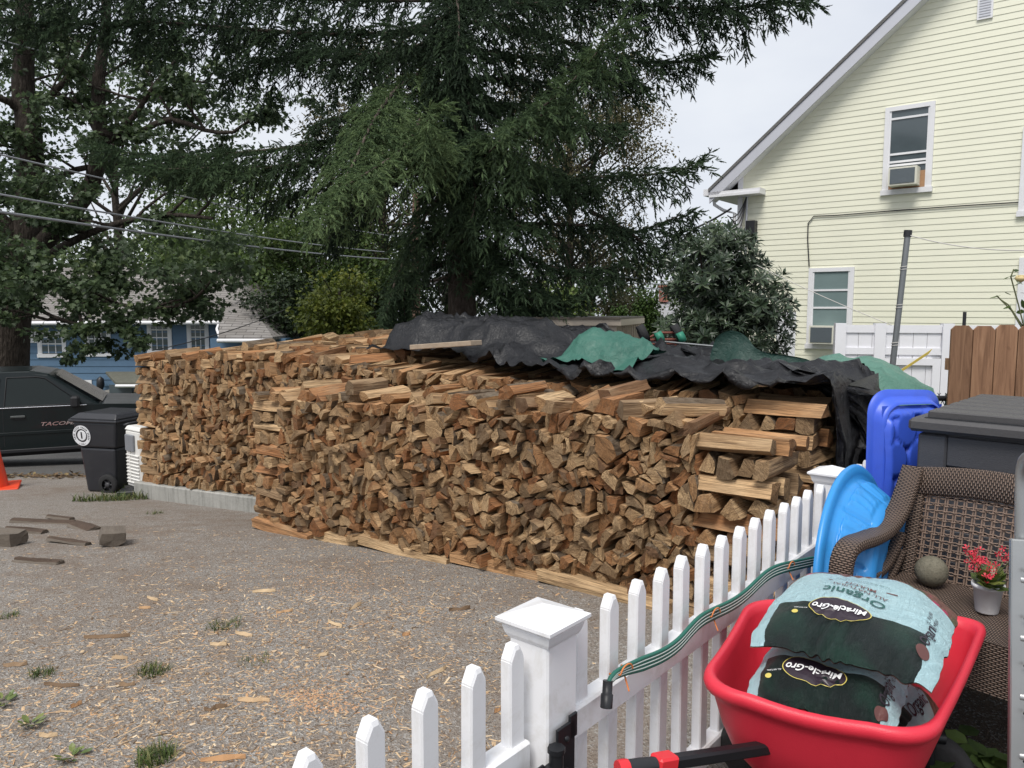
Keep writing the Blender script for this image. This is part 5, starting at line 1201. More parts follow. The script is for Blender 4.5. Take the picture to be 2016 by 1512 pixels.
# ================================================================ wicker armchair
def weave_mat(name, c_lo, c_hi, su=.021, sv=.0072):
    s = NT(name); tc_ = s.n('ShaderNodeTexCoord'); sp = s.n('ShaderNodeSeparateXYZ'); s.l(tc_.outputs['UV'], sp.inputs[0]); u, v = sp.outputs[0], sp.outputs[1]
    vv = s.math('MULTIPLY', v, 1/sv); row = s.math('FLOOR', vv); fr = s.math('FRACT', vv); ph = s.math('MULTIPLY', s.math('MODULO', row, 2.0), .5)
    x = s.math('FRACT', s.math('ADD', s.math('MULTIPLY', u, 1/su), ph)); h = s.math('MULTIPLY', s.math('SINE', s.math('MULTIPLY', x, math.pi)), s.math('SINE', s.math('MULTIPLY', fr, math.pi)))
    n_ = s.noise(s.coord('Object'), 9, 4, .6); hi = s.mix(n_, tuple(q*.75 for q in c_hi), tuple(q*1.25 for q in c_hi)); c = s.mix(s.ramp(h, [(.1, 0.0), (.55, 1.0)]), c_lo, hi)
    return s.pbsdf(c, .5, 0, .4, s.bump(h, .006, 1))
M_WEAVE = weave_mat('wicker_weave', (.016, .012, .010), (.20, .142, .11)); M_STRAND = simple('wicker_strand', (.20, .142, .11), .5, var=.25, vscale=20)
def uvgrid(name, pts, uvs, mat, parent):
    nu, nv = len(pts), len(pts[0]); V = [q for r in pts for q in r]; F = [(i*nv+j, (i+1)*nv+j, (i+1)*nv+j+1, i*nv+j+1) for i in range(nu-1) for j in range(nv-1)]
    me = bpy.data.meshes.new(name); me.from_pydata([tuple(map(float, q)) for q in V], [], F); me.materials.append(mat); U = [q for r in uvs for q in r]
    uv = me.uv_layers.new(name='UVMap'); uv.data.foreach_set('uv', [c for f in F for i in f for c in U[i]]); me.polygons.foreach_set('use_smooth', [True]*len(F)); me.update(); return mesh_obj(name, me, parent)
def band(name, path, wv, th, parent, mat=M_WEAVE, nrm=None):
    """closed strap of width vector wv (one or per point) swept along path; uv in metres"""
    P = [np.array(q, float) for q in path]; n = len(P); pts = []; uvs = []; L_ = 0
    for i in range(n):
        if i: L_ += np.linalg.norm(P[i]-P[i-1])
        w = np.array(wv, float); t = P[min(i+1, n-1)]-P[max(i-1, 0)]; nn = np.cross(t, w); nn = nn/(np.linalg.norm(nn)+1e-9)*th; wl = np.linalg.norm(w)
        r = .25
        loop = [(-.5, -.5+r), (-.5+.06, -.5), (.5-.06, -.5), (.5, -.5+r), (.5, .5-r), (.5-.06, .5), (-.5+.06, .5), (-.5, .5-r), (-.5, -.5+r)]
        pts.append([P[i]+w*a+nn*b for a, b in loop]); per = [0]
        for k in range(8): per.append(per[-1]+math.hypot((loop[k+1][0]-loop[k][0])*wl, (loop[k+1][1]-loop[k][1])*th))
        uvs.append([(p_, L_) for p_ in per])
    return uvgrid(name, pts, uvs, mat, parent)
CHW = np.array([.645, -.764]); chr_ = thing('wicker_armchair', 'brown woven wicker armchair at the right holding a pot and a stone', 'armchair', (1.235, 2.785, .085), math.atan2(CHW[1], CHW[0]))
W_, D_ = .635, .56
def yb(z): return .50+(z-.45)*.20
top = [(x, yb(.86), .875+.03*math.sin(math.pi*x/W_)) for x in np.linspace(-.02, W_+.02, 15)]
band('back_rail', [np.array(q)-np.array([0, 0.01, .055]) for q in top], (0, -.02, -.115), .042, chr_)
for x in (.03, W_-.03): band('back_stile', [(x, yb(z), z) for z in np.linspace(.42, .80, 10)], (.055, 0, 0), .04, chr_)
m = MB()
for k in range(15):
    x = .075+(W_-.15)*k/14
    for dx in (-.0045, .0045): m.tube([(x+dx, yb(z)-.004, z) for z in np.linspace(.44, .80, 7)], .0038, 5)
tag(m.build('back_uprights', M_STRAND, chr_), kind='stuff')
m = MB()
for k in range(13):
    z = .455+.335*k/12
    for dz in (-.0045, .0045):
        m.tube([(x, yb(z)-.004+.0065*(1 if (i+k+(dz > 0)) % 2 else -1), z+dz+.02*math.sin(math.pi*x/W_)*(k/12)) for i, x in enumerate(np.linspace(.05, W_-.05, 34))], .003, 4)
tag(m.build('back_weavers', M_STRAND, chr_), kind='stuff')
for sx, x in ((1, .005), (-1, W_-.005)):
    arm = smooth_path([(x, yb(.86)-.01, .875), (x, .52, .80), (x, .45, .71), (x, .34, .655), (x, .2, .645), (x, .06, .655), (x, .0, .635), (x, -.025, .58), (x, -.02, .5), (x, -.01, .40), (x, 0, .28)], .015)
    band('arm', arm, (.085, 0, 0), .04, chr_)
    for dz, ya in ((.115, .47), (.19, .48)): band('arm_slat', smooth_path([(x, ya, .68-dz+.05), (x, .36, .62-dz), (x, .2, .60-dz), (x, .02, .61-dz)], .02), (.05, 0, 0), .03, chr_)
    band('side_panel', [(x, .02, z) for z in np.linspace(.26, .43, 8)], (0, 0, 0), .03, chr_) if False else None
seat = [[(x, y, .452+.004*math.sin(x*60)) for y in np.linspace(-.005, .52, 40)] for x in np.linspace(.02, W_-.02, 60)]
uvgrid('seat', seat, [[(y, x) for y in np.linspace(0, .525, 40)] for x in np.linspace(0, .62, 60)], M_WEAVE, chr_)
for (a_, b_) in (((.02, -.005), (W_-.02, -.005)), ((.02, .52), (.02, -.005)), ((W_-.02, -.005), (W_-.02, .52))):
    uvgrid('apron', [[(a_[0]+(b_[0]-a_[0])*t, a_[1]+(b_[1]-a_[1])*t, z) for z in (.455, .40, .34, .28)] for t in np.linspace(0, 1, 12)], [[(t*.6, z) for z in (.455, .40, .34, .28)] for t in np.linspace(0, 1, 12)], M_WEAVE, chr_)
for x in (.01, W_-.01):
    for y in (0.0, .5):
        m = MB(); m.tube([(x, y, .30), (x, y, -.085)], [.03, .026], 12); lg = m.build('leg', M_DARK, chr_); m = MB()
        m.tube([(x+(.031)*math.cos(t), y+.031*math.sin(t), .29-t*.0017) for t in np.linspace(0, 6.28*24, 24*10)], .0055, 4); m.build('leg_wrap', M_STRAND, lg)
def chw(x, y, z):
    c, s_ = CHW; return np.array([1.235+x*c-y*s_, 2.785+x*s_+y*c, z+.085])
# stone ball and potted kalanchoe on the seat
s = NT('rough_stone'); v = s.coord('Object'); n1 = s.noise(v, 18, 5, .7); n2 = s.noise(v, 90, 4, .7); c = s.mix(n1, (.09, .085, .06), (.24, .22, .17)); c = s.mix(s.ramp(n2, [(.5, 0.0), (.7, .5)]), c, (.06, .06, .045)); M_STONE = s.pbsdf(c, .9, 0, .2, s.bump(n2, .004))
m = MB(); pb = chw(.16, .40, .452); m.lathe([(.0005, -.06)]+[(.06*math.cos(a_), .06*math.sin(a_)*1.0) for a_ in np.linspace(-1.4, 1.4, 15)]+[(.0005, .06)], 28, M=Matrix.Translation(tuple(pb+np.array([0, 0, .059]))))
tag(m.build('stone_ball', M_STONE), 'grey-green round stone ball resting on the wicker seat', 'stone')
pp_ = chw(.40, .27, .456); pot = thing('flower_pot', 'small white pot of red flowers standing on the wicker seat', 'potted plant', pp_)
m = MB(); m.lathe([(0, .001), (.035, 0), (.037, .004), (.047, .088), (.053, .09), (.053, .104), (.049, .104), (.046, .092), (0, .09)], 28); m.build('pot', simple('white_pot', (.66, .66, .68), .4, var=.05, dirt=(.4, .38, .34)), pot)
M_KAL = leaf_mat('kalanchoe_leaves', [(0, (.03, .05, .015)), (.5, (.09, .13, .03)), (1, (.20, .22, .06))], .35, .1, .5); M_FLOW = leaf_mat('red_petals', [(0, (.45, .02, .04)), (1, (.85, .08, .12))], .5, .2)
LV = np.array([(0, 0, 0), (.3, -.24, .03), (.3, .24, .03), (.7, -.28, .02), (.7, .28, .02), (1, 0, .06), (.5, 0, -.03)]); LF = np.array([(0, 1, 6), (0, 6, 2), (1, 3, 6), (2, 6, 4), (3, 5, 6), (4, 6, 5)])
n_ = 34; a_ = rg.uniform(0, 6.28, n_); el = rg.uniform(.0, .9, n_); Dv = np.stack([np.cos(a_)*np.cos(el), np.sin(a_)*np.cos(el), np.sin(el)], 1); v_, f_ = inst(LV, LF, np.array(pp_)+np.array([0, 0, .10])+Dv*.012+rg.normal(0, .006, (n_, 3)), frames(Dv, rg.normal(0, .3, n_)), rg.uniform(.045, .085, n_))
crown(pot, 'leaves', [(v_, f_, np.repeat(rg.random(n_), 6))], M_KAL)
FC = []
m = MB()
for k in range(11):
    a0 = rg.uniform(0, 6.28); tip = np.array([math.cos(a0)*rg.uniform(.02, .075), math.sin(a0)*rg.uniform(.02, .075), rg.uniform(.15, .21)]); m.tube([(0, 0, .09), tip*[.5, .5, .75], tip], .002, 4)
    for q in range(7): FC.append(tip+rg.normal(0, .011, 3))
m.build('stems', simple('plant_stem', (.10, .14, .05), .7), pot); FC = np.array(FC)+np.array(pp_)
PV = []; PF = []
for k in range(4):
    a0 = k*math.pi/2; b = len(PV); PV += [(0, 0, 0), (.7, .35*math.cos(a0)-.9*math.sin(a0)*0+.8*math.cos(a0), .8*math.sin(a0)-.3), (.75, 1.0*math.cos(a0+.35), 1.0*math.sin(a0+.35)), (.75, 1.0*math.cos(a0-.35), 1.0*math.sin(a0-.35))]; PF += [(b, b+2, b+3)]
v_, f_ = inst(np.array(PV), np.array(PF), FC, frames(rg.normal(0, .6, (len(FC), 3))+np.array([-.3, -.5, .7]), rg.uniform(0, 6, len(FC))), rg.uniform(.008, .013, len(FC))); tag(crown(pot, 'flowers', [(v_, f_, np.repeat(rg.random(len(FC)), 4))], M_FLOW), kind='stuff')
# ================================================================ wading pools
M_LBLUE = simple('light_blue_poly', (.035, .27, .66), .36, spec=.45, var=.1, vscale=4, dirt=(.05, .18, .36), dirtfac=.4)
M_DBLUE = simple('royal_blue_poly', (.045, .11, .62), .36, spec=.45, var=.12, vscale=5, dirt=(.04, .07, .35), dirtfac=.3)
ax_ = Vector((FD[1], -FD[0], .10)).normalized(); ex = Vector((FD[0], FD[1], 0)); ez = ax_.cross(ex) if ax_.cross(ex).z > 0 else -ax_.cross(ex)
pc = Vector(fpt(1.98, .175, .425)); p1_ = thing('wading_pool', 'light blue plastic wading pool standing on edge against the picket fence', 'pool', (pc.x, pc.y, 0))
prof = [(1.1*q0_, q1_) for q0_, q1_ in [(.475, -.012), (.482, .0), (.472, .012), (.445, .016), (.425, .012), (.418, .03)]+[(.418-.075*t, .03+.10*t) for t in np.linspace(.06, 1, 26)]+[(.335, .147), (.32, .155)]+[(r_, .157) for r_ in np.linspace(.3, .02, 10)]]
NT_ = 240; rows = []
for i, (r_, d_) in enumerate(prof):
    row = []
    for k in range(NT_):
        th = 2*math.pi*k/NT_; rr2, dd2 = r_, d_; sgm = th/(2*math.pi)*12; f_ = sgm-math.floor(sgm)
        if .0331 < d_ < .13:
            t = (d_-.03)/.10; gro = max(0, 1-abs(f_-.0)/.05)+max(0, 1-abs(f_-1)/.05); dep = -.022*gro
            inside = .12 < f_ < .88 and .10 < t < .94
            if inside:
                dep += .012*min(1, min(f_-.12, .88-f_)/.05, (t-.10)/.08, (.94-t)/.05)
                for c0 in (.05, .3, .55, .8): dep -= .013*max(0, 1-abs(f_-(c0+.32*(t-.5)**2*2.2+.1))/.035)
            rr2 = r_+dep
        elif d_ > .15 and r_ < .34: dd2 = d_+.006*math.sin(r_*80)
        row.append(tuple(pc+ex*(rr2*math.cos(th))+ez*(rr2*math.sin(th))+ax_*dd2))
    rows.append(row)
m = MB(); m.grid(rows, 0, True, closed_v=True); m.build('shell', M_LBLUE, p1_, True)
rc = Vector((1.965, 3.80, .60)); ax2 = Vector((.40, -.917, .03)).normalized(); p2_ = thing('wading_pool', 'royal blue wading pool with bubble pattern upended beside the dark storage box', 'pool', (rc.x, rc.y, 0))
def rr_loop(hw, hh, rad, n=10):
    out = []
    for cx, cy, a0 in ((hw-rad, hh-rad, 0), (-hw+rad, hh-rad, 1), (-hw+rad, -hh+rad, 2), (hw-rad, -hh+rad, 3)):
        for k in range(n): a_ = (a0+k/(n-1))*math.pi/2; out.append((cx+rad*math.cos(a_), cy+rad*math.sin(a_)))
    return out
m = MB(); ex2 = Vector((.917, .40, 0)); ez2 = Vector((0, 0, 1))
def pp2(x, z, d): 
    w = .012*math.sin(9*z+3*x)+.02*max(0, z-.35)*math.sin(25*x+4)
    return tuple(rc+ex2*x+ez2*(z-.05*max(0, z-.45)*math.sin(6*x))+ax2*(d+w))
loops = [[pp2(x, z, 0.0) for x, z in rr_loop(.25, .62, .13)], [pp2(x, z, .010) for x, z in rr_loop(.25, .62, .13)], [pp2(x, z, .012) for x, z in rr_loop(.225, .59, .12)], [pp2(x, z, .022) for x, z in rr_loop(.22, .58, .115)], [pp2(x, z, .05) for x, z in rr_loop(.21, .565, .11)], [pp2(x, z, .06) for x, z in rr_loop(.205, .56, .105)], [pp2(x, z, .064) for x, z in rr_loop(.195, .55, .10)]]
m.grid(loops, 0, True, closed_v=True)
g_ = []
for i in range(61):
    row = []
    for j in range(81):
        x, z = -.205+.41*i/60, -.545+1.09*j/80; best = 0
        for q in range(-4, 5):
            for p_ in range(-5, 6):
                cx, cz = q*.155+(p_ % 2)*.0775, p_*.145; e_ = ((x-cx)/.072)**2+((z-cz)/.085)**2
                if e_ < 1.15: best = max(best, min(1, (1.15-e_)*4.5))
        cxr = max(abs(x)-.095, 0); czr = max(abs(z)-.42, 0); edge = min(1, max(0, .115-math.hypot(cxr, czr))/.02)
        row.append(pp2(x, z, .050+.012*edge+.024*best*edge))
    g_.append(row)
m.grid(g_, 0, True); m.build('shell', M_DBLUE, p2_, True)
# ================================================================ storage box and ladder
M_BOX = simple('charcoal_resin', (.052, .053, .06), .5, var=.12, vscale=3, bump=.0015, bscale=90, stretch=(1, 1, 6)); M_LID = simple('charcoal_lid', (.062, .06, .062), .5, var=.12, vscale=3, bump=.0012, bscale=70)
FLc, BLc = np.array(at(1787, 832, Y=3.38)), np.array(at(1912, 776, Y=4.15)); sd_ = (BLc-FLc)[:2]; dep_ = np.linalg.norm(sd_); sd_ /= dep_; fd_ = np.array([sd_[1], -sd_[0]]); zl = 1.15; bx = thing('storage_box', 'dark grey plastic storage box with a paneled lid behind the wicker armchair', 'box', (FLc[0], FLc[1], 0)); BWid = 1.25
def bp(a, b, z): q = FLc[:2]+fd_*a+sd_*b; return (q[0], q[1], z)
def bslab(name, a0, a1, b0, b1, z0, z1, mat, bev=0, parent=bx):
    m = MB(); c_ = bp((a0+a1)/2, (b0+b1)/2, (z0+z1)/2); m.box(c_, (a1-a0, b1-b0, z1-z0), rz=math.atan2(fd_[1], fd_[0]), bev=bev); return m.build(name, mat, parent, True)
bslab('body', .06, BWid-.06, .06, dep_-.06, .02, zl-.075, M_BOX)
for k in range(7):
    z1_ = zl-.085-.138*k; bslab('front_board', .15, BWid-.15, .045, .062, z1_-.13, z1_, M_BOX, .004); bslab('side_board', .045, .062, .15, dep_-.15, z1_-.13, z1_, M_BOX, .004)
for a0 in (.035, BWid-.151): bslab('corner_post', a0, a0+.115, .035, .15, .02, zl-.08, M_BOX, .008); bslab('corner_post', a0, a0+.115, dep_-.15, dep_-.035, .02, zl-.08, M_BOX, .008)
lid = bslab('lid', 0, BWid, 0, dep_, zl-.07, zl-.012, M_LID, .014)
bslab('lid_groove_shade', .055, BWid-.055, .045, dep_-.045, zl-.03, zl-.008, M_DARK)  # near-black slab under the panels stands in for groove shade
for k in range(6): 
    b0 = .05+(dep_-.1)*k/6; o = bslab('lid_panel', .06, BWid-.06, b0+.022, b0+(dep_-.1)/6-.022, zl-.02, zl+.020, M_LID, .006)
lad = thing('step_ladder', 'aluminium folding ladder standing at the right edge', 'ladder', at(2030, 1500, Y=1.95)); M_ALU = simple('aluminium', (.42, .43, .43), .42, metal=.75, var=.12, vscale=8)
a_, b_ = np.array(at(2010, 1062, Y=1.98)), np.array(at(2006, 1640, Y=1.86)); m = MB()
for dx in (0, .38):
    d_ = Vector(b_-a_); m.box((a_+b_)/2+np.array([dx, dx*-.4, 0]), (d_.length, .022, .05), R=d_.to_track_quat('X', 'Y').to_matrix(), bev=.003); m.build('rail', M_ALU, lad, True); m = MB()
for k in range(5):
    c_ = a_+(b_-a_)*(.14+.2*k); m.tube([c_+np.array([-.002, 0, 0]), c_+np.array([.38, -.152, 0])], .013, 8); m.build('rung', M_ALU, lad, True); m = MB()
for k in range(6):
    c_ = a_+(b_-a_)*(.1+.16*k)+np.array([-.004, -.026, 0]); m.lathe([(0, .003), (.004, .002), (.005, 0)], 8, M=Matrix.Translation(tuple(c_)) @ Matrix.Rotation(math.pi/2, 4, 'X')); m.build('rivet', M_DARK, lad, True); m = MB()
tb = smooth_path([at(2012, 1130, Y=2.0), at(2012, 960, Y=2.02), at(2013, 925, Y=2.02), at(2020, 900, Y=2.0), at(2060, 890, Y=1.9), at(2160, 890, Y=1.8)], .02); m.tube(tb, .0175, 10); m.build('hand_rail', M_ALU, lad, True)
# ================================================================ across the driveway: bin, generator, cone, pickup
M_BIN = simple('black_bin_plastic', (.022, .023, .028), .42, spec=.45, var=.15, vscale=4, bump=.001, bscale=120, dirt=(.06, .06, .06), dirtfac=.25)
bn = thing('wheeled_bin', 'black wheeled trash bin with round white emblem beside the firewood', 'trash bin', (*at(228, 968, Y=9.75)[:2], gz(9.75)), math.radians(-14))
def tap(m, w0, d0, w1, d1, z0, z1, x0=0, x1=0, mi=0):
    m.hexa([(x0-w0, -d0, z0), (x0+w0, -d0, z0), (x0+w0, d0, z0), (x0-w0, d0, z0), (x1-w1, -d1, z1), (x1+w1, -d1, z1), (x1+w1, d1, z1), (x1-w1, d1, z1)], mi)
def bev(o, w, seg=2):
    md = o.modifiers.new('bevel', 'BEVEL'); md.width = w; md.segments = seg; md.limit_method = 'ANGLE'; md.angle_limit = .5; return o
m = MB(); tap(m, .22, .235, .265, .275, .02, .60); tap(m, .28, .285, .325, .32, .601, .93, 0, .01); bev(m.build('body', M_BIN, bn), .03)
m = MB(); tap(m, .36, .345, .36, .345, .925, .965, .0, .0); tap(m, .355, .34, .28, .27, .966, 1.04, 0, .03); bev(m.build('lid', M_BIN, bn), .02)
m = MB(); m.tube([(.40, -.25, .90), (.46, -.25, .92), (.46, .25, .92), (.40, .25, .90)], .016, 8); m.build('handle', M_BIN, bn)
for sy in (-1, 1):
    T = Matrix.Translation((.13, sy*.265, .135)) @ Matrix.Rotation(math.pi/2, 4, 'X'); m = MB(); m.lathe([(.075, -.025), (.12, -.03), (.135, -.015), (.135, .015), (.12, .03), (.075, .025)], 24, M=T); w_ = m.build('wheel', M_TYRE, bn)
    m = MB(); m.lathe([(0, -.02), (.03, -.025), (.03, .025), (0, .02)], 12, M=T)
    for k in range(5): a_ = k*1.2566; m.tube([T @ Vector((.02*math.cos(a_), .02*math.sin(a_), sy*.01)), T @ Vector((.085*math.cos(a_), .085*math.sin(a_), sy*.01))], .014, 6)
    m.build('hub', simple('hub_grey', (.05, .05, .055), .5), w_)
m = MB(); m.box((.13, -.245, .2), (.2, .01, .26), bev=.02); m.build('wheel_well', M_DARK, bn)
M_EMB = simple('emblem_white', (.72, .73, .75), .5); slope_ = math.atan2(.035, .33)
T = Matrix.Translation((-.19, -.3035, .755)) @ Matrix.Rotation(math.pi/2+slope_*.9, 4, 'X')
m = MB(); m.lathe([(.085, .001), (.085, .006), (.13, .006), (.13, .001)], 36, M=T, smooth=False); em = m.build('emblem_ring', M_EMB, bn)
m = MB(); m.lathe([(0, .005), (.062, .005), (.066, .001)], 28, M=T, smooth=False); m.build('emblem_disc', M_EMB, bn)
V, F = text_mesh('1', .11, 'CENTER', .004); m = MB(); m.add([T @ Vector((x, y, .008)) for x, y, _ in V], F); m.build('emblem_figure', M_DARK, bn)
V, F = text_mesh('* 1636 *', .03); m = MB(); m.add([T @ Vector((x, y-.108, .008)) for x, y, _ in V], F); m.build('emblem_date', M_DARK, bn)
m = MB()
for k in range(22):
    a_ = math.radians(-25+230*k/21); c_ = Vector((.108*math.cos(a_), .108*math.sin(a_), .0085)); t_ = Vector((-math.sin(a_), math.cos(a_), 0)); n2_ = Vector((math.cos(a_), math.sin(a_), 0))
    if k % 6 == 5: continue
    m.add([T @ (c_+t_*sx+n2_*sy) for sx, sy in ((-.004, -.012), (.004, -.012), (.004, .012), (-.004, .012))], [(0, 1, 2, 3)])
m.build('emblem_lettering', M_DARK, bn)
gen = thing('standby_generator', 'white louvered generator housing between the bin and the firewood', 'generator', (*(FP0+SU*-.36+SN*.06), gz(9.3)), math.atan2(SU[1], SU[0])); M_GEN = simple('generator_white', (.72, .71, .68), .45, var=.05)
m = MB(); m.box((.13, .4, .06), (.40, .9, .12)); m.build('base_pad', simple('pad_black', (.03, .03, .03), .8), gen)
m = MB(); m.box((.13, .4, .47), (.36, .84, .70), bev=.02); m.build('housing', M_GEN, gen); m = MB(); tap(m, .19, .43, .17, .40, .821, .87, .13, .13); bv = m.build('lid', M_GEN, gen); bv.location = (0, .4, 0); bev(bv, .015)
m = MB(); m.box((.09, -.035, .67), (.20, .03, .20), bev=.02); m.build('control_panel', simple('panel_grey', (.20, .21, .23), .5), gen)
for k in range(9): m = MB(); m.box((.13, -.026, .18+.042*k), (.30, .02, .022), R=Matrix.Rotation(.5, 3, 'X')); m.build('louver', M_GEN, gen)
m = MB(); m.box((.06, -.02, .38), (.03, .03, .36)); m.build('louver_divider', M_GEN, gen)
m = MB(); m.box((.1, -.2, .045), (.28, .2, .15), rz=.2, bev=.008); q = m.build('concrete_block', M_DARK, None); q.location = gen.location; tag(q, 'dark block lying at the foot of the white generator', 'block')
M_CONE = simple('orange_cone', (.75, .065, .02), .45, var=.08, dirt=(.4, .06, .03)); cy = 9.9; cn = thing('traffic_cone', 'orange traffic cone cut off by the left edge', 'cone', (*at(-12, 960, Y=cy)[:2], gz(cy)))
m = MB(); m.lathe([(.17, .03), (.165, .06), (.035, .86), (.03, .9), (.0, .9)], 28); m.build('cone_body', M_CONE, cn); m = MB(); m.box((0, 0, .016), (.58, .58, .032), rz=.5, bev=.01); m.build('base', M_CONE, cn)
# --- pickup
M_TRK = simple('dark_green_paint', (.007, .012, .013), .32, spec=.28, var=.1, coat=.12, vscale=2); M_CHR = simple('chrome', (.6, .6, .62), .2, metal=.9, var=.1); M_TGL = simple('truck_glass', (.010, .015, .014), .06, spec=.35, var=.3, vscale=2); M_BUMP = simple('black_trim', (.015, .015, .017), .6, var=.2)
HD = math.atan2(.416, .909); tk = thing('pickup_truck', 'dark green pickup truck parked at the left behind the trash bin', 'pickup', (-8.30, 13.41, gz(13.41)-.02), HD)
def arc(cx, cz, r, a0, a1, n): return [(cx+r*math.cos(a0+(a1-a0)*k/(n-1)), cz+r*math.sin(a0+(a1-a0)*k/(n-1))) for k in range(n)]
prf = [(-2.65, .52), (-2.08, .50)]+arc(-1.62, .40, .47, math.pi*.93, math.pi*.07, 12)+[(-1.1, .42), (1.03, .42)]+arc(1.52, .40, .48, math.pi*.93, math.pi*.07, 12)+[(2.06, .44), (2.5, .46), (2.56, .62), (2.52, .92), (2.38, 1.03), (1.9, 1.09), (1.0, 1.135), (.9, 1.13), (-1.0, 1.12), (-1.03, 1.15), (-2.62, 1.17), (-2.67, 1.0)]
def bodyprism(y0, y1, inset=0): m = MB(); m.prism([(x, y0, z) for x, z in prf], (0, 0, 0), (0, y1-y0, 0)); return m
bev(bodyprism(-.90, .90).build('body', M_TRK, tk), .07, 3)
m = MB(); gb = [(-1.02, 1.08), (1.0, 1.10), (.22, 1.66), (-.05, 1.715), (-.75, 1.715), (-.93, 1.66)]
for sg in (-1, 1): pass
lo_ = [(-1.02, 1.08), (1.0, 1.10)]; n0 = [(x, -.875 if z < 1.2 else -.70, z) for x, z in gb]; n1 = [(x, .875 if z < 1.2 else .70, z) for x, z in gb]; k_ = len(gb)
m.add(n0+n1, [tuple(range(k_)), tuple(range(2*k_-1, k_-1, -1))]+[(i, k_+i, k_+(i+1) % k_, (i+1) % k_) for i in range(k_)]); bev(m.build('cab', M_TRK, tk), .045, 3)
def sidez(z): return -.875+(.175)*(z-1.09)/(.6)
def sidepoly(name, pts, off, mat, parent=tk):
    m = MB(); P_ = [(x, sidez(z)-off, z) for x, z in pts]; m.prism(P_, (0, 0, 0), (0, .012, 0)); return m.build(name, mat, parent)
sidepoly('side_window', [(-.40, 1.145), (.68, 1.155), (.17, 1.575), (.06, 1.60), (-.36, 1.60)], .012, M_TGL); sidepoly('side_window', [(-.90, 1.15), (-.50, 1.15), (-.46, 1.60), (-.76, 1.60)], .012, M_TGL)
m = MB(); P_ = [(x, sidez(z)-.016, z) for x, z in [(-.41, 1.14), (.71, 1.15), (.18, 1.59), (.06, 1.615), (-.37, 1.615)]]; m.tube([Vector(q) for q in P_]+[Vector(P_[0])], .011, 6); m.build('window_seal', M_BUMP, tk)
m = MB(); m.tube([(-.9, -.905, 1.128), (.78, -.905, 1.128)], .009, 6); m.build('belt_moulding', M_CHR, tk)
m = MB(); m.add([(.99, -.74, 1.15), (.99, .74, 1.15), (.27, .60, 1.64), (.27, -.60, 1.64)], [(0, 1, 2, 3)]); q = m.build('windshield', M_TGL, tk); q.location = (.02, 0, .015)
m = MB(); m.lathe([(.12, .03), (.15, 0), (.12, -.03)], 20, M=Matrix.Translation((.28, -.35, 1.16)) @ Matrix.Rotation(1.1, 4, 'Y')); m.build('steering_wheel', M_BUMP, tk)
m = MB(); m.box((.62, -1.0, 1.20), (.13, .22, .19), bev=.03); m.box((.60, -.9, 1.15), (.06, .1, .06)); m.build('wing_mirror', M_BUMP, tk)
m = MB(); m.box((-.22, -.915, .98), (.21, .025, .035), bev=.012); m.build('door_handle', simple('handle_satin', (.10, .11, .11), .3, metal=.4), tk); m = MB(); m.box((-.20, -.904, .965), (.12, .012, .07), bev=.005); m.build('handle_cup', M_BUMP, tk)
for x in (.86, -.43, -1.02): m = MB(); m.box((x, -.9005, .80), (.008, .006, .62)); m.build('door_gap', M_BUMP, tk)
m = MB(); m.box((-.1, -.903, .70), (1.98, .016, .05), bev=.006); m.build('side_moulding', M_TRK, tk); m = MB(); m.box((-.05, -.88, .41), (2.1, .06, .07), bev=.02); m.build('rocker', M_BUMP, tk)
V, F = text_mesh('TACOMA', .105, 'CENTER', .002, .3); m = MB(); m.add([(.36+x*1.25, -.9065, .835+y*.8) for x, y, _ in V], F); m.build('lettering', M_CHR, tk)
for x in (1.52, -1.62):
    for sy in (-1, 1):
        T = Matrix.Translation((x, sy*.76, .37)) @ Matrix.Rotation(math.pi/2, 4, 'X'); m = MB(); m.lathe([(.2, -.11), (.33, -.115), (.37, -.08), (.37, .08), (.33, .115), (.2, .11)], 28, M=T); w_ = m.build('wheel', M_TYRE, tk); m = MB(); m.lathe([(0, .08*-sy), (.06, .085*-sy), (.1, .05*-sy), (.19, .07*-sy), (.205, .1*-sy)], 20, M=T); m.build('rim', M_GALV, w_)
for x in (1.52, -1.62): m = MB(); m.box((x, 0, .62), (1.0, 1.5, .5)); m.build('wheel_well', M_BUMP, tk)
for x in (1.08, -2.1): m = MB(); m.box((x-.03, -.78, .26), (.015, .24, .30), R=Matrix.Rotation(.12, 3, 'Y')); m.build('mud_flap', M_BUMP, tk)
m = MB(); m.box((0, 0, .36), (4.6, 1.2, .16)); m.build('chassis', M_BUMP, tk)
m = MB(); m.box((1.6, -.2, 1.10), (1.3, .5, .02), bev=.01); m.build('hood_bulge', M_TRK, tk); m = MB(); m.tube([(1.0, -.7, 1.16), (.55, -.1, 1.2)], .012, 5); m.build('wiper', M_BUMP, tk)
m = MB(); m.box((2.2, -.84, .86), (.3, .1, .2), bev=.04); m.build('headlight', M_CHR, tk)
m = MB(); m.box(at(277, 793, Y=12.2), (.14, .05, .06), bev=.01); tag(m.build('blue_tag', simple('blue_tag_paint', (.05, .07, .55), .5)), 'small bright blue block at the far end of the truck hood', 'tag')
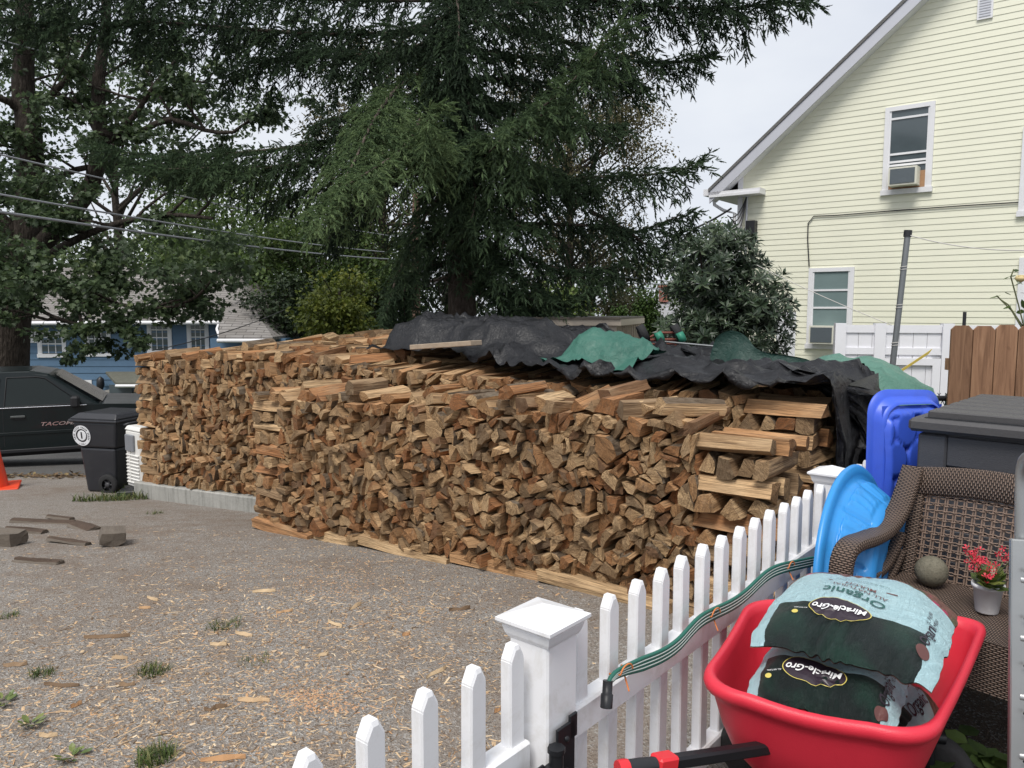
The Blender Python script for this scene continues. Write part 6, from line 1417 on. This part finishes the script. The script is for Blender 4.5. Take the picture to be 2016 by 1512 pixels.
# ================================================================ tarps
def tarp_mat(name, c0, c1, rough=.38, spec=.5, sc=14):
    s = NT(name); v = s.coord('Object'); vo = s.n('ShaderNodeTexVoronoi'); vo.feature = 'DISTANCE_TO_EDGE'; vo.inputs['Scale'].default_value = sc*.6
    n_ = s.noise(v, sc*.35, 5, .6, .6); dv = s.n('ShaderNodeMix'); dv.data_type = 'RGBA'; dv.inputs[0].default_value = .25; s.l(v, dv.inputs[6]); nn = s.n('ShaderNodeTexNoise'); nn.inputs['Scale'].default_value = 4; s.l(v, nn.inputs['Vector']); s.l(nn.outputs['Color'], dv.inputs[7]); s.l(dv.outputs[2], vo.inputs['Vector'])
    f = s.noise(v, sc*1.6, 5, .65, 1.2); c = s.mix(n_, c0, c1); cr_ = s.ramp(vo.outputs['Distance'], [(0, 0.0), (.12, 1.0)])
    return s.pbsdf(c, s.math('ADD', s.math('MULTIPLY', f, .25), rough-.1), 0, spec, s.bump(s.math('ADD', s.math('MULTIPLY', cr_, .12), f), .012, .9))
M_BT = tarp_mat('black_tarp', (.006, .006, .007), (.014, .014, .016), .34, .38); M_GT = tarp_mat('green_tarp', (.022, .095, .072), (.05, .16, .12), .45, .4); M_LGT = tarp_mat('light_green_tarp', (.065, .165, .125), (.115, .245, .19), .45, .4); M_DGT = tarp_mat('dark_green_tarp', (.008, .03, .024), (.018, .055, .042), .45, .4)
def vnoise(x, y, s_):
    return np.sin(x*s_+1.3*np.sin(y*s_*.7))*np.cos(y*s_*1.1+.9*np.sin(x*s_*.8+2))
def creases(X, Y, seed, amp, f=6.0):
    amp = amp*2.5
    r_ = np.random.default_rng(seed); z = np.zeros_like(X)
    for i in range(11):
        a = r_.uniform(0, math.pi); k = f*r_.uniform(.5, 1.7); ph, p2, p3 = r_.uniform(0, 6.28, 3)
        u = (X*math.cos(a)+Y*math.sin(a))*k+ph+.7*np.sin((X*math.sin(a)-Y*math.cos(a))*k*.6+p2)
        z += (1-np.abs(np.sin(u)))**5*(.5+.5*np.sin((Y*math.cos(a)-X*math.sin(a))*k*.45+p3))
    return z*amp
def topH(S, Wd):
    t = np.interp(S, [0, 1.5, 3.9, 5.76, 7.75], [1.0, 1.09, 1.14, 1.11, 1.12])+.075+.03*np.clip(Wd, 0, 1.5)+.03*vnoise(S, Wd, 5.5)+.02*vnoise(S, Wd, 11)
    sm = lambda q: np.clip(q, 0, 1)**2*(3-2*np.clip(q, 0, 1))
    t = t+.24*sm((Wd-.40)/.16)*sm((S-3.74)/.16)*(1-sm((S-5.0)/.7))*(1-.5*sm((Wd-1.0)/.6))+.10*np.exp(-((S-5.55)/.42)**2-((Wd-.55)/.15)**2)+.10*np.exp(-((S-5.2)/.5)**2-((Wd-.30)/.07)**2)
    t = t+.05*np.exp(-((S-6.9)/.5)**2-((Wd-.45)/.18)**2)
    edge = np.minimum(np.clip((FL+.17-S)/.10, 0, 1), np.minimum(np.clip((Wd+.12)/.08, 0, 1), np.clip((np.interp(S, [6.9, 7.1], [2.15, 1.04])-Wd)/.1, 0, 1)))
    return t*edge+(-.6)*(1-edge)
A_, B_ = 128, 62; ss = np.linspace(3.66, 8.62, A_); w0 = np.interp(ss, [3.9, 4.6, 5.3, 5.9, 6.3, 7.75, 8.6], [.42, .34, .2, .0, -.18, -.22, -.05])
S0 = np.repeat(ss[:, None], B_, 1); T0 = np.linspace(0, 1, B_)[None]; w1 = np.interp(ss, [3.9, 6.2, 7.1, 8.6], [2.25, 2.25, 1.30, .95]); W0 = w0[:, None]+T0*(w1[:, None]-w0[:, None]); over = np.maximum(0, S0-FL-.19); P0_ = np.stack([np.minimum(S0, FL+.19+.08*over), W0, topH(np.minimum(S0, FL-.05), np.clip(W0, 0, 2))-over*.98+.08+.05*vnoise(S0, W0, 6)+.006*np.random.default_rng(4).normal(0, 1, S0.shape)], 2)
PC = cloth(P0_, topH, 240, rest=1.08, g=.002, thick=.015, fric=.5, smax=FL+.34, cap=lambda S, Wd: np.interp(S, [3.6, 5.2, 6.2, 7.0, 9], [1.50, 1.47, 1.36, 1.26, 1.22])+.04*np.sin(S*9)*np.cos(Wd*7))
PC[..., 2] += creases(PC[..., 0]+.4*PC[..., 2], PC[..., 1]+.6*PC[..., 2], 3, .018); PC[..., 1] -= creases(PC[..., 0], PC[..., 2]*1.4, 8, .014, 8)*np.clip((PC[..., 0]-FL+.1)/.3, 0, 1)
def st2w(P): return np.stack([FP0[0]+SU[0]*P[..., 0]+SN[0]*P[..., 1], FP0[1]+SU[1]*P[..., 0]+SN[1]*P[..., 1], P[..., 2]], -1)
bt = thing('black_tarp', 'crumpled black tarp draped over the rear firewood stack', 'tarp', st2w(PC)[60, 30])
m = MB(); m.grid(arr_mb(st2w(PC)), 0, True); m.build('sheet', M_BT, bt, True)
def ribbon(name, pts, wid, mat, parent):
    P = smooth_path(pts, .03); rows = []
    for i, q in enumerate(P):
        t = P[min(i+1, len(P)-1)]-P[max(i-1, 0)]; t = t/np.linalg.norm(t); rows.append([tuple(q+np.array([.10*k**2*0-.02*math.sin(i*.5+k*3), .05*math.sin(k*2.5)-.10*k+.02*math.sin(i*.31), -wid*k*(1+.25*math.sin(i*.23))+.03*math.sin(math.pi*k)])) for k in np.linspace(0, 1, 9)])
    m = MB(); m.grid(rows, 0, True); return m.build(name, mat, parent, True)
rb = ribbon('turned_edge', [at(1404, 690, Y=5.2), at(1418, 662, Y=5.15), at(1440, 647, Y=5.1), at(1462, 660, Y=5.05), at(1490, 690, Y=5.0), at(1550, 700, Y=4.95), at(1610, 712, Y=4.9), at(1660, 745, Y=4.85), at(1692, 800, Y=4.8), at(1702, 870, Y=4.8), at(1690, 930, Y=4.8)], .16, M_DGT, bt); rb['label'] = 'dark green turned-up edge of the tarp'
def H2(S, Wd): return topH(S, Wd)+.03+.15*np.exp(-((S-6.0)/.13)**2-((Wd-.45)/.16)**2)+.12*np.exp(-((S-6.28)/.12)**2-((Wd-.38)/.14)**2)+.03*vnoise(S, Wd, 16)
A_, B_ = 46, 34; S0, W0 = np.meshgrid(np.linspace(5.80, 6.50, A_), np.linspace(.14, .66, B_), indexing='ij'); P0_ = np.stack([S0, W0, H2(S0, W0)+.10+.04*vnoise(S0, W0, 9)+.006*np.random.normal(0, 1, S0.shape)], 2)
PG = cloth(P0_, lambda S, Wd: topH(S, Wd)+.02+.17*np.exp(-((S-6.15)/.27)**4-((Wd-.40)/.18)**4)+.03*vnoise(S, Wd, 15), 140, rest=1.10, thick=.03, fric=.6); PG[..., 2] += creases(PG[..., 0], PG[..., 1], 5, .009, 9); PG = st2w(PG); gt = thing('green_tarp', 'bunched green tarp lying on top of the black tarp', 'tarp', PG[20, 15]); m = MB(); m.grid(arr_mb(PG), 0, True); m.build('sheet', M_GT, gt, True)
MC = at(1690, 800, Y=5.35)
def H3(X, Y): 
    q = ((X-MC[0])/.50)**2+((Y-MC[1]-.1)/.6)**2; return np.where(q < 1, 1.23-.30*q**1.5+.02*vnoise(X, Y, 9), np.maximum(-.2, .9-7*(np.sqrt(q)-1)))
A_ = 64; X0, Y0 = np.meshgrid(np.linspace(MC[0]-1.15, MC[0]+1.2, A_), np.linspace(MC[1]-1.1, MC[1]+1.2, A_), indexing='ij'); P0_ = np.stack([X0, Y0, 1.33+.03*vnoise(X0, Y0, 5)+.004*np.random.normal(0, 1, X0.shape)], 2)
PL = cloth(P0_, H3, 260, rest=1.04, g=.0016, thick=.015, fric=.35); PL[..., 2] += creases(PL[..., 0]+.5*PL[..., 2], PL[..., 1]-.5*PL[..., 2], 6, .014, 8); PL[..., 0] += creases(PL[..., 1], PL[..., 2], 9, .010, 9); lt = thing('light_green_tarp', 'pale green tarp covering a heap at the end of the firewood', 'tarp', PL[32, 32]); m = MB(); m.grid(arr_mb(PL), 0, True); m.build('sheet', M_LGT, lt, True)
# board lying in the tarp, upturned mower
m = MB(); a_, b_ = np.array(at(818, 688, Y=6.35)), np.array(at(938, 680, Y=5.95)); d_ = Vector(b_-a_); m.box((a_+b_)/2+np.array([0, 0, .02]), (d_.length, .14, .04), R=d_.to_track_quat('X', 'Z').to_matrix(), bev=.004); tag(m.build('loose_board', simple('weathered_board', (.34, .27, .20), .85, var=.3, vscale=4, stretch=(1, 8, 8))), 'weathered board lying on the fold of the black tarp', 'board')
mw = thing('push_mower', 'upturned push mower with dark wheels on top of the tarped stack', 'mower', at(1300, 700, Y=6.3)); M_MRED = simple('rusty_red', (.16, .05, .035), .7, var=.3); M_MGRN = simple('mower_green', (.03, .20, .13), .5)
for px, py, r_, mt, nm in ((1266, 657, .075, M_TYRE, 'wheel'), (1333, 656, .075, M_TYRE, 'wheel'), (1298, 664, .045, M_MGRN, 'pinion_cover'), (1340, 664, .045, M_MGRN, 'pinion_cover')):
    c_ = at(px, py, Y=6.3 if nm == 'wheel' else 6.24); T = Matrix.Translation(tuple(c_)) @ Matrix.Rotation(math.pi/2, 4, 'Z') @ Matrix.Rotation(1.15, 4, 'X'); m = MB(); m.lathe([(0, -.02), (r_*.75, -.025), (r_, -.03), (r_, .03), (r_*.75, .025), (0, .02)], 20, M=T); m.build(nm, mt, mw, True)
m = MB(); m.tube([at(1262, 670, Y=6.3), at(1345, 668, Y=6.3)], .014, 6); m.tube([at(1280, 664, Y=6.3), at(1296, 655, Y=6.3), at(1335, 655, Y=6.3)], .011, 6); m.tube([at(1262, 678, Y=6.3), at(1345, 676, Y=6.3)], .01, 6); m.build('frame', M_MRED, mw, True)
m = MB(); m.tube([at(1300, 672, Y=6.3), at(1430, 684, Y=6.0)], .009, 6); m.build('handle', M_GALV, mw, True)
for px in (1270, 1330):
    m = MB(); c_ = at(px, 676, Y=6.3); m.tube([c_, (c_[0], c_[1], c_[2]-.25)], .012, 6); m.build('bracket', M_MRED, mw, True)
# ================================================================ litter on the driveway
def gpt(px, py, dz=.004):
    Y = 4.0
    for _ in range(30): Y = at(px, py, Z=gz(Y)+dz)[1]*.5+Y*.5
    return at(px, py, Z=gz(Y)+dz)
M_CHIP = NT('wood_chips'); M_CHIP = M_CHIP.pbsdf(M_CHIP.ramp(M_CHIP.attr('rnd'), [(0, (.10, .065, .04)), (.25, (.24, .16, .10)), (.5, (.44, .31, .19)), (.75, (.60, .45, .28)), (.9, (.46, .26, .13)), (1, (.68, .55, .38))]), .85, 0, .2)
CV = np.array([(-.5, -.5, 0), (.5, -.35, 0), (.5, .4, .05), (-.45, .5, .08), (0, 0, .35)]); CF = np.array([(0, 1, 4), (1, 2, 4), (2, 3, 4), (3, 0, 4)])
N = 12000; px = np.concatenate([rg.uniform(-20, 1150, N//2), rg.normal(700, 190, N//4), rg.normal(330, 240, N-N//2-N//4)]); py = np.concatenate([rg.uniform(1040, 1560, N//2), rg.normal(1200, 90, N//4), rg.normal(1330, 130, N-N//2-N//4)])
ok = (py > 985+.06*np.maximum(0, px-300)) & (py < 1640) & (px < 1500); px, py = px[ok], py[ok]; PT = np.array([gpt(a, b) for a, b in zip(px, py)]); n = len(PT)
infr = ((PT[:, 0]-NP0[0])*SN[0]+(PT[:, 1]-NP0[1])*SN[1] < -.02) & (PT[:, 0] < FP[0]+(PT[:, 1]-FP[1])*FD[0]/FD[1]-.06); PT = PT[infr]; n = len(PT)
a_ = rg.uniform(0, 6.28, n); Dv = np.stack([np.cos(a_), np.sin(a_), rg.normal(0, .12, n)], 1); ln_ = np.exp(rg.normal(-3.95, .6, n)); v_, f_ = inst(CV, CF, PT, frames(Dv), np.stack([ln_, np.minimum(ln_*.8, np.exp(rg.normal(-5.3, .45, n))), np.full(n, .006)], 1))
tag(mesh_obj('wood_chips', np_mesh('wood_chips', v_, f_, M_CHIP, np.repeat(rg.random(n), 4))), 'fine pale wood chips and splinters strewn over the driveway', 'wood chips', kind='stuff')
def sawdust(px_, py_, sx, sy, n):
    q = np.array([gpt(px_+rg.normal(0, sx), py_+rg.normal(0, sy)) for _ in range(n)]); a_ = rg.uniform(0, 6.28, n); v_, f_ = inst(CV, CF, q, frames(np.stack([np.cos(a_), np.sin(a_), np.zeros(n)], 1)), np.stack([rg.uniform(.006, .016, n), rg.uniform(.004, .01, n), np.full(n, .008)], 1)); return v_, f_, n
M_SAW = simple('orange_sawdust', (.46, .27, .15), .9, var=.3); vv_ = [sawdust(615, 1370, 40, 10, 160), sawdust(640, 1395, 60, 7, 120), sawdust(600, 1360, 80, 25, 140), sawdust(660, 1140, 80, 22, 260)]; V = np.concatenate([q[0] for q in vv_]); o_ = np.cumsum([0]+[len(q[0]) for q in vv_]); F = np.concatenate([q[1]+o_[i] for i, q in enumerate(vv_)]); tag(mesh_obj('sawdust', np_mesh('sawdust', V, F, M_SAW, np.full(len(F), .5))), 'orange patches of coarse sawdust on the driveway', 'sawdust', kind='stuff')
SPL = [(235, 1297, 44, .6, .4), (425, 1395, 60, .4, .15), (150, 1390, 30, 1.2, .9), (500, 1380, 90, .25, .8), (95, 1450, 50, -.5, .5), (440, 1495, 120, -.1, .9), (300, 1180, 46, 0, .5), (285, 1198, 30, .1, .85), (430, 1270, 46, .2, .55), (480, 1250, 56, .05, .5), (560, 1205, 44, .4, .7), (700, 1195, 50, .1, .5), (905, 1200, 60, .3, .1), (830, 1203, 26, 1.3, .6), (730, 1185, 40, -.2, .75), (635, 1290, 34, 1.0, .55), (800, 1250, 26, .9, .9), (870, 1250, 40, -.1, .9), (990, 1255, 24, .1, .95), (905, 1310, 24, -.3, .95), (860, 1325, 80, 0, .6), (755, 1350, 26, 1.1, .5), (120, 1350, 100, .5, .1), (60, 1255, 110, .4, .1), (330, 1150, 36, -.3, .7), (520, 1165, 60, .3, .6), (540, 1130, 66, .4, .6), (210, 1255, 120, .15, .2), (270, 1380, 60, .1, .5), (660, 1230, 60, -.1, .6), (190, 1420, 30, .3, .7), (250, 1350, 40, .4, .3), (980, 1400, 26, .2, .9), (940, 1340, 36, 1.1, .6), (345, 1310, 40, .5, .55), (30, 1310, 60, .3, .3)]
SEEN = set()
for i, (px, py, ln, an, cr) in enumerate(SPL):
    p = gpt(px, py, .006); L_ = ln/FPX*p[1]; m = MB(); L_ = L_*.75; cr = min(1, cr+.15) if .3 < cr < .8 else cr; wd = L_*rg.uniform(.06, .16)+.005; k = 5; up_ = [[], []]
    for q in range(k):
        t = q/(k-1)-.5; w_ = wd*(1-.7*abs(t*2)**2)*rg.uniform(.7, 1.2); z_ = .006+.01*rg.random(); b_ = rg.normal(0, wd*.2); up_[0].append((t*L_, b_-w_/2, .0)); up_[1].append((t*L_, b_+w_/2, .002)); up_[0][-1] = (t*L_, b_-w_/2, 0.0)
        m.v.append((t*L_, b_-w_/2, 0)); m.v.append((t*L_, b_+w_/2, .001)); m.v.append((t*L_, b_, z_+.004))
    for q in range(k-1):
        for f in ((q*3, q*3+3, q*3+5, q*3+2), (q*3+2, q*3+5, q*3+4, q*3+1), (q*3, q*3+1, q*3+4, q*3+3)): m.f.append(f); m.mi.append(0); m.smooth.append(False); m.rnd.append(cr)
    tone = 'dark brown' if cr < .25 else 'mid-brown' if cr < .52 else 'pale tan' if cr < .85 else 'orange'
    lb = '%s %s splinter on the driveway %s' % (tone, 'long' if ln > 55 else 'short', ('at the left edge' if px < 130 else 'left of the grass tufts' if px < 270 else 'left of the gate' if px < 520 else 'below the front stack' if px < 780 else 'near the fence post')+(', far' if py < 1220 else ', midway' if py < 1360 else ', close to the gate'))
    if lb in SEEN: continue
    SEEN.add(lb); me = m.mesh('wood_splinter', M_CHIP); o = mesh_obj('wood_splinter', me, None, p, (0, 0, an+rg.normal(0, .5))); tag(o, lb, 'splinter', 'wood splinters scattered on the driveway')
M_OLDW = simple('weathered_grey_wood', (.15, .125, .10), .9, var=.4, vscale=5, bump=.008, bscale=30, stretch=(6, 1, 6), dirt=(.06, .045, .035), dirtfac=.6); M_OLDB = simple('dark_old_bark', (.085, .058, .042), .95, var=.45, vscale=8, bump=.012, bscale=35, stretch=(5, 1, 5)); WMAT_OLD = [M_OLDW, M_OLDW, M_OLDB]
def chunk(name, label, cat, px, py, poly, length, yaw, bark=None, roll=0, pit=0, r=.9, dz=0, mats=None):
    p = gpt(px, py); mats = WMAT_OLD; V, F, mi, UV = log_geo(poly, length, r, bark); zmin = min(v[2] for v in V); V = [(v[0], v[1]-length/2, v[2]-zmin) for v in V]; me = geo_mesh(name, V, F, mi, UV, r); me.materials.clear()
    for q in mats: me.materials.append(q)
    me.polygons.foreach_set('material_index', mi); o = mesh_obj(name, me, None, (p[0], p[1], p[2]+dz), (pit, roll, yaw)); return tag(o, label, cat)
chunk('wood_block', 'grey weathered wood block at the left edge of the driveway', 'wood block', 5, 1072, [(-.075, -.05), (.075, -.05), (.075, .05), (-.075, .055)], .30, 1.35, 1, r=.03)
chunk('wood_block', 'grey split chunk of wood lying by itself on the driveway', 'wood block', 222, 1072, [(-.09, -.035), (.085, -.04), (.09, .035), (-.07, .04)], .22, .5, 0, r=.03)
for px, py, l_, w_, yaw, lb in ((85, 1030, .62, .09, 1.40, 'longest dark bark strip near the left edge'), (50, 1048, .40, .08, 1.3, 'dark bark strip beside the grey wood block'), (118, 1022, .30, .07, 1.2, 'short dark bark strip behind the longest one'), (165, 1040, .34, .12, .95, 'broad reddish bark slab between the bark strips and the wood chunk'), (135, 1070, .42, .06, 1.2, 'ragged bark shreds in front of the reddish slab'), (75, 1108, .36, .06, 1.35, 'thin bark flake alone on the driveway')):
    chunk('bark_strip', lb, 'bark', px, py, [(-w_*.6, -.008), (w_*.6, -.010), (w_*.5, .010), (-w_*.4, .012)], l_, yaw-1.57+1.57, 2, rg.normal(0, .1), 0, r=.96)
M_GRASS = leaf_mat('grass_blades', [(0, (.04, .06, .015)), (.6, (.085, .13, .03)), (1, (.26, .23, .10))], .6, .25)
GV = np.array([(0, -.05, 0), (0, .05, 0), (.5, -.035, .05), (.5, .035, .05), (1, 0, -.12)]); GF = np.array([(0, 2, 3), (0, 3, 1), (2, 4, 3)])
def tuft(label, px, py, rad, n, h, elong=1, ang=0, parent=None):
    c = gpt(px, py, 0); t = thing('grass_tuft', label, 'grass', c, group='grass tufts in the driveway'); a_ = rg.uniform(0, 6.28, n); r_ = rad*np.sqrt(rg.random(n)); X = r_*np.cos(a_)*elong; Y = r_*np.sin(a_); Q = np.stack([c[0]+X*math.cos(ang)-Y*math.sin(ang), c[1]+X*math.sin(ang)+Y*math.cos(ang), np.zeros(n)], 1); Q[:, 2] = [gz(y) for y in Q[:, 1]]
    b_ = rg.uniform(0, 6.28, n); el = rg.uniform(.35, 1.35, n); Dv = np.stack([np.cos(b_)*np.cos(el), np.sin(b_)*np.cos(el), np.sin(el)], 1); v_, f_ = inst(GV, GF, Q, frames(Dv), np.stack([h*rg.uniform(.5, 1.2, n)]*3, 1)*np.array([1, .9, 1])); crown(t, 'blades', [(v_, f_, np.repeat(rg.random(n)**1.3, 3))], M_GRASS)
tuft('long grass strip at the corner of the concrete curb', 222, 985, .16, 420, .12, 2.6, .35); tuft('grass tuft growing at the foot of the white generator', 262, 968, .12, 220, .15, 1.6, .2)
for px, py, r_, n, h, lb in ((305, 1495, .07, 260, .06, 'largest green grass tuft at the bottom of the driveway'), (300, 1325, .07, 170, .05, 'grass tuft in the middle of the driveway, left of the gate'), (85, 1330, .05, 110, .05, 'grass tuft near the left edge below the splinters'), (18, 1215, .05, 90, .04, 'grass tuft at the left edge under the wood block'), (440, 1235, .09, 130, .05, 'sparse grass tuft beside the long splinter'), (305, 1012, .08, 90, .05, 'small grass tuft in front of the concrete curb'), (500, 1305, .08, 80, .04, 'dry sparse grass tuft left of the near fence post')): tuft(lb, px, py, r_, n, h)
# weeds: small broad leaves
for i, (px, py, lb) in enumerate(((60, 1425, 'low leafy weed near the bottom left corner'), (10, 1383, 'low leafy weed at the left edge'), (140, 1490, 'low leafy weed beside the bottom splinters'))):
    c = gpt(px, py, .01); t = thing('weed', lb, 'weed', c); n = 16; a_ = rg.uniform(0, 6.28, n); Dv = np.stack([np.cos(a_), np.sin(a_), rg.uniform(.1, .6, n)], 1); v_, f_ = inst(LV, LF, c+Dv*[.03, .03, .02]*rg.uniform(.2, 1, (n, 1)), frames(Dv), rg.uniform(.025, .045, n)); crown(t, 'leaves', [(v_, f_, np.repeat(rg.uniform(.3, .9, n), 6))], M_KAL)
# leaf litter along the street edge
N = 1500; X_ = rg.uniform(-12, -4.6, N); Y_ = 11.2+rg.normal(0, .14, N)+.02*(X_+8); Q = np.stack([X_, Y_, [gz(y)+.014 for y in Y_]], 1); v_, f_ = inst(np.array([(0, 0, 0), (.5, -.35, .1), (.5, .35, .1), (1, 0, 0)]), np.array([(0, 1, 3), (0, 3, 2)]), Q, frames(np.concatenate([rg.normal(0, 1, (N, 2)), rg.normal(0, .25, (N, 1))], 1)), rg.uniform(.04, .1, N))
tag(mesh_obj('leaf_litter', np_mesh('leaf_litter', v_, f_, leaf_mat('dry_leaves', [(0, (.07, .045, .025)), (.6, (.17, .11, .06)), (1, (.26, .20, .09))], .8, .1), np.repeat(rg.random(N), 2))), 'dry brown leaves gathered along the street edge', 'leaf litter', kind='stuff')
# plants at the right edge
gp = thing('garden_plant', 'broad-leaved green plant growing under the wicker armchair', 'plant', at(1905, 1560, Y=2.15)); n = 46; c0 = at(1900, 1500, Z=.12); pts = c0+rg.normal(0, 1, (n, 3))*[.13, .12, .07]; Dv = rg.normal(0, 1, (n, 3))*[1, 1, .3]+[-.2, -.6, .1]; v_, f_ = inst(LV, LF, pts, frames(Dv, rg.normal(0, .4, n)), rg.uniform(.07, .13, n)); crown(gp, 'leaves', [(v_, f_, np.repeat(rg.uniform(.0, .6, n), 6))], M_GREEN)
rs = thing('rose_shrub', 'thin stem with leaves and a pale yellow bloom at the right edge', 'shrub', at(2030, 720, Y=5.6)); m = MB()
for q in ([(2035, 720), (2012, 640), (1985, 600), (1970, 590)], [(2020, 660), (1992, 612), (1962, 582)], [(2030, 700), (2005, 600), (1990, 545), (1996, 530)]): m.tube([at(x, y, Y=5.6) for x, y in q], .005, 5)
m.build('stems', simple('rose_stem', (.12, .13, .06), .7), rs, True); lc = np.array([at(x+rg.normal(0, 4), y+rg.normal(0, 4), Y=5.6+rg.normal(0, .04)) for x, y in ((1995, 540), (1988, 548), (2004, 545), (1982, 583), (1975, 580), (2003, 572), (1996, 565), (2008, 590), (1990, 600), (2010, 610), (2000, 530), (2012, 640), (2014, 560))]); n = len(lc); v_, f_ = inst(LV, LF, lc, frames(rg.normal(0, 1, (n, 3))*[1, .4, .7]), rg.uniform(.05, .09, n)); crown(rs, 'leaves', [(v_, f_, np.repeat(rg.uniform(.1, .6, n), 6))], M_GREEN)
m = MB(); bc = at(2010, 548, Y=5.55); m.lathe([(0, -.03), (.03, -.015), (.04, .0), (.03, .02), (.012, .024)], 10, M=Matrix.Translation(tuple(bc))); m.build('bloom', simple('pale_yellow_petals', (.70, .55, .28), .6), rs, True)
m = MB(); q0, q1 = at(1538, 628, Y=13.6), at(1556, 690, Y=13.6); m.box(((q0[0]+q1[0])/2, 13.6, (q0[2]+q1[2])/2-.4), (.32, .06, 1.6)); tag(m.build('white_panel', M_VINYL), 'narrow white panel between the rhododendron and yellow siding', 'panel')
